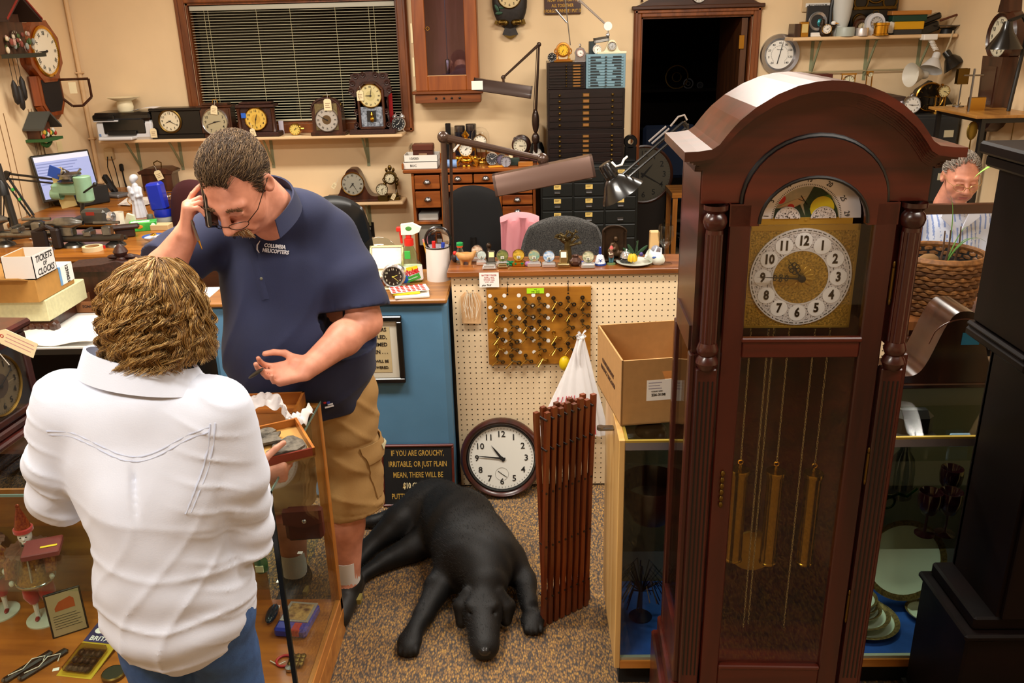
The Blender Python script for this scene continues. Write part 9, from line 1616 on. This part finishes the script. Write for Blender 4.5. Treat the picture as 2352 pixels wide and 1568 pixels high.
# long curly hair
hr=A_(.096,.106,.094); hcen=hc2+A_(0,-.01,.024)
S=SDF(); S.ell(hcen,(.088,.1,.09),0); S.cap(hcen+A_(0,-.012,-.02),hcen+A_(0,-.015,-.045),.09,.094,.03); S.post=lambda P,D: D+.008*wob(P,60,1)+.005*np.sin(np.arctan2(P[:,0]-hcen[0],P[:,1]-hcen[1])*14+P[:,2]*30); V,F=sdf_mesh(S,hcen-A_(.2,.2,.26),hcen+.2,.007,L)
HC=[mat('#5c4020',.7),mat('#946c36',.65),mat('#bc9350',.6),mat('#d9ba80',.6)]; hp=npmesh('hair',V,F,[HC[1]],None,cu)
g=np.random.default_rng(21); n=7500; K=24; th=g.uniform(-PI,PI,n); th=th[(np.abs(th)<2.3)]; n=len(th); t0=g.uniform(.03,1.0,n)*(1.1); Lz=g.uniform(.075,.12,n); P=np.zeros((n,K,3)); lk=((np.round(th*6)+20)*7+np.round(t0*3.2)).astype(int); rk=np.random.default_rng(5).random((4,400)); ph=rk[0][lk]*6.3+g.normal(0,.22,n); am=.006+.012*rk[1][lk]+g.normal(0,.001,n); fq=70+60*rk[2][lk]; lay=.93+.13*rk[3][lk]+g.normal(0,.018,n); cx0,cy0=.025,.0
for k in range(K):
 s=k/(K-1)*(t0*0+1); arc=t0+s*(2.7-t0); ang=np.minimum(arc,1.62); drop=np.clip(arc-1.62,0,9)*Lz; rr=lay*(1+.10*s); 
 o=np.stack([hr[0]*np.sin(ang)*np.sin(th)*rr*(1+.35*drop),-hr[1]*np.sin(ang)*np.cos(th)*rr*(1+.1*drop),hr[2]*np.cos(ang)*rr-drop],1)
 a=am*np.clip(s*2.2-.1,0,1.2); w=fq*(ang*.098+drop)*1.25+ph; o+=np.stack([a*np.cos(w)*np.abs(np.cos(th))+a*.6*np.sin(w*.5),-a*np.sin(w)*.7,a*np.sin(w)*.35],1); o[:,0]+=cx0*np.clip(1-arc,0,1); P[:,k]=hcen+o-np.array(L)
hair('curls',hp,P,g.uniform(.0006,.0013,n),HC,g.choice(4,n,p=[.22,.33,.28,.17]),.6)
# ---------------------------------------------------------------- seated older person behind the clocks
YO=1.0; a=pY(2207,405,YO); hc3=A_(*a); L=(hc3[0]+.02,YO+.1,0); om=thing('person','grey haired older person with glasses in a striped shirt, seated behind the tall clock','person',L)
S=SDF(); HR3=rotm(.3,-.12); T3=head(S,hc3,HR3,1.03,1.1,1.05); S.cap(T3(0,.03,-.06),T3(0,.06,-.19),.06,.075,.03); Vh,Fh=sdf_mesh(S,hc3-A_(.14,.16,.26),hc3+.16,.005,L); q=(Vh[Fh].mean(1)+L-hc3)@HR3/1.03; lipm=((np.abs(q[:,0])<.02)&(q[:,2]>-.08)&(q[:,2]<-.06)&(q[:,1]<-.088)).astype(int)
S=SDF(); nb=hc3+A_(.01,.09,-.185); S.ell(nb+A_(0,.02,-.28),(.19,.13,.28),.05); S.path([nb+A_(-.18,.02,-.08),nb+A_(-.25,-.02,-.32),nb+A_(-.14,-.3,-.38)],[.06,.05,.035],.03,.02); S.path([nb+A_(.18,.02,-.08),nb+A_(.25,-.02,-.32),nb+A_(.1,-.3,-.38)],[.06,.05,.035],.03,.02); hand(S,nb+A_(-.14,-.3,-.38),A_(.4,-.9,-.1),A_(0,0,-1),A_(.9,.4,0),[(.3,.4,.3)]*4,(.4,.3,0)); hand(S,nb+A_(.1,-.3,-.38),A_(-.4,-.9,-.1),A_(0,0,-1),A_(-.9,.4,0),[(.3,.4,.3)]*4,(.4,.3,0))
for x in (-.1,.1): S.path([nb+A_(x,.0,-.52),nb+A_(x*1.3,-.4,-.52),nb+A_(x*1.3,-.38,-.94)],[.09,.07,.045],.04,.02); S.cap(nb+A_(x*1.3,-.4,-.955),nb+A_(x*1.3,-.52,-.96),.04,.035,.02)
Vb,Fb=sdf_mesh(S,nb-A_(.4,.75,1.02),nb+A_(.4,.3,.1),.011,L); join('body',om,[(Vh,Fh,lipm),(Vb,Fb,0)],[SKIN,LIP])
S=SDF(); S.ell(nb+A_(0,.02,-.27),(.205,.145,.29),.05); S.path([nb+A_(-.17,.02,-.07),nb+A_(-.25,-.02,-.32),nb+A_(-.16,-.26,-.38)],[.075,.068,.055],.04,.02); S.path([nb+A_(.17,.02,-.07),nb+A_(.25,-.02,-.32),nb+A_(.12,-.26,-.38)],[.075,.068,.055],.04,.02); S.post=lambda P,D: D+.004*wob(P,25,1); V,F=sdf_mesh(S,nb-A_(.4,.45,.62),nb+A_(.4,.25,.08),.009,L); C=V[F].mean(1)+L-nb; npmesh('striped_shirt',V,F,[mat('#c6cfe2',.8),mat('#7d92c4',.8)],(np.mod(C[:,0]+.01*np.sin(C[:,2]*9),.028)<.007).astype(int),om)
q=MB(mat('#d3d9e8',.8)); q.M=Matrix.Translation(Vector(nb)-Vector(L)); [q.prism([(s_*.012,-.10),(s_*.10,-.02),(s_*.085,.05),(s_*.05,.02)],-.135,-.125) for s_ in (-1,1)]; q.build('collar',om)
S=SDF(); S.ell(nb+A_(0,-.05,-.56),(.2,.2,.1),.04); [S.path([nb+A_(x,.0,-.52),nb+A_(x*1.3,-.4,-.52),nb+A_(x*1.3,-.38,-.9)],[.1,.085,.07],.04,.02) for x in (-.1,.1)]; V,F=sdf_mesh(S,nb-A_(.4,.6,1.0),nb+A_(.4,.3,-.4),.012,L); npmesh('trousers',V,F,[mat('#2a2c34',.8)],None,om)
specs(om,lambda *p: Vector(T3(*p)-np.array(L)),mat('#c8a86a',.3,.7),w=.026,hh=.018,zc=-.008)
q,c0,r0,g=scalp(2200,5,lambda p:(p[:,2]>.05)&(p[:,1]>-.05)|((p[:,2]>-.06)&(p[:,2]<=.05)&(p[:,1]>-.012))); P=np.zeros((len(q),6,3)); D=np.stack([g.normal(0,.35,len(q)),1+g.normal(0,.3,len(q)),g.normal(0,.3,len(q))],1)
for k in range(6): s=k/5; qq=q+D*.4*s; qq/=np.linalg.norm(qq,axis=1,keepdims=True); P[:,k]=c0+qq*r0*(1.02+.22*s*(1.3-s)*np.clip(1+q[:,2:3],.3,1.6))
P=(hc3+(P.reshape(-1,3)*1.03)@HR3.T-np.array(L)).reshape(P.shape); hair('hair',om,P,.0017,[mat('#8a7f74',.6),mat('#a89c8e',.6),mat('#6a6056',.6)],g.integers(0,3,len(q)))
t=thing('wooden_chair','plain wooden chair under the seated older person','chair',(hc3[0]+.01,YO+.1,0)); zs=nb[2]-.66; part(t,'seat',WAL,(-.22,-.22,zs-.03,.22,.2,zs),b=.006); [part(t,'leg',WAL,(x-.02,y-.02,0,x+.02,y+.02,zs-.03)) for x in (-.19,.19) for y in (-.19,.17)]; part(t,'backrest',WAL,(-.2,.19,zs,.2,.215,zs+.4))
a=pY(2190,468,.61); b_=pY(2190,490,.61); od(a.x-.55,.59,b_.z,a.x+.45,.63,a.z,wood('#2c160c','#4a2814',.4,ax='x'),'wooden_rail','dark brown wooden rail crossing below the older person\'s chin','rail'); t=thing('post_stand','dark wooden posts carrying the rail before the older person','frame',(a.x-.05,.61,0)); [part(t,'post',WAL,(x-.02,-.02,0,x+.02,.02,b_.z-.001)) for x in (-.48,.48)]
a=pZ(2190,575,.82); t=thing('paper_pile','pile of white papers on the desk before the older person','paper',(a.x+.02,.56,.75)); 
t2=thing('writing_desk','brown writing desk in front of the older person','desk',(a.x+.1,.79,0)); part(t2,'desk_top',WAL,(-.35,-.14,.67,.45,.16,.70)); [part(t2,'leg',WAL,(x,y,0,x+.04,y+.04,.67)) for x in (-.34,.4) for y in (-.13,.11)]; t.location=(a.x+.05,.75,.701); [part(t,'sheet',PAPER,(-.14+.02*i,-.08,.004*i,.14+.02*i,.12,.004*i+.003)) for i in range(4)]
# ---------------------------------------------------------------- black dog asleep on the carpet
L=(.05,-.65,0); dg=thing('dog','black labrador type dog asleep on its side on the patterned carpet','dog',L)
S=SDF(); K=.05
S.ell((.10,-.72,.125),(.155,.16,.125),K,Matrix.Rotation(.35,3,'Z')); S.path([(.115,-.76,.13),(.03,-.55,.135),(-.055,-.40,.125)],[.135,.145,.115],.06,.03); S.ell((-.09,-.35,.105),(.115,.12,.105),K); S.ell((-.17,-.30,.075),(.07,.07,.07),K)
S.path([(.125,-.80,.145),(.145,-.90,.12)],[.105,.082],.05)  # neck
# head, nose towards the camera and resting on the floor
S.ell((.137,-.985,.082),(.074,.088,.07),.03); S.path([(.141,-1.04,.068),(.150,-1.14,.052)],[.06,.05],.03); S.ell((.153,-1.165,.05),(.043,.03,.034),.02); S.ell((.154,-1.195,.062),(.016,.009,.011),.006); S.ell((.15,-1.12,.03),(.045,.05,.028),.02)
for s_ in (-1,1):
 S.ell((.137+s_*.034,-1.03,.125),(.022,.02,.013),.016); S.ell((.141+s_*.036,-1.055,.108),(.011,.011,.008),.008,sub=True); S.ell((.141+s_*.035,-1.051,.102),(.0095,.0095,.009),.003)
S.path([(.082,-.965,.128),(.064,-.99,.09),(.064,-1.02,.045)],[.022,.033,.022],.012); S.path([(.195,-.96,.123),(.22,-.975,.075),(.218,-1.0,.035)],[.022,.034,.022],.012)
# front legs
S.path([(.03,-.78,.10),(-.03,-.845,.075),(-.075,-.98,.045),(-.10,-1.06,.036)],[.062,.05,.034,.032],.04,.02); S.ell((-.112,-1.105,.030),(.042,.052,.03),.02)
S.path([(.235,-.74,.10),(.285,-.80,.06),(.30,-.92,.04)],[.06,.042,.032],.04,.02); S.ell((.315,-.995,.028),(.042,.055,.027),.02)
for (x,y,a) in ((-.112,-1.148,0.1),(.318,-1.042,.15)):
 for i in range(4): S.ell((x-.027+.018*i,y+.006*abs(i-1.5),.022),(.0105,.02,.018),.005)
# hind legs stretched to the left of the picture
S.path([(-.13,-.36,.12),(-.235,-.45,.10),(-.345,-.56,.05),(-.392,-.665,.032)],[.095,.065,.036,.028],.05,.02); S.ell((-.40,-.70,.026),(.034,.045,.024),.015)
S.path([(-.05,-.46,.06),(-.165,-.57,.05),(-.275,-.645,.04),(-.345,-.725,.032)],[.085,.055,.034,.028],.05,.02); S.ell((-.368,-.757,.026),(.04,.036,.025),.015)
for (x,y) in ((-.408,-.735),(-.395,-.768)): [S.ell((x-.006+.012*i,y-.012*(i-1.5)*0-.004,.02),(.010,.014,.014),.004) for i in range(4)]
S.path([(-.19,-.27,.07),(-.28,-.315,.045),(-.37,-.335,.03),(-.46,-.345,.022)],[.045,.034,.026,.012],.03,.01)
S.post=lambda P,D: np.maximum(D+.003*wob(P,34,1)+.0022*np.sin((P[:,1]+.8)*70+P[:,0]*40)*np.exp(-((P[:,1]+.84)/.07)**2)+.002*np.sin(P[:,0]*50-P[:,1]*45)*np.exp(-((P[:,1]+.55)/.15)**2),.001-P[:,2])
V,F=nets(S,(-.52,-1.26,-.01),(.42,-.16,.32),.006); C=V[F].mean(1)
mi=np.zeros(len(F),int); mi[(np.linalg.norm((C-A_(.154,-1.195,.062))/A_(.018,.012,.013),axis=1)<1.15)]=1
FUR=mat('#070708',.6,n=(40,.35),b=(330,.35),stretch=(1,.35,1)); [setattr(m_.node_tree.nodes['Principled BSDF'].inputs['Specular IOR Level'],'default_value',.4) for m_ in (FUR,mat('#111113',.45))]; npmesh('body',V-np.array(L),F,[FUR,mat('#141416',.3,coat=.3)],mi,dg)
q=MB(mat('#050403',.1,coat=.8)); q.M=Matrix.Translation(-Vector(L)); [q.ell((.141+s_*.035,-1.0535,.1045),(.0075,.0075,.0055),10,8) for s_ in (-1,1)]; q.build('eyes',dg)
g=np.random.default_rng(4); i=g.choice(len(F),9000,replace=False); N=np.cross(V[F[i,1]]-V[F[i,0]],V[F[i,2]]-V[F[i,0]]); N/=np.linalg.norm(N,axis=1,keepdims=True)+1e-9; fl=A_(-.45,.75,-.1); P=np.stack([C[i]-np.array(L)+s*(.0035*N+.011*fl+.002*g.normal(size=(len(i),3))) for s in (0,.5,1)],1); hair('coat',dg,P,.0006,[FUR,mat('#111113',.45)],g.integers(0,2,len(i)))
